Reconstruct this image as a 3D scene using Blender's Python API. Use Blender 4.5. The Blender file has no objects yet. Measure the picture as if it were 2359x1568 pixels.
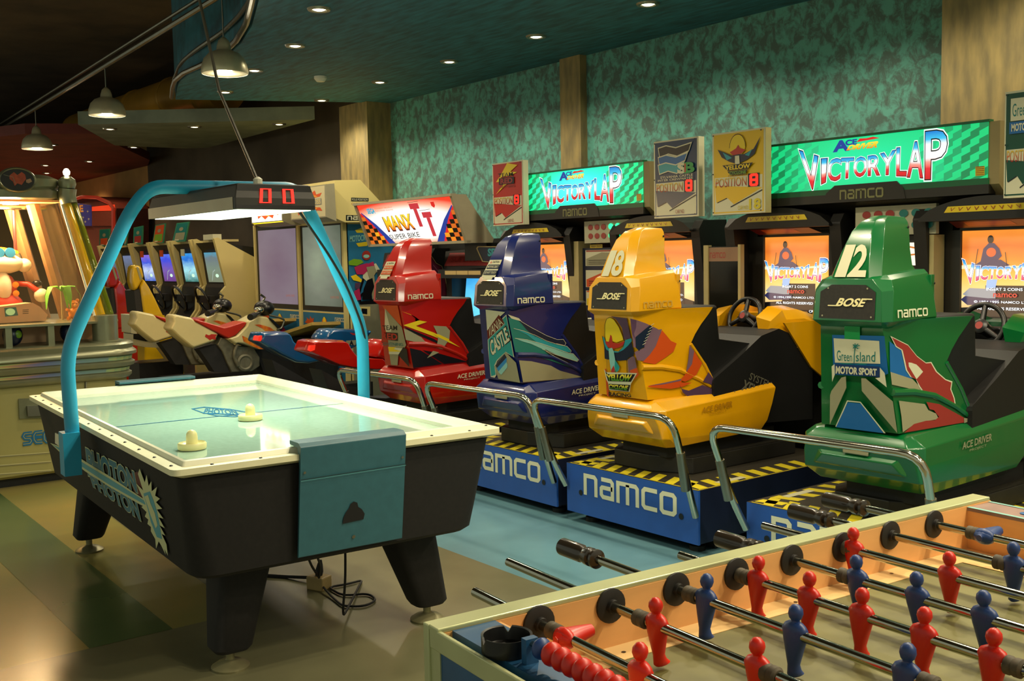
import bpy, math, random
from mathutils import Vector as V, Matrix
random.seed(7)
SC = bpy.context.scene
COL = SC.collection
# ------------------------------------------------------------------ camera
YAW, PITCH, ROLL, FPX, HCAM = 0.912, -0.080, 0.0195, 2410.0, 1.45
RC = (Matrix.Rotation(YAW, 3, 'Z') @ Matrix.Rotation(PITCH, 3, 'X') @ Matrix.Rotation(ROLL, 3, 'Y'))
cam = bpy.data.cameras.new('camera')
camo = bpy.data.objects.new('camera', cam)
COL.objects.link(camo)
cam.sensor_width = 36.0
cam.lens = FPX / 2359.0 * 36.0
cam.clip_start = 0.05
cam.clip_end = 100
m = RC @ Matrix(((1, 0, 0), (0, 0, -1), (0, 1, 0)))
camo.matrix_world = Matrix.Translation((0, 0, HCAM)) @ m.to_4x4()
SC.camera = camo
# ------------------------------------------------------------------ world, exposure
w = bpy.data.worlds.new('world')
SC.world = w
w.use_nodes = True
w.node_tree.nodes['Background'].inputs[0].default_value = (0.80, 0.82, 0.62, 1)
w.node_tree.nodes['Background'].inputs[1].default_value = 0.50
SC.view_settings.view_transform = 'Standard'
SC.view_settings.look = 'None'
SC.view_settings.gamma = 1
SC.view_settings.exposure = 0.0
SC.view_settings.use_curve_mapping = False
SPOT_W = 55.0          # watts of each recessed ceiling spot
CANOPY_W = 23.0        # fluorescent tray over the air hockey table
PENDANT_W = 11.0

# ------------------------------------------------------------------ picture to place helpers (pixel of the 2359x1568 photo -> point on a real plane)
CAM = V((0, 0, HCAM))


def ray(px, py):
    return RC @ V(((px - 1179.5) / FPX, 1.0, -(py - 784.0) / FPX))


def P(px, py, X=None, Y=None, Z=None):
    r = ray(px, py)
    if X is not None:
        t = X / r.x
    elif Y is not None:
        t = Y / r.y
    else:
        t = (Z - HCAM) / r.z
    return CAM + r * t


def bil(q, u, v):
    return (q[0] * (1 - u) + q[1] * u) * (1 - v) + (q[3] * (1 - u) + q[2] * u) * v


def onquad(px, py, q, off=0.0):
    """point where the sight line meets the bilinear surface q = (p00, p10, p11, p01)"""
    r = ray(px, py)
    u = v = 0.5
    c = bil(q, u, v)
    t = (c - CAM).dot(r) / r.dot(r)
    for _ in range(8):
        f = bil(q, u, v) - CAM - r * t
        du = (q[1] - q[0]) * (1 - v) + (q[2] - q[3]) * v
        dv = (q[3] - q[0]) * (1 - u) + (q[2] - q[1]) * u
        J = Matrix((( du.x, dv.x, -r.x), (du.y, dv.y, -r.y), (du.z, dv.z, -r.z)))
        try:
            d = J.inverted() @ f
        except ValueError:
            break
        u -= d.x; v -= d.y; t -= d.z
    n = du.cross(dv)
    n.normalize()
    if n.dot(r) > 0:
        n = -n
    return CAM + r * t + n * off


# ------------------------------------------------------------------ materials
def lin(h):
    h = h.lstrip('#')
    o = []
    for i in (0, 2, 4):
        c = int(h[i:i + 2], 16) / 255.0
        o.append(c / 12.92 if c <= 0.04045 else ((c + 0.055) / 1.055) ** 2.4)
    return (o[0], o[1], o[2], 1.0)


MATS = {}


def mat(name, col, rough=0.5, metal=0.0, em=0.0, noise=0.12, scale=9.0, coat=0.0, col2=None, stretch=None, trans=0.0, bump=0.0):
    if name in MATS:
        return MATS[name]
    m = bpy.data.materials.new(name)
    m.use_nodes = True
    nt = m.node_tree
    b = nt.nodes['Principled BSDF']
    c = lin(col)
    b.inputs['Roughness'].default_value = rough
    b.inputs['Metallic'].default_value = metal
    b.inputs['Coat Weight'].default_value = coat
    b.inputs['Coat Roughness'].default_value = 0.06
    b.inputs['Transmission Weight'].default_value = trans
    if em > 0:
        b.inputs['Base Color'].default_value = (0.02, 0.02, 0.02, 1)
        b.inputs['Emission Color'].default_value = c
        b.inputs['Emission Strength'].default_value = em
    elif noise > 0 or col2:
        tc = nt.nodes.new('ShaderNodeTexCoord')
        no = nt.nodes.new('ShaderNodeTexNoise')
        no.inputs['Scale'].default_value = scale
        no.inputs['Detail'].default_value = 6
        src = tc.outputs['Object']
        if stretch:
            mp = nt.nodes.new('ShaderNodeMapping')
            mp.inputs['Scale'].default_value = stretch
            nt.links.new(src, mp.inputs['Vector'])
            src = mp.outputs['Vector']
        nt.links.new(src, no.inputs['Vector'])
        rp = nt.nodes.new('ShaderNodeValToRGB')
        rp.color_ramp.elements[0].position = 0.35
        rp.color_ramp.elements[1].position = 0.68
        c2 = lin(col2) if col2 else tuple(x * (1 - noise) for x in c[:3]) + (1,)
        c1 = c if col2 else tuple(min(1, x * (1 + noise)) for x in c[:3]) + (1,)
        rp.color_ramp.elements[0].color = c2
        rp.color_ramp.elements[1].color = c1
        nt.links.new(no.outputs['Fac'], rp.inputs['Fac'])
        nt.links.new(rp.outputs['Color'], b.inputs['Base Color'])
        if bump:
            bp = nt.nodes.new('ShaderNodeBump')
            bp.inputs['Strength'].default_value = bump
            bp.inputs['Distance'].default_value = 0.02
            nt.links.new(no.outputs['Fac'], bp.inputs['Height'])
            nt.links.new(bp.outputs['Normal'], b.inputs['Normal'])
    else:
        b.inputs['Base Color'].default_value = c
    MATS[name] = m
    return m


def grad(name, stops, axis=1, em=0.0, rough=0.5, noise=0.0, radial=None):
    """colour ramp along the UV of the surface (printed or backlit artwork)"""
    if name in MATS:
        return MATS[name]
    m = bpy.data.materials.new(name)
    m.use_nodes = True
    nt = m.node_tree
    b = nt.nodes['Principled BSDF']
    b.inputs['Roughness'].default_value = rough
    uv = nt.nodes.new('ShaderNodeUVMap')
    sp = nt.nodes.new('ShaderNodeSeparateXYZ')
    nt.links.new(uv.outputs[0], sp.inputs[0])
    fac = sp.outputs[axis]
    if radial:
        vm = nt.nodes.new('ShaderNodeVectorMath'); vm.operation = 'SUBTRACT'
        vm.inputs[1].default_value = (radial[0], radial[1], 0)
        nt.links.new(uv.outputs[0], vm.inputs[0])
        vs = nt.nodes.new('ShaderNodeVectorMath'); vs.operation = 'MULTIPLY'
        vs.inputs[1].default_value = (radial[2], radial[3], 0)
        nt.links.new(vm.outputs[0], vs.inputs[0])
        vl = nt.nodes.new('ShaderNodeVectorMath'); vl.operation = 'LENGTH'
        nt.links.new(vs.outputs[0], vl.inputs[0])
        fac = vl.outputs['Value']
    if noise:
        no = nt.nodes.new('ShaderNodeTexNoise')
        no.inputs['Scale'].default_value = 3.0
        no.inputs['Detail'].default_value = 4
        mp = nt.nodes.new('ShaderNodeMapping')
        mp.inputs['Scale'].default_value = (1, 2.5, 1)
        nt.links.new(uv.outputs[0], mp.inputs[0])
        nt.links.new(mp.outputs[0], no.inputs['Vector'])
        ma = nt.nodes.new('ShaderNodeMath'); ma.operation = 'MULTIPLY_ADD'
        ma.inputs[1].default_value = noise
        nt.links.new(no.outputs['Fac'], ma.inputs[0])
        nt.links.new(fac, ma.inputs[2])
        mb = nt.nodes.new('ShaderNodeMath'); mb.operation = 'SUBTRACT'
        mb.inputs[1].default_value = noise * 0.5
        nt.links.new(ma.outputs[0], mb.inputs[0])
        fac = mb.outputs[0]
    rp = nt.nodes.new('ShaderNodeValToRGB')
    el = rp.color_ramp.elements
    el[0].position, el[0].color = stops[0][0], lin(stops[0][1])
    el[1].position, el[1].color = stops[-1][0], lin(stops[-1][1])
    for p, c in stops[1:-1]:
        e = el.new(p); e.color = lin(c)
    nt.links.new(fac, rp.inputs['Fac'])
    if em > 0:
        b.inputs['Base Color'].default_value = (0.02, 0.02, 0.02, 1)
        nt.links.new(rp.outputs[0], b.inputs['Emission Color'])
        b.inputs['Emission Strength'].default_value = em
    else:
        nt.links.new(rp.outputs[0], b.inputs['Base Color'])
    MATS[name] = m
    return m


# ------------------------------------------------------------------ mesh builder
class MB:
    def __init__(s, org=(0, 0, 0)):
        s.v = []; s.f = []; s.m = []; s.uv = {}; s.mats = []; s.o = V(org)

    def mi(s, m):
        if m not in s.mats:
            s.mats.append(m)
        return s.mats.index(m)

    def face(s, pts, m, uv=None, rel=False):
        i = len(s.v)
        for p in pts:
            s.v.append(V(p) if rel else V(p) - s.o)
        s.f.append(tuple(range(i, i + len(pts))))
        s.m.append(s.mi(m))
        if uv:
            s.uv[len(s.f) - 1] = uv

    def mesh(s, vs, fs, m):
        i = len(s.v)
        s.v += [V(p) - s.o for p in vs]
        k = s.mi(m)
        for f in fs:
            s.f.append(tuple(i + a for a in f)); s.m.append(k)

    def box(s, lo, hi, m):
        x0, y0, z0 = lo; x1, y1, z1 = hi
        vs = [(x0, y0, z0), (x1, y0, z0), (x1, y1, z0), (x0, y1, z0), (x0, y0, z1), (x1, y0, z1), (x1, y1, z1), (x0, y1, z1)]
        s.mesh(vs, [(0, 3, 2, 1), (4, 5, 6, 7), (0, 1, 5, 4), (1, 2, 6, 5), (2, 3, 7, 6), (3, 0, 4, 7)], m)

    def prism(s, poly, d, m, m2=None):
        """closed solid: 3D polygon swept by vector d"""
        n = len(poly); d = V(d); poly = [V(p) for p in poly]
        vs = poly + [p + d for p in poly]
        s.mesh(vs, [tuple(range(n))[::-1], tuple(range(n, 2 * n))], m)
        s.mesh(vs, [(i, (i + 1) % n, n + (i + 1) % n, n + i) for i in range(n)], m2 or m)

    def loft(s, rings, m, cap=True, closed=True):
        n = len(rings[0]); vs = [V(p) for r in rings for p in r]; fs = []
        for a in range(len(rings) - 1):
            for i in range(n if closed else n - 1):
                j = (i + 1) % n
                fs.append((a * n + i, a * n + j, (a + 1) * n + j, (a + 1) * n + i))
        if cap:
            fs.append(tuple(range(n))[::-1]); fs.append(tuple((len(rings) - 1) * n + i for i in range(n)))
        s.mesh(vs, fs, m)

    def tube(s, path, r, m, seg=10, closed=False, round_=0.0):
        path = [V(p) for p in path]
        if round_ > 0:
            path = rounded(path, round_)
        rings = []
        up = None
        n = len(path)
        for i, p in enumerate(path):
            if closed:
                t = path[(i + 1) % n] - path[i - 1]
            else:
                t = path[min(i + 1, n - 1)] - path[max(i - 1, 0)]
            t.normalize()
            if up is None:
                up = t.orthogonal()
            up = (up - t * up.dot(t)).normalized()
            w_ = t.cross(up)
            rr = r[i] if isinstance(r, (list, tuple)) else r
            rings.append([p + (up * math.cos(2 * math.pi * k / seg) + w_ * math.sin(2 * math.pi * k / seg)) * rr for k in range(seg)])
        if closed:
            rings.append(rings[0])
        s.loft(rings, m, cap=not closed)

    def lathe(s, prof, c, m, axis=(0, 0, 1), seg=20, cap=True):
        ax = V(axis).normalized(); u = ax.orthogonal().normalized(); w_ = ax.cross(u); c = V(c)
        s.loft([[c + ax * z + (u * math.cos(2 * math.pi * k / seg) + w_ * math.sin(2 * math.pi * k / seg)) * max(r, 1e-4) for k in range(seg)] for r, z in prof], m, cap=cap)

    def disc(s, c, n, r, m, seg=18, r2=None):
        n = V(n).normalized(); u = n.orthogonal().normalized(); w_ = n.cross(u)
        s.face([V(c) + (u * math.cos(2 * math.pi * k / seg) * r + w_ * math.sin(2 * math.pi * k / seg) * (r2 or r)) for k in range(seg)], m)

    def ball(s, c, r, m, seg=14, rings=8, sc=(1, 1, 1)):
        vs = []; fs = []
        for a in range(rings + 1):
            th = math.pi * a / rings
            for k in range(seg):
                ph = 2 * math.pi * k / seg
                vs.append(V(c) + V((math.sin(th) * math.cos(ph) * r * sc[0], math.sin(th) * math.sin(ph) * r * sc[1], math.cos(th) * r * sc[2])))
        for a in range(rings):
            for k in range(seg):
                j = (k + 1) % seg
                fs.append((a * seg + k, (a + 1) * seg + k, (a + 1) * seg + j, a * seg + j))
        s.mesh(vs, fs, m)

    def build(s, name, parent=None, smooth=35, bevel=0.0, weld=False):
        me = bpy.data.meshes.new(name)
        me.from_pydata([tuple(p) for p in s.v], [], s.f)
        for m_ in s.mats:
            me.materials.append(m_)
        me.polygons.foreach_set('material_index', s.m)
        if s.uv:
            lay = me.uv_layers.new(name='UVMap')
            for fi, uvs in s.uv.items():
                for li, c in zip(me.polygons[fi].loop_indices, uvs):
                    lay.data[li].uv = c
        me.validate(clean_customdata=False)
        if smooth:
            me.polygons.foreach_set('use_smooth', [True] * len(me.polygons))
            me.set_sharp_from_angle(angle=math.radians(smooth))
        o = bpy.data.objects.new(name, me)
        COL.objects.link(o)
        if parent:
            o.parent = parent
        else:
            o.location = s.o
        if bevel:
            b = o.modifiers.new('bevel', 'BEVEL')
            b.width = bevel; b.segments = 2; b.limit_method = 'ANGLE'; b.angle_limit = math.radians(30)
            b.harden_normals = False
        return o


def rounded(path, r, n=5):
    out = [path[0]]
    for i in range(1, len(path) - 1):
        a, b, c = path[i - 1], path[i], path[i + 1]
        d1 = (a - b); d2 = (c - b)
        k = min(r, d1.length * .45, d2.length * .45)
        p1 = b + d1.normalized() * k; p2 = b + d2.normalized() * k
        for j in range(n + 1):
            t = j / n
            out.append(p1 * (1 - t) ** 2 + b * 2 * t * (1 - t) + p2 * t * t)
    out.append(path[-1])
    return out


# ------------------------------------------------------------------ lettering
_T = {}


def glyphs(s, bold=0.0):
    """triangulated text, unit box of the regular weight -> list of 2D polygons"""
    k = (s, bold)
    if k in _T:
        return _T[k]

    def raw(off):
        c = bpy.data.curves.new('t', 'FONT')
        c.body = s; c.size = 1.0; c.offset = off; c.resolution_u = 3
        o = bpy.data.objects.new('t', c)
        me = o.to_mesh()
        vs = [(v.co.x, v.co.y) for v in me.vertices]
        fs = [tuple(p.vertices) for p in me.polygons]
        o.to_mesh_clear()
        bpy.data.objects.remove(o); bpy.data.curves.remove(c)
        return vs, fs
    vs, fs = raw(0.0)
    if not vs:
        _T[k] = []; return []
    x0 = min(v[0] for v in vs); x1 = max(v[0] for v in vs); y0 = min(v[1] for v in vs); y1 = max(v[1] for v in vs)
    if bold:
        vs, fs = raw(bold)
    w_, h_ = max(x1 - x0, 1e-5), max(y1 - y0, 1e-5)
    vs = [((a - x0) / w_, (b - y0) / h_) for a, b in vs]
    _T[k] = [[vs[i] for i in f] for f in fs]
    return _T[k]


def stroke2(pts, w_, closed=False):
    """2D poly line with width -> list of quads (mitred)"""
    n = len(pts); pts = [V((p[0], p[1])) for p in pts]; L = []; R = []
    for i in range(n):
        a = pts[i - 1] if (i > 0 or closed) else pts[i]
        c = pts[(i + 1) % n] if (i < n - 1 or closed) else pts[i]
        d1 = (pts[i] - a); d2 = (c - pts[i])
        if d1.length < 1e-9: d1 = d2
        if d2.length < 1e-9: d2 = d1
        d1 = d1.normalized(); d2 = d2.normalized()
        nn = V((-d1.y - d2.y, d1.x + d2.x))
        if nn.length < 1e-6: nn = V((-d1.y, d1.x))
        nn.normalize()
        k = max(0.35, nn.dot(V((-d1.y, d1.x))))
        L.append(pts[i] + nn * w_ / 2 / k); R.append(pts[i] - nn * w_ / 2 / k)
    return [[R[i], R[(i + 1) % n], L[(i + 1) % n], L[i]] for i in range(n if closed else n - 1)]


def namco_shapes():
    """the squared lower-case word, unit box"""
    S = []
    t = .17; H = 1.0
    W = [0.86, 0.86, 1.30, 0.86, 0.90]
    x = 0.0
    tot = sum(W) + 4 * .13

    def st(pts, closed=False):
        S.extend(stroke2([(px / tot, py) for px, py in pts], 1e-9, closed))
    out = []

    def seg(pts, closed=False):
        # thickness differs in u/v because box is normalised later: work in glyph units
        for q in stroke2(pts, t * 1.15, closed):
            out.append([(a[0] / tot, a[1]) for a in q])
    h = t * .58
    for i, g in enumerate('namco'):
        w_ = W[i]; a = x + h; b = x + w_ - h; lo = h; hi = H - h; c = .10
        if g == 'n':
            seg([(a, 0), (a, hi), (b - c, hi), (b, hi - c), (b, 0)])
        elif g == 'a':
            seg([(a, hi), (b - c, hi), (b, hi - c), (b, lo), (a + c, lo), (a, lo + c), (a, .5 - c * .3), (a + c * .6, .53), (b, .53)])
        elif g == 'm':
            seg([(a, 0), (a, hi), (b - c, hi), (b, hi - c), (b, 0)])
            seg([((a + b) / 2, hi), ((a + b) / 2, 0)])
        elif g == 'c':
            seg([(b + h, hi), (a + c, hi), (a, hi - c), (a, lo + c), (a + c, lo), (b + h, lo)])
        else:
            seg([(a + c, hi), (b - c, hi), (b, hi - c), (b, lo + c), (b - c, lo), (a + c, lo), (a, lo + c), (a, hi - c)], True)
        x += w_ + .13
    return out


NAMCO = namco_shapes()


class Art:
    """flat artwork printed on a surface. place(u, v, layer) -> 3D point; u, v in 0..1 or in photo pixels"""

    def __init__(s, mb, place, norm=None):
        s.mb = mb; s.place = place; s.norm = norm or (lambda u, v: (u, v)); s.k = 0

    def lay(s):
        s.k += 1
        return s.k

    def poly(s, pts, m, k=None, uv=None):
        k = s.lay() if k is None else k
        s.mb.face([s.place(p[0], p[1], k) for p in pts], m, uv or [s.norm(p[0], p[1]) for p in pts])

    def rect(s, u0, v0, u1, v1, m, k=None):
        s.poly([(u0, v0), (u1, v0), (u1, v1), (u0, v1)], m, k)

    def shapes(s, polys, quad, m, k=None):
        """unit-box polygons into the quad (bl, br, tr, tl)"""
        k = s.lay() if k is None else k
        for pl in polys:
            pts = []
            for a, b in pl:
                x = (quad[0][0] * (1 - a) + quad[1][0] * a) * (1 - b) + (quad[3][0] * (1 - a) + quad[2][0] * a) * b
                y = (quad[0][1] * (1 - a) + quad[1][1] * a) * (1 - b) + (quad[3][1] * (1 - a) + quad[2][1] * a) * b
                pts.append((x, y))
            s.mb.face([s.place(x, y, k) for x, y in pts], m, [(a, b) for a, b in pl])

    def text(s, t, quad, m, bold=0.0, k=None):
        if len(quad) == 4 and not isinstance(quad[0], (tuple, list)):
            u0, v0, u1, v1 = quad
            quad = [(u0, v0), (u1, v0), (u1, v1), (u0, v1)]
        s.shapes(glyphs(t, bold), quad, m, k)

    def line(s, pts, w_, m, closed=False, k=None):
        k = s.lay() if k is None else k
        for q in stroke2(pts, w_, closed):
            s.poly(q, m, k)

    def disc(s, u, v, ru, rv, m, k=None, n=18):
        s.poly([(u + ru * math.cos(2 * math.pi * i / n), v + rv * math.sin(2 * math.pi * i / n)) for i in range(n)], m, k)


STEP = 0.0006


def quadart(mb, q, base=0.001):
    """unit artwork on quad q = (bl, br, tr, tl)"""
    q = [V(p) for p in q]
    n = (q[1] - q[0]).cross(q[3] - q[0]).normalized()
    return Art(mb, lambda u, v, k: bil(q, u, v) + n * (base + STEP * k))


def pixart(mb, q, base=0.001):
    """artwork given in photo pixels, lying on the real surface q"""
    q = [V(p) for p in q]
    return Art(mb, lambda u, v, k: onquad(u, v, q, base + STEP * k))


# ------------------------------------------------------------------ things
def thing(name, label, cat, loc=(0, 0, 0), rz=0.0, group=None):
    o = bpy.data.objects.new(name, None)
    COL.objects.link(o)
    o.empty_display_size = .1
    o.location = loc; o.rotation_euler = (0, 0, rz)
    o['label'] = label; o['category'] = cat
    if group: o['group'] = group
    return o


def tag(o, label, cat, group=None):
    o['label'] = label; o['category'] = cat
    if group: o['group'] = group
    return o


def struct(o):
    o['kind'] = 'structure'
    return o


def copy_tree(o, parent=None):
    c = o.copy(); COL.objects.link(c)
    if parent: c.parent = parent
    for ch in list(o.children):
        copy_tree(ch, c)
    return c
# ================================================================== room
M_teal = mat('teal_sponged_plaster', '#54978c', .75, noise=0, scale=11, col2='#46605a', stretch=(1.3, 1.3, 1.0))
_n = M_teal.node_tree.nodes
for _k in _n:
    if _k.type == 'TEX_NOISE':
        _k.inputs['Detail'].default_value = 12
        _k.inputs['Roughness'].default_value = .68
        _k.inputs['Distortion'].default_value = .45
    if _k.type == 'VALTORGB':
        _k.color_ramp.elements[0].position = .43; _k.color_ramp.elements[1].position = .57
M_tealc = mat('teal_ceiling_plaster', '#2a7486', .7, noise=0, scale=5, col2='#214c58', stretch=(1, 5, 1))
M_tan = mat('tan_rough_plaster', '#8e7e50', .8, noise=0, scale=6, col2='#6c6244', stretch=(3, 3, .7))
M_tan2 = mat('tan_orange_plaster', '#a8834c', .8, noise=.15, scale=2)
M_dark = mat('dark_painted_wall', '#463e32', .85, noise=.35, scale=1.2)
M_ceil = mat('black_painted_ceiling', '#4a3b28', .9, noise=.3, scale=2)
M_brown = mat('brown_dark_wall', '#3c2f22', .85, noise=.3, scale=1.2)
M_slab = mat('grey_green_plaster_panel', '#6a7464', .7, noise=.2, scale=4)
M_maroon = mat('maroon_ceiling_paint', '#6a2a22', .7, noise=.2, scale=3)
M_fl = mat('tan_vinyl_floor', '#a08c4c', .22, noise=0, scale=1.1, col2='#85854c')
M_flg = mat('olive_grey_vinyl_and_table_shade', '#6e6c50', .24, noise=.10, scale=3)
M_flb = mat('blue_grey_floor_strip', '#628c98', .26, noise=.07, scale=3)
M_flt = mat('green_vinyl_floor', '#50663e', .22, noise=.12, scale=2)
M_fld = mat('dark_green_vinyl_floor', '#1c4433', .24, noise=.15, scale=2)
M_chrome = mat('chrome', '#c9c4b0', .14, 1.0, noise=0)
M_steel = mat('brushed_steel', '#8c8a7c', .38, 1.0, noise=.1)
M_black = mat('black_plastic', '#0e0e0e', .35, noise=0)
M_blackm = mat('matt_black', '#0a0a0a', .7, noise=0)
M_white = mat('white_print', '#e6e4cc', .5, noise=0)
M_lamp = mat('lit_lamp_glass', '#fff3c4', .3, em=14)

b = MB(); b.box((-22, -1.5, -.1), (1.5, 5.9, 0), M_fl)
g = []
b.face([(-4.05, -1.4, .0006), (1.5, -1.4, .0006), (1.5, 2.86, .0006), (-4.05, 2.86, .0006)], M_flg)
b.face([(-6.4, 1.80, .0006), (-4.05, 1.70, .0006), (-4.05, 2.86, .0006), (-6.4, 2.86, .0006)], M_flg)  # shade under the air hockey table, painted olive grey over the tan
b.face([(-9, 2.86, .0006), (1.5, 2.86, .0006), (1.5, 5.9, .0006), (-9, 5.9, .0006)], M_flb)  # floor turns blue grey beyond this straight edge
b.face([(-9, 1.09, .0012), (-4.05, 1.08, .0012), (-4.05, 1.40, .0012), (-9, 1.46, .0012)], M_flt)
struct(b.build('floor', smooth=0))
b = MB(); b.box((-22, -1.5, 4.0), (1.5, 5.9, 4.1), M_ceil); struct(b.build('ceiling', smooth=0))
b = MB(); b.box((-9.45, 5.75, 0), (-3.1, 5.9, 4.0), M_teal); struct(b.build('wall_back', smooth=0))
b = MB(); b.box((-16.8, 5.75, 0), (-9.45, 5.9, 4.0), M_dark); struct(b.build('wall_back_left', smooth=0))
b = MB(); b.box((-22, 5.75, 0), (-16.8, 5.9, 4.0), M_tan2); struct(b.build('wall_back_far', smooth=0))
b = MB(); b.box((-22.1, -1.5, 0), (-22, 5.9, 4.0), M_brown); struct(b.build('wall_left', smooth=0))
b = MB(); b.box((-3.18, 5.5, 0), (1.5, 5.9, 4.0), M_tan); struct(b.build('wall_back_right', smooth=0))
b = MB(); b.box((-6.63, 5.68, 0), (-6.38, 5.75, 3.06), M_tan); struct(b.build('trim_1', smooth=0))
b = MB(); b.box((-9.98, 5.47, 0), (-9.40, 5.75, 3.06), M_tan); struct(b.build('trim_2', smooth=0))

# teal dropped ceiling with its curved front edge
edge = [(-10.24, 3.81), (-9.95, 3.71), (-9.6, 3.59), (-9.27, 3.49), (-8.87, 3.42), (-8.45, 3.41), (-8.01, 3.39), (-7.39, 3.26), (-6.82, 3.09), (-6.34, 2.91), (-6.0, 2.78), (-5, 2.5), (-3, 2.3), (1.5, 2.2)]
out = edge + [(1.5, 5.9), (-9.4, 5.9), (-9.4, 5.75), (-9.56, 5.33)]
b = MB(); b.prism([(x, y, 3.05) for x, y in out], (0, 0, .95), M_tealc)
struct(b.build('ceiling_dropped_panel', smooth=30))
b = MB()
b.tube([(x - .02, y - .03, 3.07) for x, y in edge[:12]], .022, M_steel, 8)
b.tube([P(401, 183, Y=3.62), P(416, 145, Y=3.45), P(450, 116, Y=3.39), P(515, 72, Y=3.35), P(550, 38, Y=3.2), P(577, 0, Y=3.02), P(590, -40, Y=2.85)], .018, M_steel, 8, round_=.2)
tag(b.build('edge_tube'), 'two bent steel tubes following the curved edge of the teal dropped ceiling', 'ceiling tube')
# grey hanging panel, maroon ceiling
Z = 2.95
pl = [P(180, 287, Z=Z), P(725, 275, Z=Z), P(600, 308, Z=Z), P(480, 340, Z=Z), P(430, 342, Z=Z), P(265, 335, Z=Z)]
b = MB(); b.prism(pl, (0, 0, .14), M_slab); struct(b.build('ceiling_hanging_panel', smooth=0))
Z = 3.0
pl = [P(58, 308, Z=Z), P(215, 308, Z=Z), P(345, 369, Z=Z), V((-16.8, 5.75, Z)), V((-21.9, 5.75, Z)), V((-21.9, 2.6, Z)), V((-14.8, 2.5, Z))]
b = MB(); b.prism(pl, (0, 0, .12), M_maroon); struct(b.build('ceiling_maroon_panel', smooth=0))
# brass coloured air duct
M_brass = mat('brass_sheet', '#c8983a', .36, .3, noise=.2, scale=1.5)
b = MB()
pts = [CAM + ray(x, y) * d for x, y, d in ((520, 205, 12.6), (405, 226, 13.6), (290, 262, 15.2), (180, 300, 17.5))]
b.tube(pts, .26, M_brass, 24)
for k in (0.35, 1.0, 1.7, 2.4):
    i = int(k); p = pts[i].lerp(pts[i + 1], k - i); d = (pts[i + 1] - pts[i]).normalized()
    b.lathe([(.26, -.03), (.275, -.02), (.275, .02), (.26, .03)], p, M_brass, d, 24, cap=False)
tag(b.build('air_duct'), 'round brass coloured air duct hanging above the grey ceiling panel', 'duct')


# recessed spots
def spotlight(loc, label, group, power=None, warm=(1, .86, .60), r=.062):
    t = thing('ceiling_spotlight', label, 'ceiling light', loc, 0, group)
    a = MB(); a.lathe([(r * .72, -.002), (r * .8, -.012), (r * 1.15, -.012), (r * 1.25, 0)], (0, 0, 0), M_steel, seg=20, cap=False)
    a.build('trim_ring', t)
    a = MB(); a.lathe([(.001, -.004), (r * .5, -.010), (r * .74, -.002)], (0, 0, 0), M_lamp, seg=16, cap=False)
    a.build('lamp', t)
    L = bpy.data.lights.new('spot', 'SPOT'); L.energy = SPOT_W if power is None else power
    L.color = warm; L.spot_size = 2.5; L.spot_blend = .6; L.shadow_soft_size = .05
    o = bpy.data.objects.new('spot_light', L); COL.objects.link(o); o.parent = t; o.location = (0, 0, -.05)
    return t


row = [(1493, 8), (1235, 83), (1035, 141), (875, 188), (741, 230)]
for i, (x, y) in enumerate(row):
    spotlight(P(x, y, Z=3.05), 'recessed teal ceiling spotlight, %s in the row along the mottled wall' % ['rightmost', 'second from right', 'middle one', 'second from left', 'leftmost'][i], 'spotlights in the teal ceiling')
for lab, (x, y) in zip(('highest in the picture', 'second highest', 'just right of nearest pendant lamp', 'below nearest pendant lamp'), [(735, 20), (680, 104), (586, 161), (519, 211)]):
    spotlight(P(x, y, Z=3.05), 'recessed spotlight near the curved teal ceiling edge, ' + lab, 'spotlights in the teal ceiling')
# the same two rows carry on towards the viewer, above the frame
for k in range(5):
    spotlight((-3.7 + 1.15 * k, 4.92, 3.05), 'recessed spotlight of the wall row, above the top edge of the picture', 'spotlights in the teal ceiling')
    spotlight((-4.9 + 1.4 * k, 3.05, 3.05), 'recessed spotlight of the front row, above the top edge of the picture', 'spotlights in the teal ceiling', SPOT_W * 1.2)
for k in range(4):  # extra unseen spots, added to brighten the table football
    spotlight((-1.9 + 1.0 * k, 2.50, 3.05), 'added unseen fill spotlight at the front ceiling edge, above the top edge of the picture', 'spotlights in the teal ceiling', SPOT_W * 1.7)
for lab, (x, y) in zip(('leftmost', 'middle', 'rightmost', 'rear'), [(253, 296), (448, 291), (643, 285), (308, 338)]):
    spotlight(P(x, y, Z=2.95), 'small spotlight under the grey hanging ceiling panel, %s one' % lab, 'spotlights in the grey ceiling panel', 32)
for lab, (x, y) in zip(('behind the pendant lamp', 'right one', 'left one of the pair', 'lower left one', 'right above the claw machine column'), [(120, 333), (206, 371), (105, 380), (108, 398), (155, 405)]):
    spotlight(P(x, y, Z=3.0), 'spotlight in the far maroon ceiling, %s' % lab, 'spotlights in the maroon ceiling', 42, (1, .6, .3))
t = thing('smoke_detector', 'small white smoke detector on the teal ceiling', 'smoke detector', P(738, 176, Z=3.05))
a = MB(); a.lathe([(.055, 0), (.055, -.02), (.035, -.045), (.001, -.05)], (0, 0, 0), M_white); a.build('housing', t)

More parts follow.
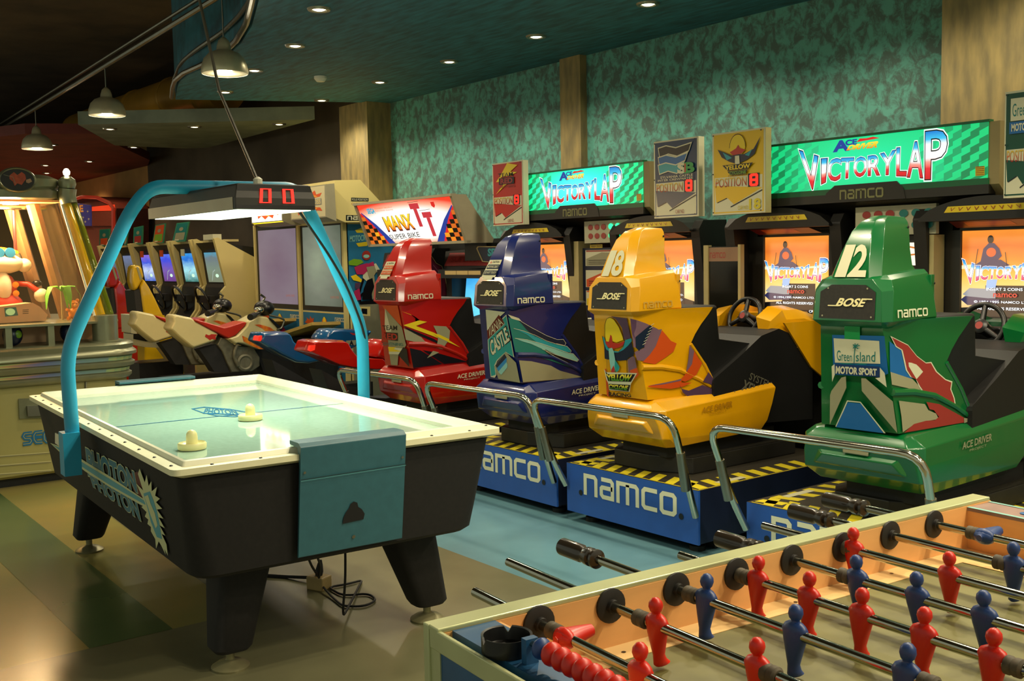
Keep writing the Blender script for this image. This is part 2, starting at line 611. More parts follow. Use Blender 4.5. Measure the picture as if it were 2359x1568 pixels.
# pendant lamps on a rail
RA, RB = V((-5.2, 3.10, 3.43)), V((-16.5, 3.16, 3.13))
b = MB(); b.box((0, 0, 0), (0, 0, 0), M_steel) if False else None
d = (RB - RA)
for dz, r_ in ((0, .022), (.07, .014)):
    b.tube([RA + V((0, 0, dz)), RB + V((0, 0, dz))], r_, M_steel, 8)
tag(b.build('lamp_rail'), 'long steel double rail under the black ceiling carrying the pendant lamps', 'lamp rail')
M_alu = mat('spun_aluminium_shade', '#c2bb9a', .35, .45, noise=.15, scale=6)
M_alui = mat('white_enamel_inside', '#e9e6d2', .4, noise=0)
for lab, px, py, w_ in (('nearest and largest', 518, 170, 106), ('middle', 247, 266, 80), ('farthest and smallest', 86, 343, 67)):
    p = CAM + ray(px, py) * (2410 * .33 / w_)
    p = P(px, py, Y=3.10 + (.06 * (-5.2 - p.x) / 11.3))
    zr = RA.z + (RB.z - RA.z) * (p.x - RA.x) / (RB.x - RA.x)
    yr = RA.y + (RB.y - RA.y) * (p.x - RA.x) / (RB.x - RA.x)
    t = thing('pendant_lamp', 'silver bell shaped pendant lamp hanging from the ceiling rail, %s of the three' % lab, 'lamp', p, 0, 'pendant lamps on the rail')
    a = MB()
    a.lathe([(.165, 0), (.168, .012), (.162, .055), (.145, .105), (.108, .145), (.058, .165), (.053, .17), (.050, .195), (.038, .235), (.014, .258), (.006, .262)], (0, 0, 0), M_alu, seg=28)
    a.build('shade', t, smooth=40)
    a = MB(); a.lathe([(.160, -.001), (.15, .05), (.1, .10), (.04, .12)], (0, 0, 0), M_alui, seg=24, cap=False); a.build('reflector', t)
    a = MB(); a.ball((0, 0, .06), .045, M_white); a.build('bulb', t)
    L = bpy.data.lights.new('pendant', 'POINT'); L.energy = PENDANT_W; L.color = (1, .9, .68); L.shadow_soft_size = .05
    ob = bpy.data.objects.new('pendant_light', L); COL.objects.link(ob); ob.parent = t; ob.location = (0, 0, -.02)
    a = MB(); a.tube([(0, 0, .255), (0, 0, zr - p.z - .024)], .006, M_steel, 6); a.build('cable', t)
# ================================================================== air hockey table
M_hbody = mat('black_carpet_laminate', '#0f0d0b', .75, noise=.3, scale=60)
M_rim = mat('cream_enamel_rim', '#e4e0b8', .38, noise=.05)
M_rimin = mat('white_aluminium_rail', '#e6e6cc', .35, noise=.04)
M_play = mat('pale_green_playfield', '#98b8a8', .05, noise=.05, scale=40)
M_pblue = mat('blue_playfield_print', '#1f6c92', .2, noise=0)
M_tealm = mat('teal_painted_steel', '#2f5f6a', .42, noise=.06, scale=30)
M_gantry = mat('turquoise_powder_coat', '#1f93b8', .38, noise=.04)
M_mallet = mat('cream_plastic', '#dcd79c', .35, noise=.03)
M_canopyd = mat('dark_grey_plastic', '#34312b', .5, noise=.1)
M_canopyl = mat('grey_cream_plastic', '#9a917a', .5, noise=.06)
M_led = mat('red_led', '#ff1408', .4, em=2.6)
M_tube = mat('lit_fluorescent_panel', '#f3ffd8', .3, em=3.2)
M_cy = mat('cyan_print', '#4f9fb0', .5, noise=0)
M_cy2 = mat('dark_cyan_print', '#2b6f86', .5, noise=0)
M_cream = mat('cream_print', '#c9cfa0', .5, noise=0)
M_redp = mat('dull_red_print', '#5a1e18', .6, noise=0)
TC = V((-4.3936, 1.8292, 0)); TR = -.0570
T = thing('air_hockey_table', 'black air hockey table with cream rim, pale green glowing playfield and blue overhead arch', 'air hockey table', TC, TR)
T.scale = (.971, .945, 1)
TM = Matrix.Translation(TC) @ Matrix.Rotation(TR, 4, 'Z') @ Matrix.Diagonal((.971, .945, 1, 1))
TMI = TM.inverted()
HL, HW = 1.235, .655


def ring(l, w_, z, r=.06, n=4):
    pts = []
    for sx, sy, a0 in ((1, 1, 0), (-1, 1, 90), (-1, -1, 180), (1, -1, 270)):
        for k in range(n + 1):
            a = math.radians(a0 + 90 * k / n)
            pts.append((sx * (l - r) + r * math.cos(a), sy * (w_ - r) + r * math.sin(a), z))
    return pts


a = MB()
a.loft([ring(1.155, .560, .405, .08), ring(1.176, .581, .42, .09), ring(1.19, .596, .52, .08), ring(1.213, .632, .762, .05)], M_hbody)
# printed side artwork on the long side facing -y
SQ = [V((-1.176, -.582, .42)), V((1.176, -.582, .42)), V((1.213, -.6325, .762)), V((-1.213, -.6325, .762))]
SQw = [TM @ p for p in SQ]


def tplace(u, v, k):
    return TMI @ onquad(u, v, SQw, .002 + STEP * k)


art = Art(a, tplace)
# red glow patch, the doubled word and the comet
art.poly([(300, 1090), (322, 1085), (338, 1150), (322, 1158), (306, 1120)], M_redp)
Q1 = [(206, 1092), (318, 1132), (310, 1087), (200, 1034)]
Q2 = [(218, 1120), (326, 1196), (316, 1152), (210, 1094)]
Q1m = [Q1[3], Q1[2], Q1[1], Q1[0]]
art.text('PHOTON', Q1, M_cream, .075)
art.text('PHOTON', Q1, M_cy2, .045)
art.text('PHOTON', Q2, M_cream, .075)
art.text('PHOTON', Q2, M_cy2, .045)
art.poly([(118, 1019), (150, 1030), (200, 1062), (260, 1098), (338, 1150), (345, 1170), (325, 1160), (255, 1120), (200, 1085), (160, 1055), (140, 1040)], M_cream)
art.poly([(124, 1023), (150, 1035), (200, 1068), (260, 1104), (340, 1154), (340, 1162), (255, 1115), (200, 1079), (155, 1048)], M_cy)
star = [(326, 1078), (338, 1110), (342, 1092), (347, 1118), (353, 1107), (354, 1130), (366, 1120), (362, 1140), (373, 1147), (364, 1155), (378, 1170), (366, 1172), (381, 1193), (370, 1190), (384, 1215), (372, 1208), (385, 1232), (377, 1228), (388, 1252), (391, 1278), (383, 1262), (386, 1276), (376, 1255), (370, 1245), (364, 1262), (362, 1240), (352, 1222), (352, 1212), (344, 1205), (346, 1195), (338, 1188), (342, 1178), (330, 1166), (340, 1160), (331, 1140), (318, 1112), (334, 1128), (322, 1090)]
art.poly(star, M_cream)
art.poly([(335, 1135), (350, 1130), (358, 1150), (366, 1175), (372, 1205), (378, 1240), (366, 1235), (352, 1200), (345, 1170)], M_cy)
art.poly([(338, 1142), (346, 1138), (352, 1158), (362, 1180), (368, 1208), (364, 1215), (352, 1185), (346, 1165)], M_cream)
body = a.build('cabinet_body', T, smooth=40)
# white power plate
a = MB(); q = [tplace(x, y, 1) for x, y in ((131, 1020), (140, 1026), (139, 1000), (131, 996))]
a.prism(q, (0, -.006, 0), M_white); a.build('switch_plate', T)

# rim: flat flange with a raised aluminium lip
a = MB()
o1 = ring(1.245, .662, .800, .03); i1 = ring(1.180, .597, .800, .01); o0 = ring(1.245, .662, .780, .03); i0 = ring(1.180, .597, .755, .01)
n = len(o1)
a.mesh(o1 + i1 + o0 + i0, [(k, (k + 1) % n, n + (k + 1) % n, n + k) for k in range(n)] + [(2 * n + k, (2 * n + (k + 1) % n), (k + 1) % n, k) for k in range(n)] + [(3 * n + k, (3 * n + (k + 1) % n), 2 * n + (k + 1) % n, 2 * n + k) for k in range(n)], M_rim)
scr = mat('dark_screw', '#15130e', .4, noise=0)
for k in range(13):
    x = -1.16 + k * 2.32 / 12
    for y in (-.640, .640):
        a.lathe([(.007, 0), (.004, .003), (.0005, .0035)], (x, y, .8005), scr, seg=8)
for k in range(7):
    y = -.52 + k * 1.04 / 6
    for x in (-1.222, 1.222):
        if abs(y) > .23:
            a.lathe([(.007, 0), (.004, .003), (.0005, .0035)], (x, y, .8005), scr, seg=8)
a.build('rim', T, smooth=30)
a = MB()
R = [ring(1.196, .613, .800, .01), ring(1.190, .607, .815, .01), ring(1.182, .599, .818, .01), ring(1.172, .589, .812, .01), ring(1.150, .567, .790, .01), ring(1.148, .565, .760, .01)]
a.loft(R, M_rimin, cap=False)
a.build('inner_rail', T, smooth=30)
# playfield with printed centre line and logo
a = MB()
a.face(ring(1.152, .569, .775, .012), M_play)
tp = lambda u, v, k: TMI @ (lambda p: V((p.x, p.y, .7762 + k * .0002)))(P(u, v, Z=.775))
art = Art(a, tp)
for x in (0,):
    a.face([(x - .006, -.565, .7764), (x + .006, -.565, .7764), (x + .006, .565, .7764), (x - .006, .565, .7764)], M_pblue)
for e in ([(443, 942), (470, 938), (530, 943), (570, 950), (556, 957), (500, 953), (470, 952)],):
    art.line(e, 2.2, M_pblue, True)
art.text('PHOTON', [(468, 953), (550, 955), (540, 944), (474, 941)], M_pblue, .02)
art.line([(478, 953), (500, 958), (540, 960), (572, 956)], 2, M_pblue)
a.build('playfield', T, smooth=0)
# goal covers
for s in (1, -1):
    a = MB()
    if s == 1:
        x0 = 1.262
        prof = [(1.165, .838), (x0 - .02, .838), (x0, .825), (x0 - .008, .76), (x0 - .055, .435), (x0 - .065, .435), (x0 - .02, .76), (x0 - .03, .82), (1.165, .825)]
        a.prism([(px_, -.213, z_) for px_, z_ in prof], (0, .425, 0), M_tealm)
        fq = [V((x0 - .055 + .002, -.213, .435)), V((x0 - .055 + .002, .212, .435)), V((x0 - .008 + .002, .212, .76)), V((x0 - .008 + .002, -.213, .76))]
        art = quadart(a, fq, .001)
        art.poly([(.40, .30), (.60, .31), (.61, .37), (.58, .43), (.545, .46), (.535, .51), (.50, .53), (.47, .51), (.46, .47), (.425, .42), (.405, .36)], M_blackm)
        art.disc(.51, .13, .016, .02, M_steel)
        art.disc(.035, .93, .012, .015, M_steel); art.disc(.965, .95, .012, .015, M_steel)
        art.line([(0, .86), (1, .87)], .008, mat('dark_teal_seam', '#16363a', .5, noise=0))
        art.line([(0, .845), (1, .855)], .006, mat('light_teal_seam', '#5a9a9e', .5, noise=0))
    else:
        prof = [(-1.165, .838), (-1.262, .838), (-1.262, .80), (-1.22, .45), (-1.21, .45), (-1.25, .80), (-1.25, .825), (-1.165, .825)]
        a.prism([(px_, -.21, z_) for px_, z_ in prof], (0, .42, 0), M_tealm)
    a.build('goal_cover', T, smooth=0, bevel=.003)
# legs
M_foot = mat('worn_metal_foot', '#8f8a66', .4, .5, noise=.15)
for sx, sy in ((1, -1), (1, 1), (-1, -1), (-1, 1)):
    a = MB()
    bx = .92 if sx > 0 else 1.08; by = .43 + (.05 * sy if sx > 0 else 0)

    def lr(cx_, cy_, hx, hy, z, r=.035):
        return [(sx * (cx_) + p[0], sy * cy_ + p[1], z) for p in ring(hx, hy, z, r, 3)]
    a.loft([lr(bx - .06, by - .07, .105, .105, .41), lr(bx - .055, by - .065, .102, .102, .36), lr(bx, by, .068, .074, .085), lr(bx, by, .058, .064, .07)], M_hbody)
    lg = a.build('leg', T, smooth=40)
    a = MB(); a.lathe([(.07, 0), (.072, .008), (.05, .022), (.02, .03), (.016, .034), (.016, .075)], (sx * bx, sy * by, 0), M_foot, seg=22)
    a.build('foot', lg)
# overhead arch (one bent tube) and light canopy
gp = lambda y, z: TMI @ V((-4.42 + (y - 1.84) * .03, y, z))
a = MB()
a.tube([gp(1.165, .66), gp(1.155, 1.10), gp(1.43, 1.66), gp(1.52, 1.772), gp(2.19, 1.778), gp(2.255, 1.66), gp(2.50, 1.13), gp(2.495, .66)], .030, M_gantry, 14, round_=.11)
for y_, s in ((1.165, -1), (2.497, 1)):
    c = gp(y_, .70)
    a.box((c.x - .042, c.y - (.03 if s < 0 else .0) - .02, .60), (c.x + .042, c.y + .02 + (.03 if s > 0 else 0), .775), M_gantry)
a.build('overhead_arch', T, smooth=40)
a = MB()
x0, x1 = -3.90, -4.87; y0, y1 = 1.675, 2.0


def cr(z, e, z2=None):
    return [TMI @ V((x, y, z)) for x, y in ((x0 + e, y0 - e), (x0 + e, y1 + e), (x1 - e, y1 + e), (x1 - e, y0 - e))]


a.loft([cr(1.655, .010), cr(1.70, .010), cr(1.752, -.004), cr(1.757, -.012)], M_canopyd)
for yy in (y0 - .0115, y1 + .0115):
    a.face([TMI @ V(p) for p in ((x0 - .01, yy, 1.655), (x1 - .01, yy, 1.655), (x1 - .01, yy, 1.703), (x0 - .01, yy, 1.703))], M_canopyl)
fq = [TMI @ V(p) for p in ((x0 + .0105, y0 - .008, 1.657), (x0 + .0105, y1 + .008, 1.657), (x0 - .002, y1 - .006, 1.752), (x0 - .002, y0 + .006, 1.752))]
a.face([p + V((.0015, 0, 0)) for p in fq], mat('smoked_score_window', '#1b1a17', .25, noise=0))
can = a.build('canopy', T, smooth=0, bevel=.004)
a = MB(); art = quadart(a, fq, .006)
for u0 in (.30, .60):
    art.line([(u0 + .015, .82), (u0 + .125, .82), (u0 + .115, .25), (u0 - .0, .25)], .040, M_led, True, k=1)
a.build('score_display', can)
a = MB()
pz = [TMI @ V(p) for p in ((x0 - .005, y0 + .005, 1.652), (x0 - .005, y1 - .005, 1.652), (x1 + .03, y1 - .005, 1.652), (x1 + .03, y0 + .005, 1.652))]
a.prism(pz, (0, 0, .02), M_tube); a.build('light_panel', can)
L = bpy.data.lights.new('canopy_tube', 'AREA'); L.energy = CANOPY_W; L.shape = 'RECTANGLE'; L.size = .95; L.size_y = .28; L.color = (.92, 1.0, .78)
o = bpy.data.objects.new('canopy_tube_light', L); COL.objects.link(o); o.parent = T; o.location = TMI @ V((-4.415, 1.84, 1.645)); o.rotation_euler = (0, 0, 0)
a = MB()
a.tube([TMI @ P(690, 488, Y=2.0), TMI @ P(760, 590, Y=2.23), TMI @ P(800, 660, Y=2.36), TMI @ P(838, 760, Y=2.49), TMI @ V((-4.40, 2.53, .95)), TMI @ V((-4.41, 2.535, .80))], .006, M_blackm, 6, round_=.2)
a.build('power_cord', T)
# suspension wire and bracket
a = MB()
q0 = P(594, 418, Z=1.79); q1 = CAM + ray(424, -10) * 5.0
a.tube([q0, q0.lerp(q1, .5) + V((0, 0, -.03)), V((q1.x - .15, q1.y - .1, 3.99))], .0075, mat('grey_wire_sleeve', '#5a5240', .5, noise=.1), 6)
a.lathe([(.02, 0), (.02, .02), (.006, .03)], q0 + V((0, 0, -.01)), M_white, seg=10)
tag(a.build('hanging_cord'), 'thin grey cord running up to the black ceiling from the table light canopy', 'cord')
# mallets
for lab, px, py in (('nearest the front edge of the table', 443, 1034), ('standing near the centre line and its logo', 577, 967)):
    c = P(px, py, Z=.776)
    t = thing('air_hockey_mallet', 'cream air hockey mallet with domed knob, ' + lab, 'mallet', (c.x, c.y, .7772), 0, 'mallets on the table')
    a = MB(); a.lathe([(.049, 0), (.051, .004), (.051, .02), (.047, .024), (.043, .018), (.022, .014), (.0205, .03), (.0205, .045), (.019, .056), (.013, .065), (.005, .069), (.0005, .07)], (0, 0, 0), M_mallet, seg=28)
    a.build('mallet_body', t, smooth=50)
# wall socket box and cables under the table
c = P(735, 1340, Z=.03)
t = thing('socket_box', 'small beige plastic socket box lying on the floor under the air hockey table', 'socket', (c.x, c.y, 0), .4)
a = MB(); a.box((-.045, -.035, 0), (.045, .035, .06), mat('beige_plastic', '#a08a58', .5)); a.build('housing', t, smooth=0, bevel=.006)
a = MB(); a.lathe([(.016, 0), (.018, .02), (.012, .05), (.006, .07)], (.0, .0, .06), M_blackm, (.1, .1, 1)); a.build('plug', t)
a = MB()
f = lambda x, y, z=.008: P(x, y, Z=z)
a.tube([f(735, 1330, .13), f(716, 1300, .30), f(702, 1262, .42)], .005, M_blackm, 6, round_=.1)
a.tube([f(735, 1330, .13), f(738, 1300, .30), f(728, 1275, .42)], .005, M_blackm, 6, round_=.1)
a.tube([V((-3.58, 1.93, .44)), V((-3.59, 1.93, .20)), V((-3.63, 1.93, .03)), f(835, 1335), f(800, 1345), f(755, 1352), f(790, 1372), f(850, 1366), f(868, 1382), f(840, 1396), f(790, 1396), f(765, 1375), f(745, 1352, .02)], .005, M_blackm, 6, round_=.08)
a.tube([f(715, 1330, .02), f(660, 1328), f(600, 1324), f(500, 1322)], .008, M_blackm, 6)
tag(a.build('power_cable'), 'black power cables looping over the floor beneath the air hockey table', 'cable')
# ================================================================== racing machines
M_bblue = mat('royal_blue_laminate', '#1f4f9e', .42, noise=.06, scale=8)
M_bdark = mat('dark_navy_laminate', '#0b1630', .5, noise=.15, scale=6)
M_tyel = mat('hazard_yellow', '#c9b822', .45, noise=.06)
M_tblk = mat('hazard_black', '#2a261c', .5, noise=.1)
M_motion = mat('black_rubber_box', '#161511', .6, noise=.25, scale=12)
M_tread = mat('dark_tread_plate', '#2c2a22', .5, .3, noise=.3, scale=80)
M_logo = mat('cream_logo_vinyl', '#d4d4b4', .45, noise=0)
M_seat = mat('black_seat_shell', '#070707', .55, noise=.2, scale=40)
M_grille = mat('black_speaker_grille', '#1c1a14', .7, noise=.3, scale=90)
M_bose = mat('cream_badge', '#ded49a', .4, noise=0)
SHELL = {
    'yellow': mat('glossy_yellow_fibreglass', '#d89c04', .28, noise=.02, coat=.5),
    'green': mat('glossy_green_fibreglass', '#015a28', .28, noise=.02, coat=.5),
    'blue': mat('glossy_navy_fibreglass', '#0c1a5a', .28, noise=.02, coat=.5),
    'red': mat('glossy_red_fibreglass', '#a81204', .28, noise=.02, coat=.5)}
C = {k: mat('sticker_' + k, v, .35, noise=0) for k, v in dict(white='#c4c2a4', grey='#8d8a6c', red='#a8281e', brick='#8e2c26', orange='#c04812', purple='#4e3650', mauve='#6e5464', navy='#0c1c34', teal='#178a88', dteal='#0f6c66', cyan='#1f8c98', ice='#7fb4ac', yellow='#d8bc1c', black='#0c0b10', blue='#125a96', lblue='#2478b0', green='#0f8a44', lime='#6c9a20', dred='#5a100c').items()}


def sidequad(cx):
    q = [(.180, .03, .72), (.251, .475, .72), (.257, .40, 1.138), (.144, -.03, 1.138)]
    return [V((cx + x, 3.687 + y, z)) for x, y, z in q]


def rearquad(cx):
    q = [(-.178, .028, .72), (.178, .028, .72), (.142, -.032, 1.138), (-.142, -.032, 1.138)]
    return [V((cx + x, 3.687 + y, z)) for x, y, z in q]


def mir(r):
    """ring given for x >= 0, rear to front -> closed ring"""
    return [(-x, y, z) for x, y, z in r[::-1]][::1] + [(x, y, z) for x, y, z in r]


def pod(root, kind, dx):
    """bucket seat shell seen from behind: skirt, neck, speaker housing, air-box fin"""
    o = V((dx, 0, 0)); S = SHELL[kind]
    W = V(root.location)
    T3 = lambda r: [V(p) + o for p in r]
    a = MB()
    # skirt
    a.loft([T3(mir(r)) for r in (
        [(.235, .10, .475), (.262, .16, .475), (.27, .80, .49)],
        [(.270, .035, .530), (.285, .075, .530), (.292, .83, .545)],
        [(.262, .02, .60), (.284, .055, .60), (.292, .87, .63)],
        [(.236, .00, .668), (.282, .055, .672), (.292, .90, .715)],
        [(.205, .025, .70), (.225, .05, .712), (.262, .88, .755)],
        [(.17, .05, .715), (.18, .07, .72), (.23, .86, .755)])], S)
    a.mesh(T3([(-.20, .026, .625), (.20, .026, .625), (.22, .028, .55), (-.22, .028, .55), (-.16, .001, .60), (.17, .001, .60), (.20, .015, .56), (-.20, .015, .56)]), [(0, 1, 5, 4), (1, 2, 6, 5), (2, 3, 7, 6), (3, 0, 4, 7), (4, 5, 6, 7)], S)
    a.box((dx - .06, .003, .615), (dx + .06, .012, .645), C['grey'])
    skirt = a.build('skirt', root, smooth=28, bevel=.008)
    # neck (silhouette cut on the side surface)
    a = MB()
    sq = [p - W for p in sidequad(W.x + dx)]
    rows = [(0, 1.0), (.2, .95), (.38, .88), (.52, .78), (.64, .70), (.76, .78), (.88, .88), (1.0, 1.0)]
    R = []
    for v, um in rows:
        r = [(bil(sq, u * um, v) - o) for u in (0, .33, .66, 1)]
        R.append(T3(mir([(p.x, p.y, p.z) for p in r])))
    top = [(.144, -.03, 1.170), (.19, .12, 1.170), (.235, .27, 1.172), (.272, .415, 1.172)]
    R.append(T3(mir(top)))
    a.loft(R, S)
    for s in (1, -1):
        p = [bil(sq, u, v) - o for u, v in ((.0, .40), (.25, .385), (.5, .33), (.75, .20), (1.0, .03))]
        a.tube([V((q.x * s, q.y, q.z)) + o for q in p], [.016, .015, .014, .012, .012], S, 8)
        p = [bil(sq, u, v) - o for u, v in ((.70, .64), (.86, .36), (1.0, .02))]
        a.tube([V((q.x * s, q.y, q.z)) + o for q in p], .009, S, 8)
    sp = lambda u, v, k: onquad(u, v, sidequad(W.x + dx), .0035 + STEP * k) - W
    rp = lambda u, v, k: onquad(u, v, rearquad(W.x + dx), .0030 + STEP * k) - W
    graphics(kind, Art(a, rp), Art(a, sp))
    a.build('neck', root, smooth=30)
    # speaker housing
    a = MB()
    a.loft([T3(mir(r)) for r in (
        [(.138, -.028, 1.138), (.150, -.01, 1.138), (.20, .24, 1.150)],
        [(.158, -.062, 1.166), (.188, -.03, 1.168), (.209, .25, 1.178)],
        [(.152, -.052, 1.285), (.180, -.015, 1.290), (.190, .247, 1.300)],
        [(.104, -.046, 1.335), (.160, .000, 1.330), (.172, .242, 1.352)],
        [(.09, -.02, 1.345), (.13, .02, 1.348), (.16, .235, 1.368)])], S)
    a.box((dx - .19, .236, 1.155), (dx + .19, .262, 1.345), S)
    hq = [W + o + V(p) for p in ((-.158, -.062, 1.166), (.158, -.062, 1.166), (.152, -.052, 1.285), (-.152, -.052, 1.285))]
    hl = [p - W for p in hq]
    # grille and badge on the rear face
    A = quadart(a, hl, .0015)
    A.poly([(.09, .08), (.91, .08), (.92, .98), (.77, 1.22), (.25, 1.22), (.08, .98)], M_grille)
    for u, v in ((.14, .16), (.86, .16), (.2, 1.1), (.8, 1.1)):
        A.disc(u, v, .012, .03, C['grey'])
    A.text('BOSE', [(.34, .50), (.74, .50), (.80, .76), (.40, .76)], M_bose, .035)
    A.line([(.22, .51), (.38, .51)], .035, M_bose); A.line([(.74, .75), (.88, .75)], .035, M_bose)
    nq = [V((dx + .192, -.005, 1.182)), V((dx + .206, .185, 1.182)), V((dx + .204, .185, 1.215)), V((dx + .190, -.005, 1.213))]
    A = quadart(a, nq, .0015)
    A.shapes(NAMCO, [(0, 0), (1, 0), (1, 1), (0, 1)], {'yellow': mat('worn_silver_vinyl', '#c29a40', .3, noise=0), 'red': M_logo, 'blue': M_logo, 'green': M_logo}[kind])
    for z in (1.21, 1.31):
        a.lathe([(.006, 0), (.004, .003)], (dx + .196, .250, z), scr, (1, 0, 0), 8)
    hs = a.build('speaker_housing', root, smooth=28, bevel=.006)
    # fin
    a = MB()
    a.loft([T3(mir(r)) for r in (
        [(.085, -.042, 1.325), (.125, .00, 1.325), (.130, .235, 1.352)],
        [(.080, -.032, 1.365), (.112, .012, 1.365), (.098, .25, 1.385)],
        [(.066, -.002, 1.44), (.095, .045, 1.445), (.080, .262, 1.45)],
        [(.046, .040, 1.525), (.072, .090, 1.53), (.062, .283, 1.53)],
        [(.032, .085, 1.565), (.050, .130, 1.568), (.052, .288, 1.562)],
        [(.014, .15, 1.588), (.030, .18, 1.588), (.038, .288, 1.582)])], S)
    A = quadart(a, [V((dx - .078, -.0335, 1.36)), V((dx + .078, -.0335, 1.36)), V((dx + .060, .006, 1.455)), V((dx - .060, .006, 1.455))], .0035)
    if kind in ('yellow', 'green'):
        A.text('1', [(.14, -.15), (.34, -.15), (.38, 1.1), (.13, 1.1)], C['white'], .03)
        A.text('8' if kind == 'yellow' else '2', [(.47, -.15), (.93, -.15), (.96, 1.1), (.52, 1.1)], C['white'], .03)
    else:
        A.poly([(-.05, -.30), (.75, -.30), (.95, .75), (.05, .75)], C['white'])
        A.text('CAUTION', (.30, .56, .80, .68), C['black'], .02)
        A.poly([(.16, .54), (.26, .54), (.21, .70)], C['red'])
        ink = C['orange'] if kind == 'red' else C['navy']
        for k, s_ in enumerate(('MOVING SEAT', 'DO NOT TOUCH')):
            v = .20 - k * .36
            A.poly([(.03 + v * .12, v), (.82 + v * .12, v), (.86 + v * .12, v + .26), (.06 + v * .12, v + .26)], ink)
            A.text(s_, [(.08 + v * .12, v + .06), (.76 + v * .12, v + .06), (.79 + v * .12, v + .2), (.11 + v * .12, v + .2)], C['white'], .01)
        A.poly([(.10, -.46), (.62, -.46), (.66, -.30), (.14, -.30)], C['white'])
    for z, y in ((1.42, .262), (1.54, .285)):
        a.lathe([(.007, 0), (.005, .004)], (dx + .082 if z < 1.5 else dx + .062, y - .012, z), scr, (1, 0, 0), 8)
    fin = a.build('air_box_fin', root, smooth=32, bevel=.006)
    # lettering on the skirt side
    a = MB()
    q = [W + o + V(p) for p in ((.2925, .10, .60), (.2945, .86, .60), (.2945, .86, .70), (.2925, .10, .69))]
    pl = lambda u, v, k: onquad(u, v, q, .002 + STEP * k) - W
    return skirt, hs


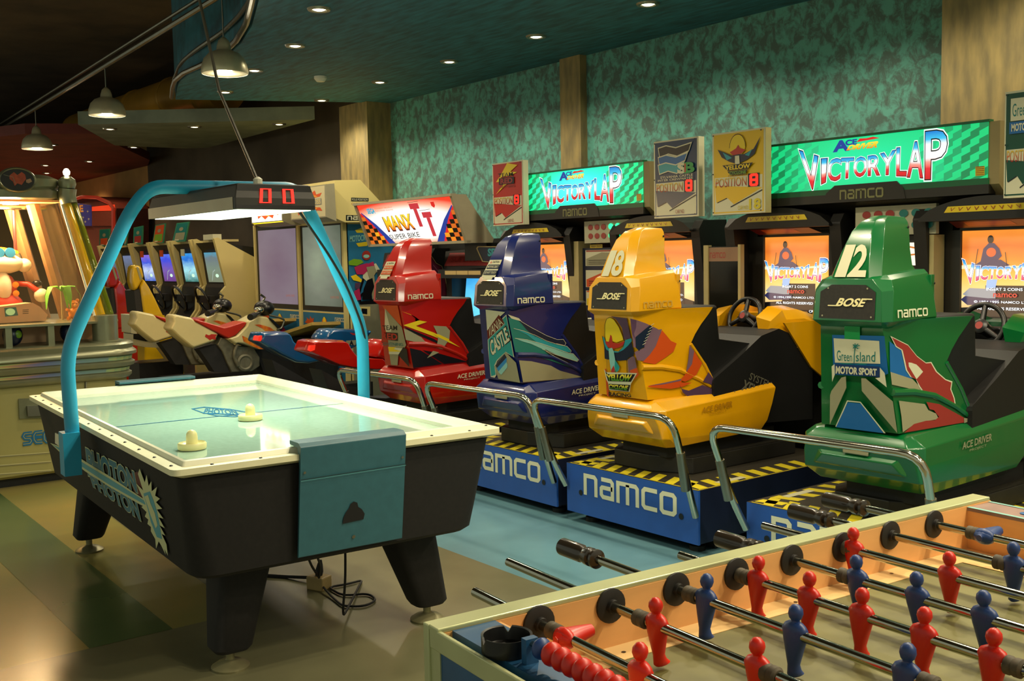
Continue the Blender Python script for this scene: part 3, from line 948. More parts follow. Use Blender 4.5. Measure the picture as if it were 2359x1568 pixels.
def graphics(kind, R, S_):
    """stickers; coordinates are photo pixels resolved on the real rear (R) and side (S_) surfaces"""
    Z1 = lambda pts: [(1340 + x / 5.228, 500 + y / 5.228) for x, y in pts]
    Z2 = lambda pts: [(1340 + x / 4.9, 760 + y / 4.9) for x, y in pts]
    G4 = lambda pts: [(1860 + x / 3.92, 740 + y / 3.92) for x, y in pts]
    B6 = lambda pts: [(1080 + x / 4.9, 700 + y / 4.9) for x, y in pts]
    R8 = lambda pts: [(820 + x / 5.6, 680 + y / 5.6) for x, y in pts]
    if kind == 'yellow':
        # rear panel
        R.poly(Z2([(280, 430), (320, 760), (290, 735), (268, 440)]), C['orange'])
        R.poly(Z1([(355, 1190), (550, 1215), (600, 1460), (520, 1470), (490, 1330), (420, 1230)]), C['purple'])
        R.poly(Z2([(235, 60), (262, 180), (268, 320), (300, 330), (350, 325), (420, 345), (520, 335), (540, 305), (590, 300), (600, 250), (560, 100), (490, 110), (475, 190), (420, 240), (350, 240), (300, 220), (270, 150), (245, 70)]), C['navy'])
        R.poly(Z2([(245, 70), (262, 85), (290, 150), (300, 190), (350, 230), (430, 240), (480, 185), (500, 110), (570, 90), (575, 120), (535, 170), (480, 220), (420, 250), (340, 250), (285, 215), (262, 150)]), C['cyan'])
        R.poly(Z1([(290, 1400), (290, 1290), (310, 1225), (350, 1200), (400, 1230), (460, 1320), (500, 1420), (510, 1475), (430, 1505), (380, 1490), (360, 1410), (335, 1500), (305, 1500)]), C['yellow'])
        R.line(Z1([(290, 1480), (290, 1290), (310, 1225), (350, 1200), (400, 1230), (460, 1320), (500, 1420), (520, 1475)]), .9, C['black'])
        R.poly(Z2([(275, 120), (320, 130), (335, 50), (350, 65), (360, 135), (420, 150), (500, 120), (480, 165), (430, 195), (360, 210), (310, 190), (285, 155)]), C['red'])
        R.poly(Z2([(320, 205), (355, 195), (375, 240), (390, 330), (440, 420), (430, 450), (405, 470), (395, 430), (380, 475), (345, 470), (325, 330), (318, 240)]), C['ice'])
        R.poly(Z2([(390, 330), (440, 410), (425, 460), (400, 475), (385, 400)]), C['teal'])
        R.poly(Z2([(350, 440), (375, 395), (388, 440), (378, 480), (345, 470)]), C['red'])
        R.line(Z2([(300, 330), (300, 470)]), .7, C['black']); R.line(Z2([(525, 325), (530, 480)]), 1.4, C['black'])
        R.poly(Z2([(535, 330), (590, 290), (615, 300), (640, 420), (545, 480)]), C['mauve'])
        R.poly(Z2([(560, 450), (640, 420), (665, 500), (600, 560)]), C['orange'])
        R.poly(Z2([(270, 435), (300, 470), (645, 480), (575, 600), (560, 690), (330, 670), (318, 590), (300, 560)]), C['white'])
        R.poly(Z2([(285, 452), (312, 490), (625, 492), (575, 578), (318, 570)]), C['black'])
        R.poly(Z2([(325, 600), (570, 612), (550, 685), (335, 660)]), C['black'])
        gy = grad('green_yellow_letters', [(0, '#3c7a1c'), (.45, '#5c8a1c'), (.6, '#d8c430'), (1, '#e0d040')], rough=.4)
        R.text('YELLOW', Z2([(318, 560), (560, 572), (585, 500), (305, 495)]), gy, .045)
        R.text('CYCLONE', Z2([(335, 650), (530, 672), (548, 622), (330, 608)]), gy, .04)
        R.text('RACING', Z2([(330, 735), (580, 748), (578, 712), (330, 690)]), C['black'], .03)
        # side panel
        S_.poly(Z1([(580, 1220), (660, 1240), (760, 1275), (900, 1340), (975, 1395), (900, 1568), (860, 1568), (700, 1568), (620, 1568)]), C['mauve'])
        S_.poly(Z1([(580, 1220), (655, 1240), (650, 1330), (625, 1400), (640, 1480), (600, 1400)]), C['purple'])
        S_.poly(Z2([(590, 250), (620, 235), (700, 200), (790, 0), (900, -10), (830, 180), (760, 290), (700, 350), (620, 340)]), C['mauve'])
        S_.poly(Z2([(900, 0), (1000, 120), (1065, 150), (1030, 240), (950, 300), (820, 385), (680, 360), (760, 280), (830, 180), (870, 70)]), C['orange'])
        S_.poly(Z2([(600, 80), (660, 30), (720, -20), (770, -60), (790, -20), (740, 80), (700, 150), (700, 190), (655, 215), (640, 235), (605, 200)]), C['navy'])
        for k in range(7):
            x = 770 - k * 16; y = -50 + k * 36
            S_.line(Z2([(x, y), (x + 38, y - 24)]), 1.0, C['white'])
        S_.poly(Z2([(1205, 170), (1255, 235), (1240, 380), (1195, 480), (1160, 490), (1190, 330)]), C['mauve'])
        S_.poly(Z2([(1255, 235), (1300, 310), (1345, 370), (1280, 500), (1200, 560), (1150, 580), (1100, 560), (1150, 500), (1230, 380)]), C['orange'])
        S_.poly(Z2([(730, 630), (900, 600), (1040, 570), (1110, 550), (1110, 590), (1230, 590), (1130, 635), (1000, 660), (880, 655), (740, 640)]), C['orange'])
        S_.poly(Z2([(740, 625), (900, 595), (1040, 565), (1110, 545), (1100, 570), (900, 612)]), C['mauve'])
        S_.poly(Z2([(1415, 470), (1535, 640), (1350, 580)]), C['purple'])
        S_.poly(Z2([(1085, 610), (1110, 660), (1190, 680), (1345, 615), (1505, 680), (1480, 712), (1180, 745), (1120, 700)]), C['purple'])
    elif kind == 'green':
        w2 = C['grey']
        R.poly(G4([(228, 120), (700, 130), (735, 470), (660, 500), (240, 480)]), C['blue'])
        R.poly(G4([(340, 40), (480, 45), (480, 180), (340, 180)]), C['green'])
        R.poly(G4([(243, 150), (655, 175), (665, 380), (255, 370)]), C['white'])
        R.text('Green', G4([(275, 350), (410, 360), (410, 280), (272, 255)]), C['dteal'], .0)
        R.text('sland', G4([(445, 358), (620, 362), (622, 270), (445, 275)]), C['dteal'], .0)
        R.line(G4([(430, 370), (432, 300), (440, 220)]), 2.0, C['dteal'])
        for p in ([(440, 222), (420, 205)], [(440, 220), (440, 195)], [(440, 220), (470, 200)], [(440, 220), (485, 215)], [(440, 220), (470, 245)], [(440, 220), (425, 240)]):
            R.line(G4(p), 2.2, C['dteal'])
        R.poly(G4([(300, 372), (400, 372), (437, 382), (500, 372), (560, 378), (540, 386), (330, 380)]), C['dteal'])
        R.poly(G4([(262, 380), (668, 402), (670, 498), (266, 462)]), mat('sticker_dark_blue', '#0b2c5c', .4, noise=0))
        R.text('MOTOR SPORT', G4([(272, 462), (640, 482), (640, 425), (275, 400)]), C['white'], .045)
        R.poly(G4([(235, 400), (262, 380), (264, 475), (240, 540)]), C['white'])
        R.poly(G4([(672, 410), (715, 460), (733, 588), (630, 505), (672, 500)]), C['white'])
        R.poly(G4([(365, 490), (370, 590), (220, 925), (222, 660), (235, 620), (325, 500)]), w2)
        R.poly(G4([(505, 505), (545, 508), (790, 715), (830, 1000), (510, 620)]), w2)
        R.poly(G4([(378, 705), (500, 718), (725, 1000), (710, 1000), (495, 726), (383, 716), (285, 945), (272, 940)]), C['white'])
        R.poly(G4([(385, 722), (500, 732), (708, 1000), (278, 946)]), C['blue'])
        # side
        S_.poly(G4([(735, 180), (840, 260), (870, 400), (940, 520), (740, 455)]), C['blue'])
        S_.poly(G4([(742, 455), (940, 520), (980, 560), (1045, 635), (755, 570)]), w2)
        S_.poly(G4([(740, 130), (800, 160), (900, 210), (980, 310), (1060, 370), (1110, 365), (1160, 450), (1240, 520), (1300, 540), (1290, 610), (1320, 690), (1335, 780), (1180, 715), (1050, 660), (1000, 590), (970, 520), (920, 500), (880, 440), (860, 350), (840, 260), (790, 230)]), C['white'])
        S_.poly(G4([(755, 145), (900, 218), (980, 318), (1060, 378), (1105, 375), (1150, 455), (1235, 528), (1290, 550), (1280, 610), (1310, 690), (1325, 775), (1180, 710), (1055, 650), (1010, 585), (975, 525), (930, 500), (890, 435), (872, 350), (850, 255), (795, 222)]), C['brick'])
        S_.poly(G4([(815, 715), (1050, 745), (1080, 800), (1150, 830), (1175, 880), (1050, 900), (950, 930), (850, 1000), (838, 860)]), w2)
        S_.poly(G4([(1062, 725), (1180, 745), (1400, 865), (1400, 910), (860, 1003), (950, 925), (1060, 895), (1140, 890), (1175, 860), (1130, 800), (1090, 790)]), C['brick'])
        S_.poly(G4([(1325, 745), (1490, 860), (1480, 862), (1340, 785)]), w2)
        S_.poly(G4([(1400, 868), (1500, 885), (1400, 915)]), w2)
    elif kind == 'blue':
        R.poly(B6([(195, 62), (415, 90), (370, 130), (340, 150), (215, 330)]), C['white'])
        R.poly(B6([(345, 118), (365, 150), (412, 200), (400, 225), (220, 395), (212, 300)]), C['dred'])
        R.text('VANIA', B6([(225, 385), (400, 225), (350, 150), (235, 270)]), C['white'], .0)
        R.poly(B6([(385, 160), (432, 118), (475, 350), (520, 600), (420, 545), (330, 640), (305, 700), (320, 800), (300, 830), (255, 820), (225, 500), (222, 400), (410, 220)]), C['white'])
        R.poly(B6([(390, 172), (430, 130), (470, 350), (512, 595), (425, 535), (325, 630), (295, 690), (312, 795), (262, 812), (240, 640), (228, 400), (415, 222)]), C['teal'])
        R.text('CASTLE', B6([(262, 580), (480, 400), (432, 250), (240, 420)]), C['black'], .06)
        R.text('CASTLE', B6([(268, 582), (470, 402), (425, 262), (246, 425)]), C['white'], .03)
        R.poly(B6([(425, 540), (545, 660), (590, 885), (345, 840), (300, 700)]), C['grey'])
        R.poly(B6([(415, 560), (440, 600), (330, 720), (312, 690)]), C['navy'])
        R.poly(B6([(440, 600), (440, 650), (350, 760), (328, 722)]), C['lblue'])
        R.poly(B6([(450, 680), (450, 710), (380, 795), (345, 762), (440, 650)]), C['ice'])
        # side flashes
        for col, pts in ((C['white'], [(437, 118), (560, 160), (590, 195), (480, 165)]),
                         (C['dteal'], [(440, 150), (560, 190), (700, 300), (830, 500), (870, 545), (1000, 610), (1150, 700), (1210, 735), (800, 600), (520, 540)]),
                         (C['navy'], [(555, 185), (700, 270), (870, 360), (1000, 410), (1060, 400), (1085, 430), (1075, 465), (980, 440), (850, 410), (740, 370), (650, 290), (600, 230)]),
                         (C['cyan'], [(500, 275), (600, 300), (740, 360), (870, 420), (1000, 460), (1100, 475), (1145, 520), (1140, 545), (1050, 535), (900, 480), (760, 430), (650, 345), (560, 300)]),
                         (C['ice'], [(510, 385), (650, 405), (820, 450), (960, 500), (1120, 555), (1170, 560), (1230, 625), (1215, 645), (1100, 610), (950, 560), (820, 505), (700, 450), (600, 420)]),
                         (C['black'], [(855, 510), (960, 560), (1120, 640), (1240, 745), (1000, 640), (870, 545)]),
                         (C['grey'], [(560, 635), (700, 645), (920, 695), (1020, 750), (1280, 822), (1000, 850), (605, 882)])):
            S_.poly(B6(pts), col)
        for pts in ([(440, 122), (560, 165), (590, 200), (700, 265), (870, 355), (990, 400), (1060, 397), (1088, 440), (1075, 467), (980, 445)],
                    [(500, 275), (600, 300), (740, 350), (870, 415), (1000, 455), (1100, 475), (1148, 525), (1140, 547)],
                    [(510, 385), (650, 402), (820, 448), (960, 495), (1120, 552), (1170, 558), (1232, 628), (1215, 647), (1100, 612), (950, 562), (820, 507)],
                    [(860, 530), (960, 590), (1100, 660), (1215, 735)]):
            S_.line(B6(pts), .8, C['white'])
    else:
        R.poly(R8([(345, 130), (545, 130), (600, 410), (380, 195)]), C['orange'])
        R.line(R8([(400, 200), (600, 412)]), 1.4, C['black'])
        R.poly(R8([(385, 170), (600, 412), (655, 640), (620, 700), (655, 760), (555, 765), (545, 900), (460, 895), (440, 760), (420, 560), (390, 380)]), C['grey'])
        R.poly(R8([(383, 165), (465, 465), (395, 470), (380, 380)]), C['white'])
        R.text('TEAM', R8([(355, 445), (540, 447), (540, 388), (350, 388)]), C['black'], .01)
        R.poly(R8([(395, 475), (550, 482), (552, 587), (400, 570)]), C['black'])
        R.text('RED', R8([(350, 560), (545, 572), (540, 495), (345, 485)]), C['red'], .03)
        R.text('LIGHTNING', R8([(330, 640), (620, 650), (615, 612), (330, 600)]), C['dteal'], .0)
        R.poly(R8([(430, 660), (610, 680), (655, 762), (440, 755)]), C['white'])
        R.poly(R8([(428, 662), (530, 665), (500, 690), (620, 722), (440, 722)]), C['yellow'])
        R.poly(R8([(560, 765), (625, 665), (670, 690), (705, 925)]), C['black'])
        # side
        S_.poly(R8([(610, 400), (1000, 560), (1300, 750), (1450, 830), (1400, 800), (1100, 640), (700, 470)]), C['black'])
        S_.poly(R8([(585, 205), (700, 245), (800, 320), (915, 342), (770, 395), (1000, 480), (1200, 580), (1340, 670), (1180, 600), (950, 510), (610, 385), (820, 320), (760, 275)]), C['yellow'])
        S_.poly(R8([(612, 425), (700, 465), (840, 540), (925, 637), (800, 610), (640, 575)]), C['grey'])
        S_.poly(R8([(995, 390), (1160, 400), (1210, 455), (1200, 560), (1115, 695), (1035, 670), (1055, 560), (1040, 480)]), C['grey'])
        S_.poly(R8([(1000, 495), (1060, 500), (1200, 565), (1190, 600), (1040, 530)]), C['yellow'])
        S_.poly(R8([(690, 680), (830, 710), (1110, 885), (735, 935)]), C['black'])
        S_.poly(R8([(850, 705), (1000, 730), (1440, 855), (1130, 882)]), C['black'])
        S_.poly(R8([(990, 715), (1068, 735), (910, 810)]), C['grey'])


def racer(cx, kind, dx, label):
    """one motion seat on its own platform"""
    t = thing('racing_simulator', label, 'arcade racing game', (cx, 3.687, 0), 0, None)
    # platform
    a = MB()
    a.box((-.478, .012, .062), (.478, 1.235, .322), M_bdark)
    a.box((-.478, 0, .058), (.478, .012, .322), M_bblue)
    A = quadart(a, [V((-.478, 0, .058)), V((.478, 0, .058)), V((.478, 0, .322)), V((-.478, 0, .322))], .001)
    A.shapes(NAMCO, [(.145, .42), (.855, .42), (.855, .86), (.145, .86)], M_logo)
    A.disc(.12, .44, .016, .058, C['black']); A.disc(.885, .46, .016, .058, C['black'])
    a.face([(-.478, 0, .3225), (.478, 0, .3225), (.478, 1.235, .3225), (-.478, 1.235, .3225)], M_tblk)
    z = .3232
    a.face([(-.46, .008, z), (.46, .008, z), (.46, .016, z), (-.46, .016, z)], M_tyel)
    a.face([(.462, .008, z), (.47, .008, z), (.47, 1.0, z), (.462, 1.0, z)], M_tyel)
    for k in range(8):
        x = -.40 + k * .107
        a.face([(x, .018, z), (x + .056, .018, z), (x + .056 - .06, .15, z), (x - .06, .15, z)], M_tyel)
    for s in (-1, 1):
        for k in range(8):
            y = .03 + k * .115
            a.face([(s * .458, y, z), (s * .458, y + .06, z), (s * .33, y + .09, z), (s * .33, y + .03, z)], M_tyel)
        a.face([(s * .44, .20, z + .0004), (s * .40, .20, z + .0004), (s * .40, .40, z + .0004), (s * .44, .40, z + .0004)], C['white'])
    a.build('platform', t, smooth=0)
    for sx in (-.38, .38):
        for y in (.10, 1.12):
            a = MB(); a.lathe([(.04, 0), (.04, .025), (.02, .03), (.02, .062)], (sx, y, 0), M_motion, seg=12)
            a.build('levelling_foot', t, smooth=30)
    a = MB(); a.box((-.44, .16, .01), (.44, .19, .062), M_motion); a.build('under_skirt', t, smooth=0)
    a = MB()
    a.loft([[(x + dx, y, z_) for x, y in ((-.20, .155), (.06, .155), (.27, .26), (.27, 1.1), (-.27, 1.1), (-.27, .26))] for z_ in (.3228, .41)], M_motion)
    a.loft([[(x * .8 + dx, .30 + (y - .3) * .85, z_) for x, y in ((-.20, .16), (.2, .16), (.27, .26), (.27, 1.1), (-.27, 1.1), (-.27, .26))] for z_ in (.40, .49)], M_blackm)
    a.face([(x + dx, y, .4105) for x, y in ((-.20, .155), (.06, .155), (.27, .26), (.27, 1.1), (-.27, 1.1), (-.27, .26))], M_tread)
    a.build('motion_base', t, smooth=0, bevel=.006)
    # chrome hand rail
    a = MB()
    a.tube([(-.470, -.012, .20), (-.492, -.075, .33), (-.515, -.215, .69), (.515, -.215, .70), (.492, -.075, .33), (.470, -.012, .20)], .017, M_chrome, 14, round_=.10)
    for s in (-1, 1):
        a.tube([(s * .494, -.075 - .03, .345), (s * .505, -.15, .53)], .0215, M_steel, 10)
    a.build('handrail', t, smooth=45)
    pod(t, kind, dx)
    # side lettering
    a = MB()
    q = [V((dx + .2925, .10, .58)), V((dx + .2925, .88, .60)), V((dx + .2925, .90, .71)), V((dx + .2925, .10, .67))]
    A = quadart(a, q, .0022)
    ink = mat('worn_gold_vinyl', '#a87410', .4, noise=0) if kind == 'yellow' else (C['grey'] if kind == 'green' else M_logo)
    A.text('ACE DRIVER', (.26, .55, .55, .84), ink, .02)
    A.text('PROJECT', (.33, .34, .50, .46), ink, .0)
    a.build('side_lettering', t, smooth=0)
    # seat bucket, cockpit tub
    a = MB()
    a.loft([[(x + dx, y, z_) for x, y in ring2] for z_, ring2 in (
        (.745, [(-.16, .30), (.16, .30), (.21, .48), (.25, 1.2), (-.25, 1.2), (-.21, .48)]),
        (.90, [(-.16, .22), (.16, .22), (.215, .44), (.255, 1.15), (-.255, 1.15), (-.215, .44)]),
        (1.0, [(-.16, .20), (.16, .20), (.215, .39), (.245, .50), (-.245, .50), (-.215, .39)]),
        (1.180, [(-.17, .20), (.17, .20), (.262, .43), (.25, .47), (-.25, .47), (-.262, .43)]))], M_seat)
    a.build('seat', t, smooth=25, bevel=.012)
    a = MB()
    prof = [(.42, .55), (.42, .80), (.62, .90), (.80, 1.0), (.95, 1.03), (1.25, .93), (1.25, .50)]
    a.prism([(dx - .272, y, z_) for y, z_ in prof], (.544, 0, 0), M_seat)
    for s in (-1, 1):
        pts = [(dx + s * .345, .80, 1.05), (dx + s * .345, 1.26, .98), (dx + s * .345, 1.26, .50), (dx + s * .345, .78, .66)]
    A = quadart(a, [V((dx + .2725, .30, .80)), V((dx + .2725, .76, .60)), V((dx + .2725, .86, .80)), V((dx + .2725, .40, .97))], .001)
    gl = mat('faint_grey_print', '#5c5a4c', .6, noise=0)
    if kind != 'green':
        A.text('SYSTEM', (.72, .62, 1.10, .80), gl, .01); A.text('XENO', (.66, .30, 1.02, .56), gl, .03); A.text('VICTORY', (.56, .02, .98, .20), gl, .01)
    a.build('cockpit_side', t, smooth=0, bevel=.02)
    # nose bodywork around the dashboard
    a = MB()
    Sc = SHELL[kind]
    for s in (-1, 1):
        a.loft([[(dx + s * (.13 + w_), y, z_) for w_, z_ in ((0, h - .03), (.10, h - .05), (ww, h - .10), (ww + .0, h - .26), (.04, h - .22))] for y, h, ww in ((.93, 1.12, .08), (1.03, 1.175, .13), (1.16, 1.175, .15), (1.385, 1.12, .15))], Sc)
        a.prism([(dx + s * .272, y, z_) for y, z_ in ((.98, 1.06), (1.385, 1.06), (1.385, .70), (1.22, .80))], (s * .012, 0, 0), Sc)
    a.box((dx - .14, 1.12, 1.0), (dx + .14, 1.38, 1.10), Sc)
    a.build('nose_body', t, smooth=30)
    a = MB()
    c = V((dx, .99, 1.085)); ax = V((0, -.93, .36)).normalized()
    u = V((1, 0, 0)); w_ = ax.cross(u)
    a.tube([c + (u * math.cos(2 * math.pi * k / 28) + w_ * math.sin(2 * math.pi * k / 28)) * .108 for k in range(28)], .013, M_black, 10, closed=True)
    for an in (90, 210, 330):
        d_ = u * math.cos(math.radians(an)) + w_ * math.sin(math.radians(an))
        a.tube([c, c + d_ * .104], [.016, .012], M_black, 8)
    a.lathe([(.035, -.01), (.035, .012), (.02, .02)], c, M_black, ax, 18)
    a.disc(c + ax * .022, ax, .018, C['brick'])
    a.tube([c - ax * .01, c - ax * .20], .03, M_black, 10)
    st = a.build('steering_wheel', t, smooth=50)
    a = MB(); a.box((dx - .12, 1.06, .92), (dx + .12, 1.16, 1.08), M_black); a.build('dashboard', t, smooth=0, bevel=.01)
    return t


racer(-3.817, 'yellow', -.063, 'yellow racing simulator seat with number 18 fin, on blue platform, third from left')
racer(-2.570, 'green', .080, 'green racing simulator seat with number 12 fin, nearest the football table')
racer(-4.862, 'blue', -.028, 'dark blue racing simulator seat with teal castle graphics, between the red and the yellow one')
racer(-5.980, 'red', -.080, 'red racing simulator seat with yellow lightning graphics, behind the air hockey table')
# ================================================================== twin screen cabinets of the racing game
M_cab = mat('black_cabinet_laminate', '#11100d', .5, noise=.2, scale=10)
M_bez = mat('dark_bezel_plastic', '#1d1b15', .45, noise=.1)
M_cheek = mat('tan_side_cheek', '#8f8054', .55, noise=.1, scale=4)
M_post = mat('cream_post', '#a89a68', .5, noise=.06)
M_mgreen = grad('backlit_green', [(0, '#10e8a8'), (.4, '#16dc90'), (1, '#0cc874')], radial=(.5, .5, 2.0, 1.2), em=1.15)
M_mgreen2 = grad('backlit_turquoise_green', [(0, '#60fff4'), (.45, '#20f0c8'), (.9, '#0cd080')], radial=(.5, .5, 2.0, 1.2), em=1.5)
M_mg1 = mat('backlit_light_green', '#1fd68c', .4, em=.85)
M_mg2 = mat('backlit_mid_green', '#0e9a5a', .4, em=.75)
M_mg3 = mat('backlit_soft_green', '#16b46e', .4, em=.85)
M_mgt = mat('backlit_turquoise', '#22e0c4', .4, em=1.15)
M_mw = mat('backlit_white', '#f4fff4', .4, em=1.3)
M_mk = mat('backlit_black', '#04120c', .4, noise=0)
M_vl = grad('backlit_logo_blue_white_red', [(0, '#c8101c'), (.22, '#e02030'), (.36, '#ff9a8a'), (.46, '#ffffff'), (.72, '#ffffff'), (.84, '#3ac0e8'), (1, '#0e7fd0')], em=1.15)
M_my = grad('backlit_yellow_orange', [(0, '#f07a10'), (.5, '#ffc818'), (1, '#ffe038')], em=1.1)
M_mb = mat('backlit_navy', '#0d3aa0', .4, em=.9)
M_mr = mat('backlit_red', '#e01818', .4, em=1.0)
M_sky = grad('screen_sunset', [(0, '#b87830'), (.25, '#ffe09a'), (.5, '#ffc04a'), (.66, '#f08a20'), (.82, '#d86a1c'), (1, '#f09030')], em=1.15, noise=.10)
M_sw = mat('screen_white', '#f2fbff', .4, em=1.5)
M_sb = mat('screen_blue', '#182c78', .4, em=.5)
M_sk = mat('screen_dark', '#0a0c18', .3, noise=0)
M_sm = mat('screen_mid', '#4a3a58', .3, em=.5)
M_slogo = grad('screen_logo', [(0, '#e82048'), (.25, '#f04a90'), (.38, '#ffffff'), (.7, '#ffffff'), (.85, '#40b8f0'), (1, '#1880e0')], em=1.25)
M_olive = mat('dim_printed_letters', '#7a7a4c', .5, noise=0)


def victory(A, quad, mw, mk, ml):
    """the swelling two-word logo, each letter in its own slanted cell; quad = bl, br, tr, tl"""
    cells = [('V', .00, .150, 1.10, .86, -.20, -.16), ('I', .175, .200, .76, .76, -.04, .0), ('C', .222, .312, .74, .72, .0, .04), ('T', .325, .405, .72, .70, .07, .09), ('O', .418, .505, .70, .70, .09, .09), ('R', .522, .600, .70, .73, .10, .09), ('Y', .612, .700, .74, .80, .09, .08),
             ('L', .722, .785, .86, .86, .03, .0), ('A', .795, .895, .98, .98, -.03, -.09), ('P', .915, 1.04, 1.25, 1.25, -.14, -.16)]

    def q2(u, v):
        x = (quad[0][0] * (1 - u) + quad[1][0] * u) * (1 - v) + (quad[3][0] * (1 - u) + quad[2][0] * u) * v
        y = (quad[0][1] * (1 - u) + quad[1][1] * u) * (1 - v) + (quad[3][1] * (1 - u) + quad[2][1] * u) * v
        return (x, y)
    for bold, mm in ((.046, mw), (.028, mk), (.010, ml)):
        k = A.lay()
        for ch, u0, u1, t0, t1, b0, b1 in cells:
            A.shapes(glyphs(ch, bold), [q2(u0 + (.05 if ch == 'V' else 0), b0), q2(u1, b1), q2(u1 + (0.01 if ch != 'V' else -.01), t1), q2(u0, t0)], mm, k)
            k += 1 if False else 0


def marquee(root, q, over=False):
    """backlit sign: q world corners bl, br, tr, tl"""
    o = V(root.location)
    ql = [V(p) - o for p in q]
    a = MB()
    a.face([p for p in ql], M_mgreen2 if over else M_mgreen, [(0, 0), (1, 0), (1, 1), (0, 1)])
    A = quadart(a, ql, .001)
    # slanted chequers fading in from both ends
    k = A.lay()
    N = 7
    for side in (0, 1):
        for i in range(8):
            for j in range(-1, N):
                if (i + j) % 2:
                    continue
                w_ = .034; h = 1.0 / N
                u0 = i * w_ if side == 0 else 1 - (i + 1) * w_
                s_ = .07
                v0 = j * h
                y = [v0, v0 + s_, v0 + s_ + h, v0 + h]
                y = [min(1, max(0, c)) for c in y]
                if y[3] - y[0] < .01 and y[2] - y[1] < .01:
                    continue
                A.poly([(u0, y[0]), (u0 + w_, y[1]), (u0 + w_, y[2]), (u0, y[3])], M_mg2 if i < 3 else (M_mg3 if i < 5 else M_mg1), k)
    victory(A, [(.180, .16), (.81, .16), (.81, .78), (.180, .78)], M_mw, M_mk, M_vl)
    A.text('A', (.35, .76, .415, .96), M_mb, .05)
    A.text('CE', (.405, .86, .455, .96), M_mb, .05)
    A.poly([(.455, .90), (.56, .93), (.53, .97), (.50, .955), (.47, .965)], M_mr)
    A.text('DRIVER', [(.41, .76), (.545, .76), (.56, .87), (.425, .85)], M_my, .05)
    A.rect(.955, .05, .99, .22, C['yellow'])
    for j in range(5):
        A.line([(.957, .07 + j * .035), (.988, .07 + j * .035)], .01, C['brick'])
    return a


def screen(root, q, name='screen'):
    o = V(root.location)
    ql = [V(p) - o for p in q]
    a = MB(); a.face(ql, M_sky, [(0, 0), (1, 0), (1, 1), (0, 1)])
    A = quadart(a, ql, .001)
    A.poly([(0, .62), (.25, .64), (.6, .61), (1, .64), (1, .60), (0, .58)], mat('screen_haze', '#ffe9b0', .4, em=1.1))
    A.poly([(0, .0), (1, 0), (1, .13), (.7, .20), (.3, .17), (0, .15)], M_sk)
    A.poly([(.28, 0), (.80, 0), (.80, .40), (.28, .40)], M_sk)
    # seated driver
    A.disc(.33, .90, .035, .045, M_sk); A.poly([(.22, .66), (.25, .80), (.31, .86), (.37, .86), (.43, .80), (.46, .72), (.40, .66)], M_sb)
    A.disc(.34, .76, .055, .05, mat('screen_orange', '#f05a20', .4, em=1.0)); A.poly([(.15, .62), (.25, .68), (.45, .68), (.55, .62), (.48, .58), (.2, .58)], M_sb)
    A.line([(.16, .60), (.19, .80)], .008, M_sk); A.line([(.52, .60), (.50, .76)], .008, M_sk)
    # car
    A.poly([(.02, .30), (.10, .37), (.40, .36), (.40, .26), (.1, .26)], mat('screen_grey', '#a8b0b8', .4, em=.8))
    A.poly([(.0, .24), (.05, .28), (.45, .25), (.40, .19), (.08, .18)], M_sb)
    A.poly([(.29, .36), (.40, .38), (.42, .47), (.30, .46)], mat('screen_light_blue', '#9cc4f4', .4, em=1.0))
    victory(A, [(.02, .46), (.94, .46), (.96, .66), (.02, .66)], M_sw, M_sb, M_slogo)
    A.text('INSERT 2 COINS', (.30, .345, .70, .375), M_sw, .01)
    A.text('namco', (.38, .275, .64, .315), M_mr, .02)
    A.text('© 1994,1995 NAMCO LTD.', (.16, .205, .80, .235), M_sw, .01)
    A.text('ALL RIGHTS RESERVED', (.20, .135, .78, .165), M_sw, .01)
    A.text('CREDIT 0/0', (.72, .035, .98, .065), M_sw, .01)
    return a.build(name, root, smooth=0)


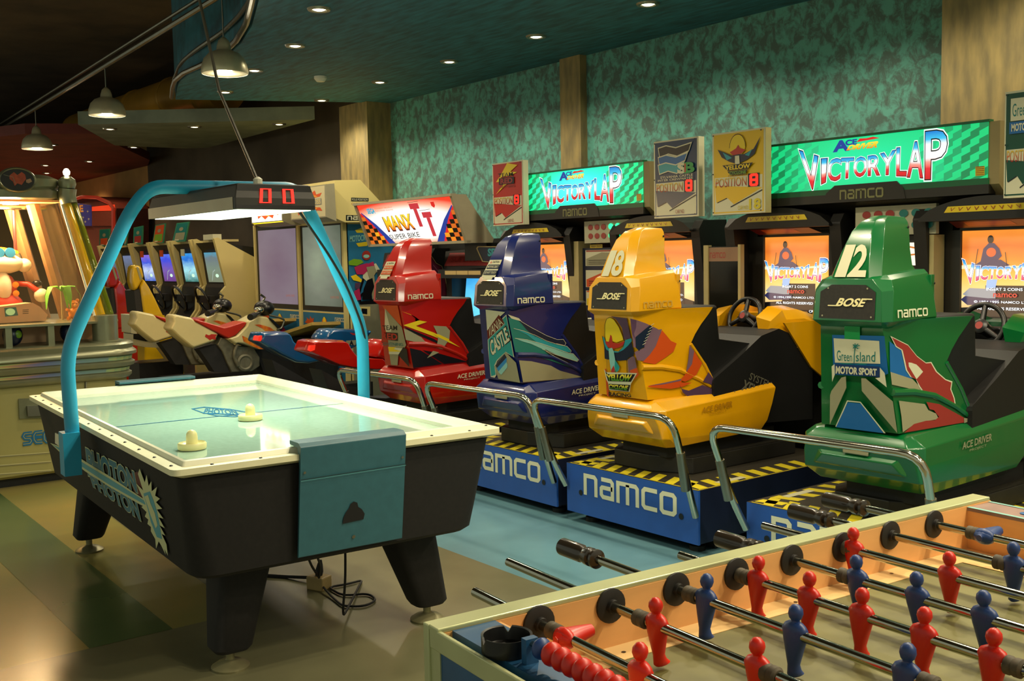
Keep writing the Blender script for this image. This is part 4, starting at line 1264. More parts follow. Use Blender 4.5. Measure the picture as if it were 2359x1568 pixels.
def possign(root, q, kind, thick=.05):
    """position board beside the marquee; q = bl, br, tr, tl world"""
    o = V(root.location)
    ql = [V(p) - o for p in q]
    n = (ql[1] - ql[0]).cross(ql[3] - ql[0]).normalized()
    a = MB()
    bg = {'red': C['red'], 'blue': mat('sign_navy', '#0f2f52', .3, noise=0), 'yellow': mat('sign_yellow', '#d0aa14', .3, noise=0), 'green': mat('sign_green', '#0c4230', .3, noise=0)}[kind]
    a.prism([p - n * .001 for p in ql], -n * thick, C['white'] if kind != 'yellow' else M_post)
    A = quadart(a, ql, .0005)
    A.rect(0, 0, 1, 1, C['white'])
    A.rect(.03, .02, .97, .98, bg)
    A.rect(.05, .035, .95, .455, C['white'])
    # lower swoosh
    A.poly([(.05, .36), (.30, .345), (.95, .30), (.42, .12), (.30, .20), (.08, .15)], bg)
    A.line([(.10, .15), (.29, .20)], .012, C['black']); A.line([(.36, .09), (.95, .27)], .014, C['black'])
    ry = grad('position_letters', [(0, '#7a1c12'), (.45, '#b84818'), (1, '#c8b02c')], rough=.35)
    A.text('POSITION', (.07, .335, .66, .445), ry, .0)
    A.rect(.69, .315, .90, .475, C['black'])
    k = A.lay()
    for p in ([(.74, .455), (.86, .455)], [(.74, .395), (.86, .395)], [(.74, .335), (.86, .335)]):
        A.line(p, .028, M_led, k=k)
    for u in (.745, .855):
        A.line([(u, .455), (u, .335)], .045, M_led, k=k + 1)
    A.text('CAR NO.', (.50, .05, .70, .10), C['brick'] if kind != 'yellow' else M_tyel, .0)
    if kind == 'yellow':
        A.text('18', (.72, .05, .92, .17), M_tyel, .03)
        A.disc(.50, .82, .15, .13, C['yellow'])
        A.line([(.50 + .15 * math.cos(x / 10 * math.pi), .80 + .16 * math.sin(x / 10 * math.pi)) for x in range(11)], .008, C['black'])
        A.poly([(.12, .80), (.25, .76), (.40, .71), (.50, .72), (.62, .71), (.80, .76), (.93, .90), (.82, .70), (.68, .64), (.50, .60), (.34, .64), (.20, .70)], C['navy'])
        A.poly([(.22, .76), (.36, .70), (.40, .68), (.30, .66)], C['cyan']); A.poly([(.64, .70), (.78, .76), (.72, .68)], C['cyan'])
        A.poly([(.36, .75), (.48, .79), (.52, .83), (.55, .79), (.66, .76), (.58, .72), (.42, .71)], C['red'])
        A.poly([(.46, .70), (.54, .70), (.55, .60), (.50, .57), (.46, .61)], C['white'])
        A.poly([(.22, .60), (.80, .60), (.70, .53), (.32, .53)], C['black']); A.text('YELLOW', (.28, .54, .74, .59), C['yellow'], .03)
        A.poly([(.32, .52), (.70, .52), (.66, .475), (.37, .475)], C['black']); A.text('CYCLONE', (.36, .48, .67, .515), C['lime'], .02)
        A.text('RACING', (.34, .458, .69, .472), C['black'], .0)
    elif kind == 'blue':
        for col, v in ((C['navy'], .78), (C['blue'], .66), (C['cyan'], .56)):
            k_ = (v - .5) * .5
            pts = [(.12, v + .13), (.30, v + .15), (.52, v + .11), (.88 - (.8 - v) * .7, v + .15), (.82 - (.8 - v) * .7, v + .05), (.55, v), (.35, v + .04), (.15, v + .01)]
            A.poly(pts, col if col is not C['navy'] else C['black']); A.line(pts, .014, C['white'], True)
        A.text('S', (.58, .56, .74, .68), C['white'], .05); A.text('B', (.73, .56, .92, .68), C['green'], .05); A.rect(.72, .565, .75, .675, C['red'])
        A.text('SYLVANIA CASTLE', (.18, .51, .90, .54), C['white'], .01); A.text('INTER CREWMATES', (.12, .475, .90, .50), C['white'], .01)
    elif kind == 'red':
        A.poly([(.52, .98), (.85, .93), (.62, .84), (.84, .82), (.62, .78), (.30, .77), (.52, .66), (.12, .50), (.40, .66), (.30, .70), (.14, .70), (.30, .80), (.36, .85)], C['yellow'])
        A.text('TEAM', (.22, .77, .70, .83), C['black'], .01)
        A.rect(.24, .65, .74, .755, C['black']); A.text('RED', (.30, .665, .68, .74), C['brick'], .04)
        A.text('LIGHTNING', (.22, .60, .74, .64), C['brick'], .01)
    else:
        A.rect(.14, .72, .92, .93, C['white']); A.text('Green Island', (.18, .76, .88, .88), C['dteal'], .0)
        A.rect(.12, .60, .92, .71, C['blue']); A.text('MOTOR SPORT', (.17, .625, .88, .69), C['white'], .04)
    for u, v in ((.05, .97), (.95, .97), (.05, .03), (.95, .03), (.05, .5)):
        A.disc(u, v, .014, .009, C['black'])
    return a.build('position_sign', root, smooth=0, bevel=0)


def rq(x0, y0, x1, y1, Y):
    """axis aligned quad on plane Y from two pixels (top-left, bottom-right averaged to vertical edges)"""
    a = P(x0, y0, Y=Y); b_ = P(x1, y1, Y=Y)
    return a, b_


YM = 4.935
YS = 5.12


def twin(xc, mcorner, xs, signs, label, posters, lights_on):
    t = thing('racing_game_cabinet', label, 'arcade racing game', (xc, 5.0, 0), 0)
    o = V(t.location)
    # marquee box
    q = [V(p) for p in mcorner]
    a = marquee(t, [V((p.x, YM, p.z)) for p in q], lights_on)
    a.build('backlit_marquee', t, smooth=0)
    x0, x1 = q[0].x, q[1].x; z0, z1 = q[0].z, q[2].z
    a = MB(o)
    a.box((x0 - .006, YM + .006, z0 - .02), (x1 + .006, YM + .30, z1 + .006), M_cheek)
    e = mat('green_lit_trim', '#0a5a34', .4, noise=0)
    a.box((x0 - .008, YM - .012, z1), (x1 + .008, YM + .03, z1 + .012), e)
    a.box((x0 - .008, YM - .012, z0 - .03), (x1 + .008, YM + .03, z0), e)
    a.box((x0 - .012, YM - .014, z0 - .075), (x1 + .012, YM + .05, z0 - .03), M_bez)
    a.prism([(x0 + (x1 - x0) * u, YM - .018, z0 + v) for u, v in ((.30, -.075), (.68, -.075), (.67, -.02), (.64, .018), (.36, .018), (.32, -.02))], (0, .01, 0), M_bez)
    A = quadart(a, [V((x0 + (x1 - x0) * .385, YM - .0185, z0 - .06)), V((x0 + (x1 - x0) * .585, YM - .0185, z0 - .06)), V((x0 + (x1 - x0) * .585, YM - .0185, z0 - .008)), V((x0 + (x1 - x0) * .385, YM - .0185, z0 - .008))], .0005)
    A.shapes(NAMCO, [(0, 0), (1, 0), (1, 1), (0, 1)], M_olive)
    a.prism([(x1 + .006, YM + y, z) for y, z in ((.0, z1), (.24, z1), (.24, z0 - .16), (.12, z0 - .12), (.0, z0 - .03))], (.05, 0, 0), M_cheek)
    a.prism([(x0 - .056, YM + y, z) for y, z in ((.0, z1), (.24, z1), (.24, z0 - .16), (.12, z0 - .12), (.0, z0 - .03))], (.05, 0, 0), M_cheek)
    # underside slope with course map print
    a.mesh([(x0 + .03, YM + .02, z0 - .076), (x1 - .03, YM + .02, z0 - .076), (x1 - .10, YM + .26, z0 - .17), (x0 + .12, YM + .26, z0 - .17)], [(0, 1, 2, 3)], M_bez)
    A = quadart(a, [V((x0 + .12, YM + .05, z0 - .09)), V((x0 + .75, YM + .05, z0 - .09)), V((x0 + .75, YM + .22, z0 - .158)), V((x0 + .16, YM + .22, z0 - .158))], .003)
    if lights_on:
        A.poly([(.2, .1), (.75, .0), (.95, .4), (.7, .8), (.5, .9), (.2, .5)], C['orange']); A.text('RACE', (.05, .3, .3, .7), C['white'], .02); A.disc(.85, .25, .08, .2, C['lblue'])
    else:
        A.rect(0, .1, 1, .9, mat('amber_course_print', '#8a6420', .45, noise=0))
        for u in (.2, .45, .7):
            A.line([(u, .1), (u + .03, .9)], .03, M_bez)
        for v in (.35, .62):
            A.line([(0, v), (1, v)], .04, M_bez)
        A.disc(.2, .5, .05, .12, C['lblue']); A.disc(.75, .5, .07, .16, C['lblue'])
        A2 = quadart(a, [V((x1 - .60, YM + .05, z0 - .09)), V((x1 - .22, YM + .05, z0 - .09)), V((x1 - .24, YM + .22, z0 - .158)), V((x1 - .68, YM + .22, z0 - .158))], .003)
        A2.rect(0, 0, 1, 1, C['grey']); A2.line([(.2, .3), (.5, .8), (.85, .7), (.9, .3), (.6, .4), (.4, .2)], .05, C['orange'])
    a.build('marquee_box', t, smooth=0)
    # stanchion behind
    a = MB(o)
    a.box((x0 + .12, 5.28, 1.45), (x1 - .12, 5.42, z1 - .05), M_cab)
    a.box((min(xs) - .36, 5.22, 0), (max(xs) + .34, 5.70, 1.47), M_cab)
    a.build('cabinet_body', t, smooth=0)
    for x in xs:
        # monitor housing with arched hood
        a = MB(o)
        zt, zb = 1.535, 1.075
        for s in (-1, 1):
            a.prism([(x + s * .34, y, z) for y, z in ((YS + .02, .95), (5.04, .98), (5.0, 1.30), (4.96, 1.60), (5.0, 1.655), (5.22, 1.66), (5.22, .95))], (s * .07, 0, 0), M_cab)
            a.box((x + s * .29 - .06, YS - .012, 1.0), (x + s * .29 + .06, YS + .05, 1.62), M_bez)
        a.box((x - .28, YS - .012, .93), (x + .28, YS + .05, zb), M_bez)
        a.box((x - .28, YS - .012, zt), (x + .28, YS + .05, 1.62), M_bez)
        n = 12
        arch = [(x - .36 + .72 * k / n, 1.60 + .10 * math.sin(math.pi * k / n) ** .6) for k in range(n + 1)]
        a.prism([(x - .36, 4.93, 1.585)] + [(u, 4.93, v) for u, v in arch] + [(x + .36, 4.93, 1.585)], (0, .30, 0), M_cab)
        hood = a.build('monitor_housing', t, smooth=0, bevel=.006)
        a = MB()
        A = quadart(a, [V((x - .22, 4.9285, 1.625)) - o, V((x + .22, 4.9285, 1.625)) - o, V((x + .20, 4.9285, 1.655)) - o, V((x - .20, 4.9285, 1.655)) - o], .001)
        A.rect(0, 0, 1, 1, C['yellow'])
        for k in range(9):
            A.text('V', (.05 + k * .1, .2, .11 + k * .1, .8), C['brick'], .0)
        A = quadart(a, [V((x - .25, YS - .05, 1.545)) - o, V((x + .25, YS - .05, 1.545)) - o, V((x + .23, 4.94, 1.583)) - o, V((x - .23, 4.94, 1.583)) - o], -.002)
        A.rect(.05, .1, .95, .9, C['dred']); A.rect(.2, .3, .7, .8, C['orange'])
        a.build('header_strip', t, smooth=0)
        screen(t, [V((x - .228, YS, zb)), V((x + .228, YS, zb)), V((x + .228, YS, zt)), V((x - .228, YS, zt))])
        L = bpy.data.lights.new('screen', 'AREA'); L.energy = 1.6; L.shape = 'RECTANGLE'; L.size = .4; L.size_y = .4; L.color = (1, .6, .3)
        ob = bpy.data.objects.new('screen_light', L); COL.objects.link(ob); ob.parent = t; ob.location = V((x, YS - .02, 1.3)) - o; ob.rotation_euler = (math.radians(90), 0, 0)
    # start light board
    c = (xs[0] + xs[1]) / 2 + (-.0)
    lx0, lx1, lz0, lz1 = posters['board']
    a = MB(o); a.box((lx0, 5.00, lz0), (lx1, 5.03, lz1), mat('white_light_board', '#a8a68a', .45, noise=.05))
    A = quadart(a, [V((lx0, 5.0, lz0)), V((lx1, 5.0, lz0)), V((lx1, 5.0, lz1)), V((lx0, 5.0, lz1))], .001)
    ton = mat('lit_green_lens', '#10ff9a', .3, em=1.8)
    for i, u in enumerate((.15, .30, .45, .62, .77, .92)):
        for j, v in enumerate((.32, .72)):
            red = i < 3
            A.disc(u, v, .055, .13, (C['brick'] if red else (ton if (lights_on and i < 5) else C['dteal'])))
    a.build('start_light_board', t, smooth=0, bevel=.002)
    for name, f in posters['parts']:
        a = MB(o); f(a); a.build(name, t, smooth=0)
    for s in signs:
        possign(t, s[0], s[1])
    return t


def tq(l, r, Y=YM):
    """corner pixels tl, tr, br, bl -> bl, br, tr, tl on plane Y"""
    pass


def mq(px):
    p = [P(x, y, Y=YM) for x, y in px]      # bl br tr tl
    x0 = (p[0].x + p[3].x) / 2; x1 = (p[1].x + p[2].x) / 2; z0 = (p[0].z + p[1].z) / 2; z1 = (p[2].z + p[3].z) / 2
    return [V((x0, YM, z0)), V((x1, YM, z0)), V((x1, YM, z1)), V((x0, YM, z1))]


def sq_(px, Y, tilt=0.0):
    p = [P(x, y, Y=Y) for x, y in px]
    x0 = (p[0].x + p[3].x) / 2; x1 = (p[1].x + p[2].x) / 2; z0 = (p[0].z + p[1].z) / 2; z1 = (p[2].z + p[3].z) / 2
    return [V((x0, Y, z0)), V((x1, Y, z0)), V((x1, Y + tilt, z1)), V((x0, Y + tilt, z1))]


m1 = mq([(1203, 486), (1483, 467), (1481, 373), (1200, 405)])
m2 = mq([(1766, 447), (2275, 410), (2278.7, 280), (1763.5, 340.6)])
# signs
s_red = sq_([(1139, 521), (1209, 516), (1202, 368), (1132, 378)], 4.86)
s_blue = sq_([(1509, 503), (1612, 498), (1607, 314), (1505, 327)], 4.80)
s_yel = sq_([(1645, 497), (1765, 488), (1762, 293), (1638, 309)], 4.80)
s_grn = sq_([(2310, 457), (2420, 450), (2424, 198), (2318, 212)], 4.72)


def p1(a):
    # cream post, info cards behind a dark frame
    x0 = P(1323, 620, Y=5.05).x; x1 = P(1345, 620, Y=5.05).x
    a.box((x0, 5.0, .95), (x1, 5.12, 1.55), M_post)
    x2 = P(1352, 620, Y=5.05).x; x3 = P(1448, 620, Y=5.05).x
    a.box((x1, 5.04, .85), (x3 + .05, 5.12, 1.50), M_bdark)
    for (ya, yb), col, c2 in (((575, 612), C['grey'], C['brick']), ((622, 662), C['orange'], C['white']), ((670, 705), C['yellow'], C['orange'])):
        za = P(1400, ya, Y=5.03).z; zb = P(1400, yb, Y=5.03).z
        A2 = Art(a, (lambda x2=x2, x3=x3, za=za, zb=zb: (lambda u, v, k: V((x2 + (x3 - x2) * u, 5.039 - .0006 * k, zb + (za - zb) * v))))())
        A2.rect(0, 0, 1, 1, C['white']); A2.poly([(.02, .02), (.98, .02), (.98, .75), (.4, .85), (.02, .45)], col); A2.poly([(.02, .9), (.98, .9), (.98, .98), (.02, .98)], c2)
        for j in range(3):
            A2.line([(.08, .12 + j * .12), (.5, .12 + j * .12)], .03, C['black'])
    z = P(1400, 566, Y=5.03).z
    A2 = Art(a, lambda u, v, k: V((x2 + .05 + .13 * u, 5.039 - .0006 * k, z - .012 + .024 * v)))
    A2.rect(0, 0, 1, 1, C['yellow']); A2.text('SELECTION', (.08, .2, .92, .8), C['black'], .0)


def coin(a):
    x = P(1352, 760, Y=4.55).x; x1 = P(1386, 760, Y=4.55).x
    zt = P(1360, 772, Y=4.55).z
    a.box((x, 4.55, .60), (x1 + .04, 4.80, zt), M_bblue)
    pl = [P(1316, 773, Y=4.50), P(1386, 776, Y=4.50), P(1386, 730, Y=4.72), P(1340, 733, Y=4.72)]
    a.prism(pl, (0, 0, -.03), C['white'])
    A = Art(a, lambda u, v, k: bil([p + V((0, -.001, .002 + .0006 * k)) for p in pl], u, v))
    A.text('CAUTION', (.2, .78, .9, .9), C['black'], .0); A.text('WARNING', (.5, .62, .95, .74), C['red'], .0); A.text('INSTRUCTIONS', (.15, .36, .95, .56), C['dteal'], .02); A.text('PLEASE FASTEN BELT', (.1, .2, .9, .3), C['red'], .0); A.text('INSERT COINS', (.1, .06, .8, .15), C['black'], .0)
    A = Art(a, lambda u, v, k: V((x + .03 + .12 * u, 4.549 - .0006 * k, zt - .36 + .34 * v)))
    A.rect(0, 0, 1, 1, C['white']); A.rect(.05, .80, .95, .98, C['yellow']); A.rect(.05, .60, .45, .78, C['black']); A.rect(.55, .60, .95, .78, C['black'])
    for j in range(7):
        A.line([(.2 + j * .1, .1), (.2 + j * .1, .55)], .03, C['grey'])
    for cx_ in (.27, .70):
        A.line([(cx_ - .14, .94), (cx_ + .14, .94)], .02, C['black']); A.line([(cx_, .96), (cx_, .82)], .025, C['black']); A.line([(cx_ - .14, .83), (cx_ + .14, .83)], .02, C['black']); A.line([(cx_ - .1, .885), (cx_ + .1, .885)], .02, C['black'])


b1 = (P(1346, 540, Y=5.0).x, P(1449, 540, Y=5.0).x, P(1400, 559, Y=5.0).z, P(1400, 507, Y=5.0).z)
b2 = (P(1970, 540, Y=5.0).x, P(2156, 540, Y=5.0).x, P(2060, 541, Y=5.0).z, P(2060, 473, Y=5.0).z)


def p2(a):
    x0, x1 = P(1966, 600, Y=5.05).x, P(2150, 600, Y=5.05).x
    a.box((x0, 5.04, .9), (x1, 5.12, 1.52), M_cab)
    xa, xb = P(2085, 580, Y=5.03).x, P(2146, 580, Y=5.03).x; za, zb = P(2120, 611, Y=5.03).z, P(2120, 558, Y=5.03).z
    A = Art(a, lambda u, v, k: V((xa + (xb - xa) * u, 5.039 - .0006 * k, za + (zb - za) * v)))
    A.rect(-1.2, 0, 1, 1, mat('backlit_map_white', '#fff4dc', .4, em=1.2))
    A.line([(-.6, .3), (-.5, .8), (.0, .85), (.4, .75), (.9, .72), (.95, .5), (.8, .42), (.5, .5), (-.2, .42)], .07, mat('backlit_map_orange', '#e07a20', .4, em=.9), True)
    a.box((xb + .005, 5.0, .95), (xb + .03, 5.1, 1.52), M_post)
    xl = P(1966, 600, Y=5.0).x
    a.box((xl - .03, 5.0, .95), (xl, 5.1, 1.50), M_post)


twin(-5.5, m1, (-6.12, -4.885), [(s_red, 'red'), (s_blue, 'blue')], 'twin screen racing cabinet, brightest green marquee, between red and navy position boards', {'board': b1, 'parts': [('info_panel', p1), ('coin_box', coin)]}, True)
twin(-3.25, m2, (-3.86, -2.605), [(s_yel, 'yellow'), (s_grn, 'green')], 'twin screen racing cabinet at right with the largest green marquee and yellow position board', {'board': b2, 'parts': [('info_panel', p2)]}, False)
# glazed end panel between the two cabinets
x0, x1 = P(1622, 620, Y=4.945).x, P(1632, 620, Y=4.945).x
x2, x3 = P(1701, 620, Y=4.945).x, P(1707, 620, Y=4.945).x
za = P(1660, 564, Y=4.945).z
t = thing('glazed_screen_partition', 'narrow dark glazed panel between cream posts, between the two racing cabinets', 'partition', ((x0 + x3) / 2, 4.945, 0))
a = MB(t.location)
for u, v in ((x0, x1), (x2, x3)):
    a.box((u, 4.94, .33), (v, 4.975, za), M_post)
a.build('post', t, smooth=0)
a = MB(t.location)
a.box((x1, 4.95, .33), (x2, 4.965, za - .01), mat('dark_glass_panel', '#14140f', .12, noise=.2))
A = Art(a, lambda u, v, k: V((x1 + (x2 - x1) * u, 4.9495 - .0006 * k, za - .50 + .5 * v)))
A.rect(0, .80, 1, .97, mat('faded_pink_strip', '#8a6a50', .5, noise=.1))
A.shapes(NAMCO, [(.04, .84), (.56, .84), (.56, .91), (.04, .91)], C['brick'])
A.poly([(0, 0), (1, 0), (1, .16), (0, .10)], C['grey'])
for k in range(5):
    A.line([(.5 + k * .09, 0), (.46 + k * .1, .09)], .02, C['brick'])
a.build('glass', t, smooth=0)
# third racing seat cabinet edge (dark hood behind the blue seat) and its rounded navy side
t = thing('cabinet_hood', 'dark navy rounded hood behind the display panel between the racing cabinets', 'arcade cabinet', (-4.45, 5.35, 0))
a = MB(t.location)
xa, xb = P(1600, 500, Y=5.35).x, P(1712, 500, Y=5.35).x
hp = [P(x, y, Y=5.35) for x, y in ((1600, 518), (1625, 512), (1660, 511), (1690, 524), (1712, 534))]
hp = [V((max(p.x, -4.52), p.y, p.z)) for p in hp]
xa = -4.52
a.prism([V((xa, 5.35, .0))] + hp[1:] + [V((xb, 5.35, .0))], (0, .3, 0), mat('navy_hood_laminate', '#13202c', .5, noise=.2))
a.build('hood_shell', t, smooth=0)
# ================================================================== motorcycle race cabinet (tilted lit sign) and its two bikes
M_manbg = grad('backlit_orange_white', [(0, '#ffffff'), (.62, '#fffaf0'), (.8, '#ffb090'), (1, '#f03a20')], radial=(.5, .45, 1.35, 1.7), em=1.15)
M_gry = mat('beige_steel_case', '#8c866e', .5, noise=.06)
M_cream2 = mat('cream_laminate', '#c8b878', .5, noise=.05, scale=2)
M_redsp = mat('dim_red_backlit_plate', '#7a1c1c', .5, noise=.2)
M_cyan = grad('cyan_screen', [(0, '#30b8f0'), (.5, '#68dcff'), (1, '#2a98e0')], em=1.1, noise=.3)
M_postb = mat('poster_blue', '#1f6890', .45, noise=.15, scale=3)
M_mpink = grad('grey_pink_projection_screen', [(0, '#8a7088'), (.5, '#9a8898'), (1, '#8c7484')], em=.62, noise=.4, radial=(.5, .5, 1, 1))
M_mgrey = grad('grey_green_projection_screen', [(0, '#aab89a'), (.45, '#8c9482'), (1, '#5c6a58')], em=.66, noise=.4, radial=(.4, .55, 1.2, 1.2))
M_eng = mat('cast_engine_grey', '#6c6a58', .5, .4, noise=.2, scale=20)
M_bred = mat('bike_red_gloss', '#a81206', .22, noise=.02, coat=.8)
M_bblu = mat('bike_blue_gloss', '#104a78', .22, noise=.02, coat=.8)
M_bwht = mat('bike_cream_plastic', '#c8bc88', .35, noise=.03, coat=.3)
M_flame = mat('flame_sticker', '#c04010', .4, noise=.3, scale=30, col2='#d88a18')
M_lampr = mat('red_tail_lamp', '#ff2a10', .3, em=.9)


def slab(a, px, X, w_, m, off=(0, 0), inset=.0):
    """bodywork whose side outline was read off the photo, extruded across the vehicle"""
    pts = [P(x, y, X=X) for x, y in px]
    pts = [p + V((0, off[0], off[1])) for p in pts]
    if inset:
        c = sum(pts, V((0, 0, 0))) / len(pts)
        s = [c + (p - c) * (1 - inset) for p in pts]
        a.loft([[p + V((0, 0, 0)) for p in s], [p - V((w_ * .18, 0, 0)) for p in pts], [p - V((w_ * .82, 0, 0)) for p in pts], [p - V((w_, 0, 0)) for p in s]], m)
    else:
        a.prism(pts, (-w_, 0, 0), m)
    return pts


# cabinet
t = thing('motorcycle_game_cabinet', 'dark twin motorcycle racing cabinet with overexposed red and white tilted lit sign', 'arcade racing game', (-7.42, 5.1, 0))
o = V(t.location)
q = [V((-8.16, 4.76, P(862, 563, Y=4.76).z)), V((-6.70, 4.76, P(1070, 553, Y=4.76).z)), V((-6.70, 4.62, P(1034, 451, Y=4.62).z)), V((-8.16, 4.62, P(843, 473, Y=4.62).z))]
q[0].z = q[1].z = (q[0].z + q[1].z) / 2; q[2].z = q[3].z = (q[2].z + q[3].z) / 2
a = MB(); ql = [p - o for p in q]
a.face(ql, M_manbg, [(0, 0), (1, 0), (1, 1), (0, 1)])
A = quadart(a, ql, .001)
for s in (0, 1):
    f = (lambda u: u) if s == 0 else (lambda u: 1 - u)
    sl = (lambda v: .02 + .26 * (1 - v)) if s == 0 else (lambda v: .02 + .24 * (1 - v))
    A.poly([(f(0), .80), (f(.03), .78), (f(.24), 0), (f(0), 0)], M_mr)
    k = A.lay()
    A.poly([(f(.02), .82), (f(.14), .50), (f(.24), .15), (f(.28), 0), (f(.21), 0), (f(.17), .20), (f(.10), .50), (f(.015), .80)], M_mb, k)
    k = A.lay()
    oc = mat('backlit_orange', '#f07818', .4, em=.8)
    for i in range(5):
        for j in range(8):
            u0 = i * .045; v0 = j * .1
            lim = .19 * (1 - v0 / .72)
            if u0 + .02 > lim:
                continue
            A.poly([(f(u0), v0), (f(u0 + .043), v0), (f(u0 + .043), v0 + .1), (f(u0), v0 + .1)], M_mk if (i + j) % 2 else (M_my if i > 1 else oc), k)
A.text('SEGA', (.10, .78, .185, .90), mat('backlit_cyan', '#18b8d8', .4, em=.9), .05)
A.text('SUPER BIKE', [(.25, .10), (.57, .14), (.57, .26), (.24, .22)], M_mk, .0)
A.text('MANX', [(.255, .32), (.545, .34), (.54, .68), (.245, .65)], mat('backlit_dark_red', '#8a2010', .4, em=.5), .055)
A.text('MANX', [(.26, .35), (.545, .37), (.54, .69), (.25, .66)], M_my, .03)
rd = mat('backlit_crimson', '#d83040', .4, em=.9)
A.rect(.575, .80, .67, .93, rd); A.rect(.605, .38, .640, .80, rd)
A.rect(.675, .58, .765, .71, rd); A.rect(.705, .14, .740, .58, rd)
A.line([(.57, .96), (.68, .97)], .008, M_mk); A.line([(.66, .75), (.77, .77)], .008, M_mk)
A.text('TOURIST TROPHY', (.20, .88, .40, .91), oc, .0); A.text('RACING GAME', (.20, .82, .40, .845), oc, .0)
A.poly([(.80, .93), (.835, .93), (.835, .84), (.82, .79), (.80, .84)], M_mr)
a.build('backlit_marquee', t, smooth=0)
a = MB(o)
zt, zb = q[2].z, q[0].z
for s, x in ((1, -6.70), (-1, -8.16)):
    a.prism([(x, y, z) for y, z in ((4.60, zt + .015), (4.74, zt + .015), (5.00, zb + .01), (4.99, zb - .02), (4.74, zb - .02))], (.03 * s, 0, 0), M_gry)
a.prism([(-8.16, y, z) for y, z in ((4.64, zt - .01), (4.72, zt + .01), (4.98, zb), (4.78, zb))], (1.46, 0, 0), M_cab)
a.box((-8.19, 4.595, zt), (-6.67, 4.65, zt + .02), M_gry); a.box((-8.19, 4.74, zb - .022), (-6.67, 4.78, zb), M_gry)
a.build('marquee_box', t, smooth=0)
a = MB(o)
a.box((-8.45, 5.15, 0), (-6.56, 5.65, 1.60), M_cab)
a.box((-8.0, 4.95, 1.40), (-7.7, 5.3, zb), M_cab); a.box((-7.0, 4.95, 1.40), (-6.7, 5.3, zb - .02), M_cab)
a.build('cabinet_body', t, smooth=0)
for xc in (-6.93, -7.93):
    a = MB(o)
    z = lambda py: P(1050, py, Y=4.95).z
    a.prism([(xc - .42, 5.0, z(578)), (xc + .42, 5.0, z(570)), (xc + .36, 4.92, z(617)), (xc - .34, 4.92, z(622))], (0, .2, 0), M_cab)
    A = Art(a, lambda u, v, k: V((xc - .34 + .66 * u, 4.99 - .06 * (1 - v) - .002 * k, z(612) + (z(582) - z(612)) * v)))
    A.rect(0, 0, 1, 1, M_redsp)
    A.text('SUPER BIKE', (.1, .3, .9, .7), C['dred'], .0)
    a.box((xc - .36, 4.88, z(640)), (xc + .40, 5.1, z(620)), M_cab)
    A = Art(a, lambda u, v, k: V((xc - .26 + .50 * u, 4.879 - .0006 * k, z(632) + (z(623) - z(632)) * v)))
    A.rect(0, 0, 1, 1, mat('cream_dial_strip', '#b8a068', .5, noise=0)); A.line([(.33, 0), (.33, 1)], .01, C['black']); A.line([(.66, 0), (.66, 1)], .01, C['black'])
    a.box((xc - .42, 5.0, .55), (xc - .34, 5.2, z(640)), M_cab); a.box((xc + .34, 4.98, .55), (xc + .42, 5.2, z(640)), M_cab)
    a.build('monitor_housing', t, smooth=0)
    a = MB(o)
    a.face([(xc - .31, 5.08, P(1090, 760, Y=5.08).z), (xc + .31, 5.08, P(1090, 760, Y=5.08).z), (xc + .29, 5.12, z(636)), (xc - .29, 5.12, z(636))], M_cyan, [(0, 0), (1, 0), (1, 1), (0, 1)])
    a.build('screen', t, smooth=0)
    L = bpy.data.lights.new('screen', 'AREA'); L.energy = 2; L.size = .5; L.color = (.4, .8, 1)
    ob = bpy.data.objects.new('screen_light', L); COL.objects.link(ob); ob.parent = t; ob.location = V((xc, 5.02, 1.15)) - o; ob.rotation_euler = (math.radians(90), 0, 0)
# navy logo board right
a = MB(o)
bp = [P(x, y, Y=4.93) for x, y in ((1098, 572), (1101, 568), (1165, 568), (1165, 604), (1112, 602))]
a.prism(bp, (0, .02, 0), mat('navy_board', '#161a34', .4, noise=.1))
A = Art(a, lambda u, v, k: P(1095 + 70 * u, 606 - 40 * v, Y=4.93 - .001 * k))
A.line([(.05, .84), (.09, .95), (1, .95)], .05, M_post); A.line([(.05, .84), (.24, .10), (.5, .06)], .04, M_post)
A.text('SEGA', (.42, .42, .98, .82), mat('dim_cyan_letters', '#3a9aa8', .5, noise=0), .05)
a.build('logo_board', t, smooth=0)
a = MB(o)
fp = [P(x, y, X=-7.38) for x, y in ((992, 585), (1005, 605), (1018, 612), (1026, 640), (1032, 680), (1010, 682), (990, 640), (984, 600))]
a.prism(fp, (-.03, 0, 0), mat('plum_fin', '#5a2034', .35, noise=.2))
A = Art(a, lambda u, v, k: P(u, v, X=-7.378 + .001 * k))
A.line([(993, 588), (1005, 606), (1018, 613), (1026, 640), (1032, 680)], 1.4, M_post)
A.line([(998, 610), (1010, 625), (1004, 640), (1015, 655), (1012, 675)], .8, mat('pale_plum_line', '#a8708a', .5, noise=0))
a.build('divider_fin', t, smooth=0)

Z8 = lambda pts: [(600 + x / 6.03, 640 + y / 6.03) for x, y in pts]
Z7 = lambda pts: [(280 + x / 5.36, 620 + y / 5.36) for x, y in pts]


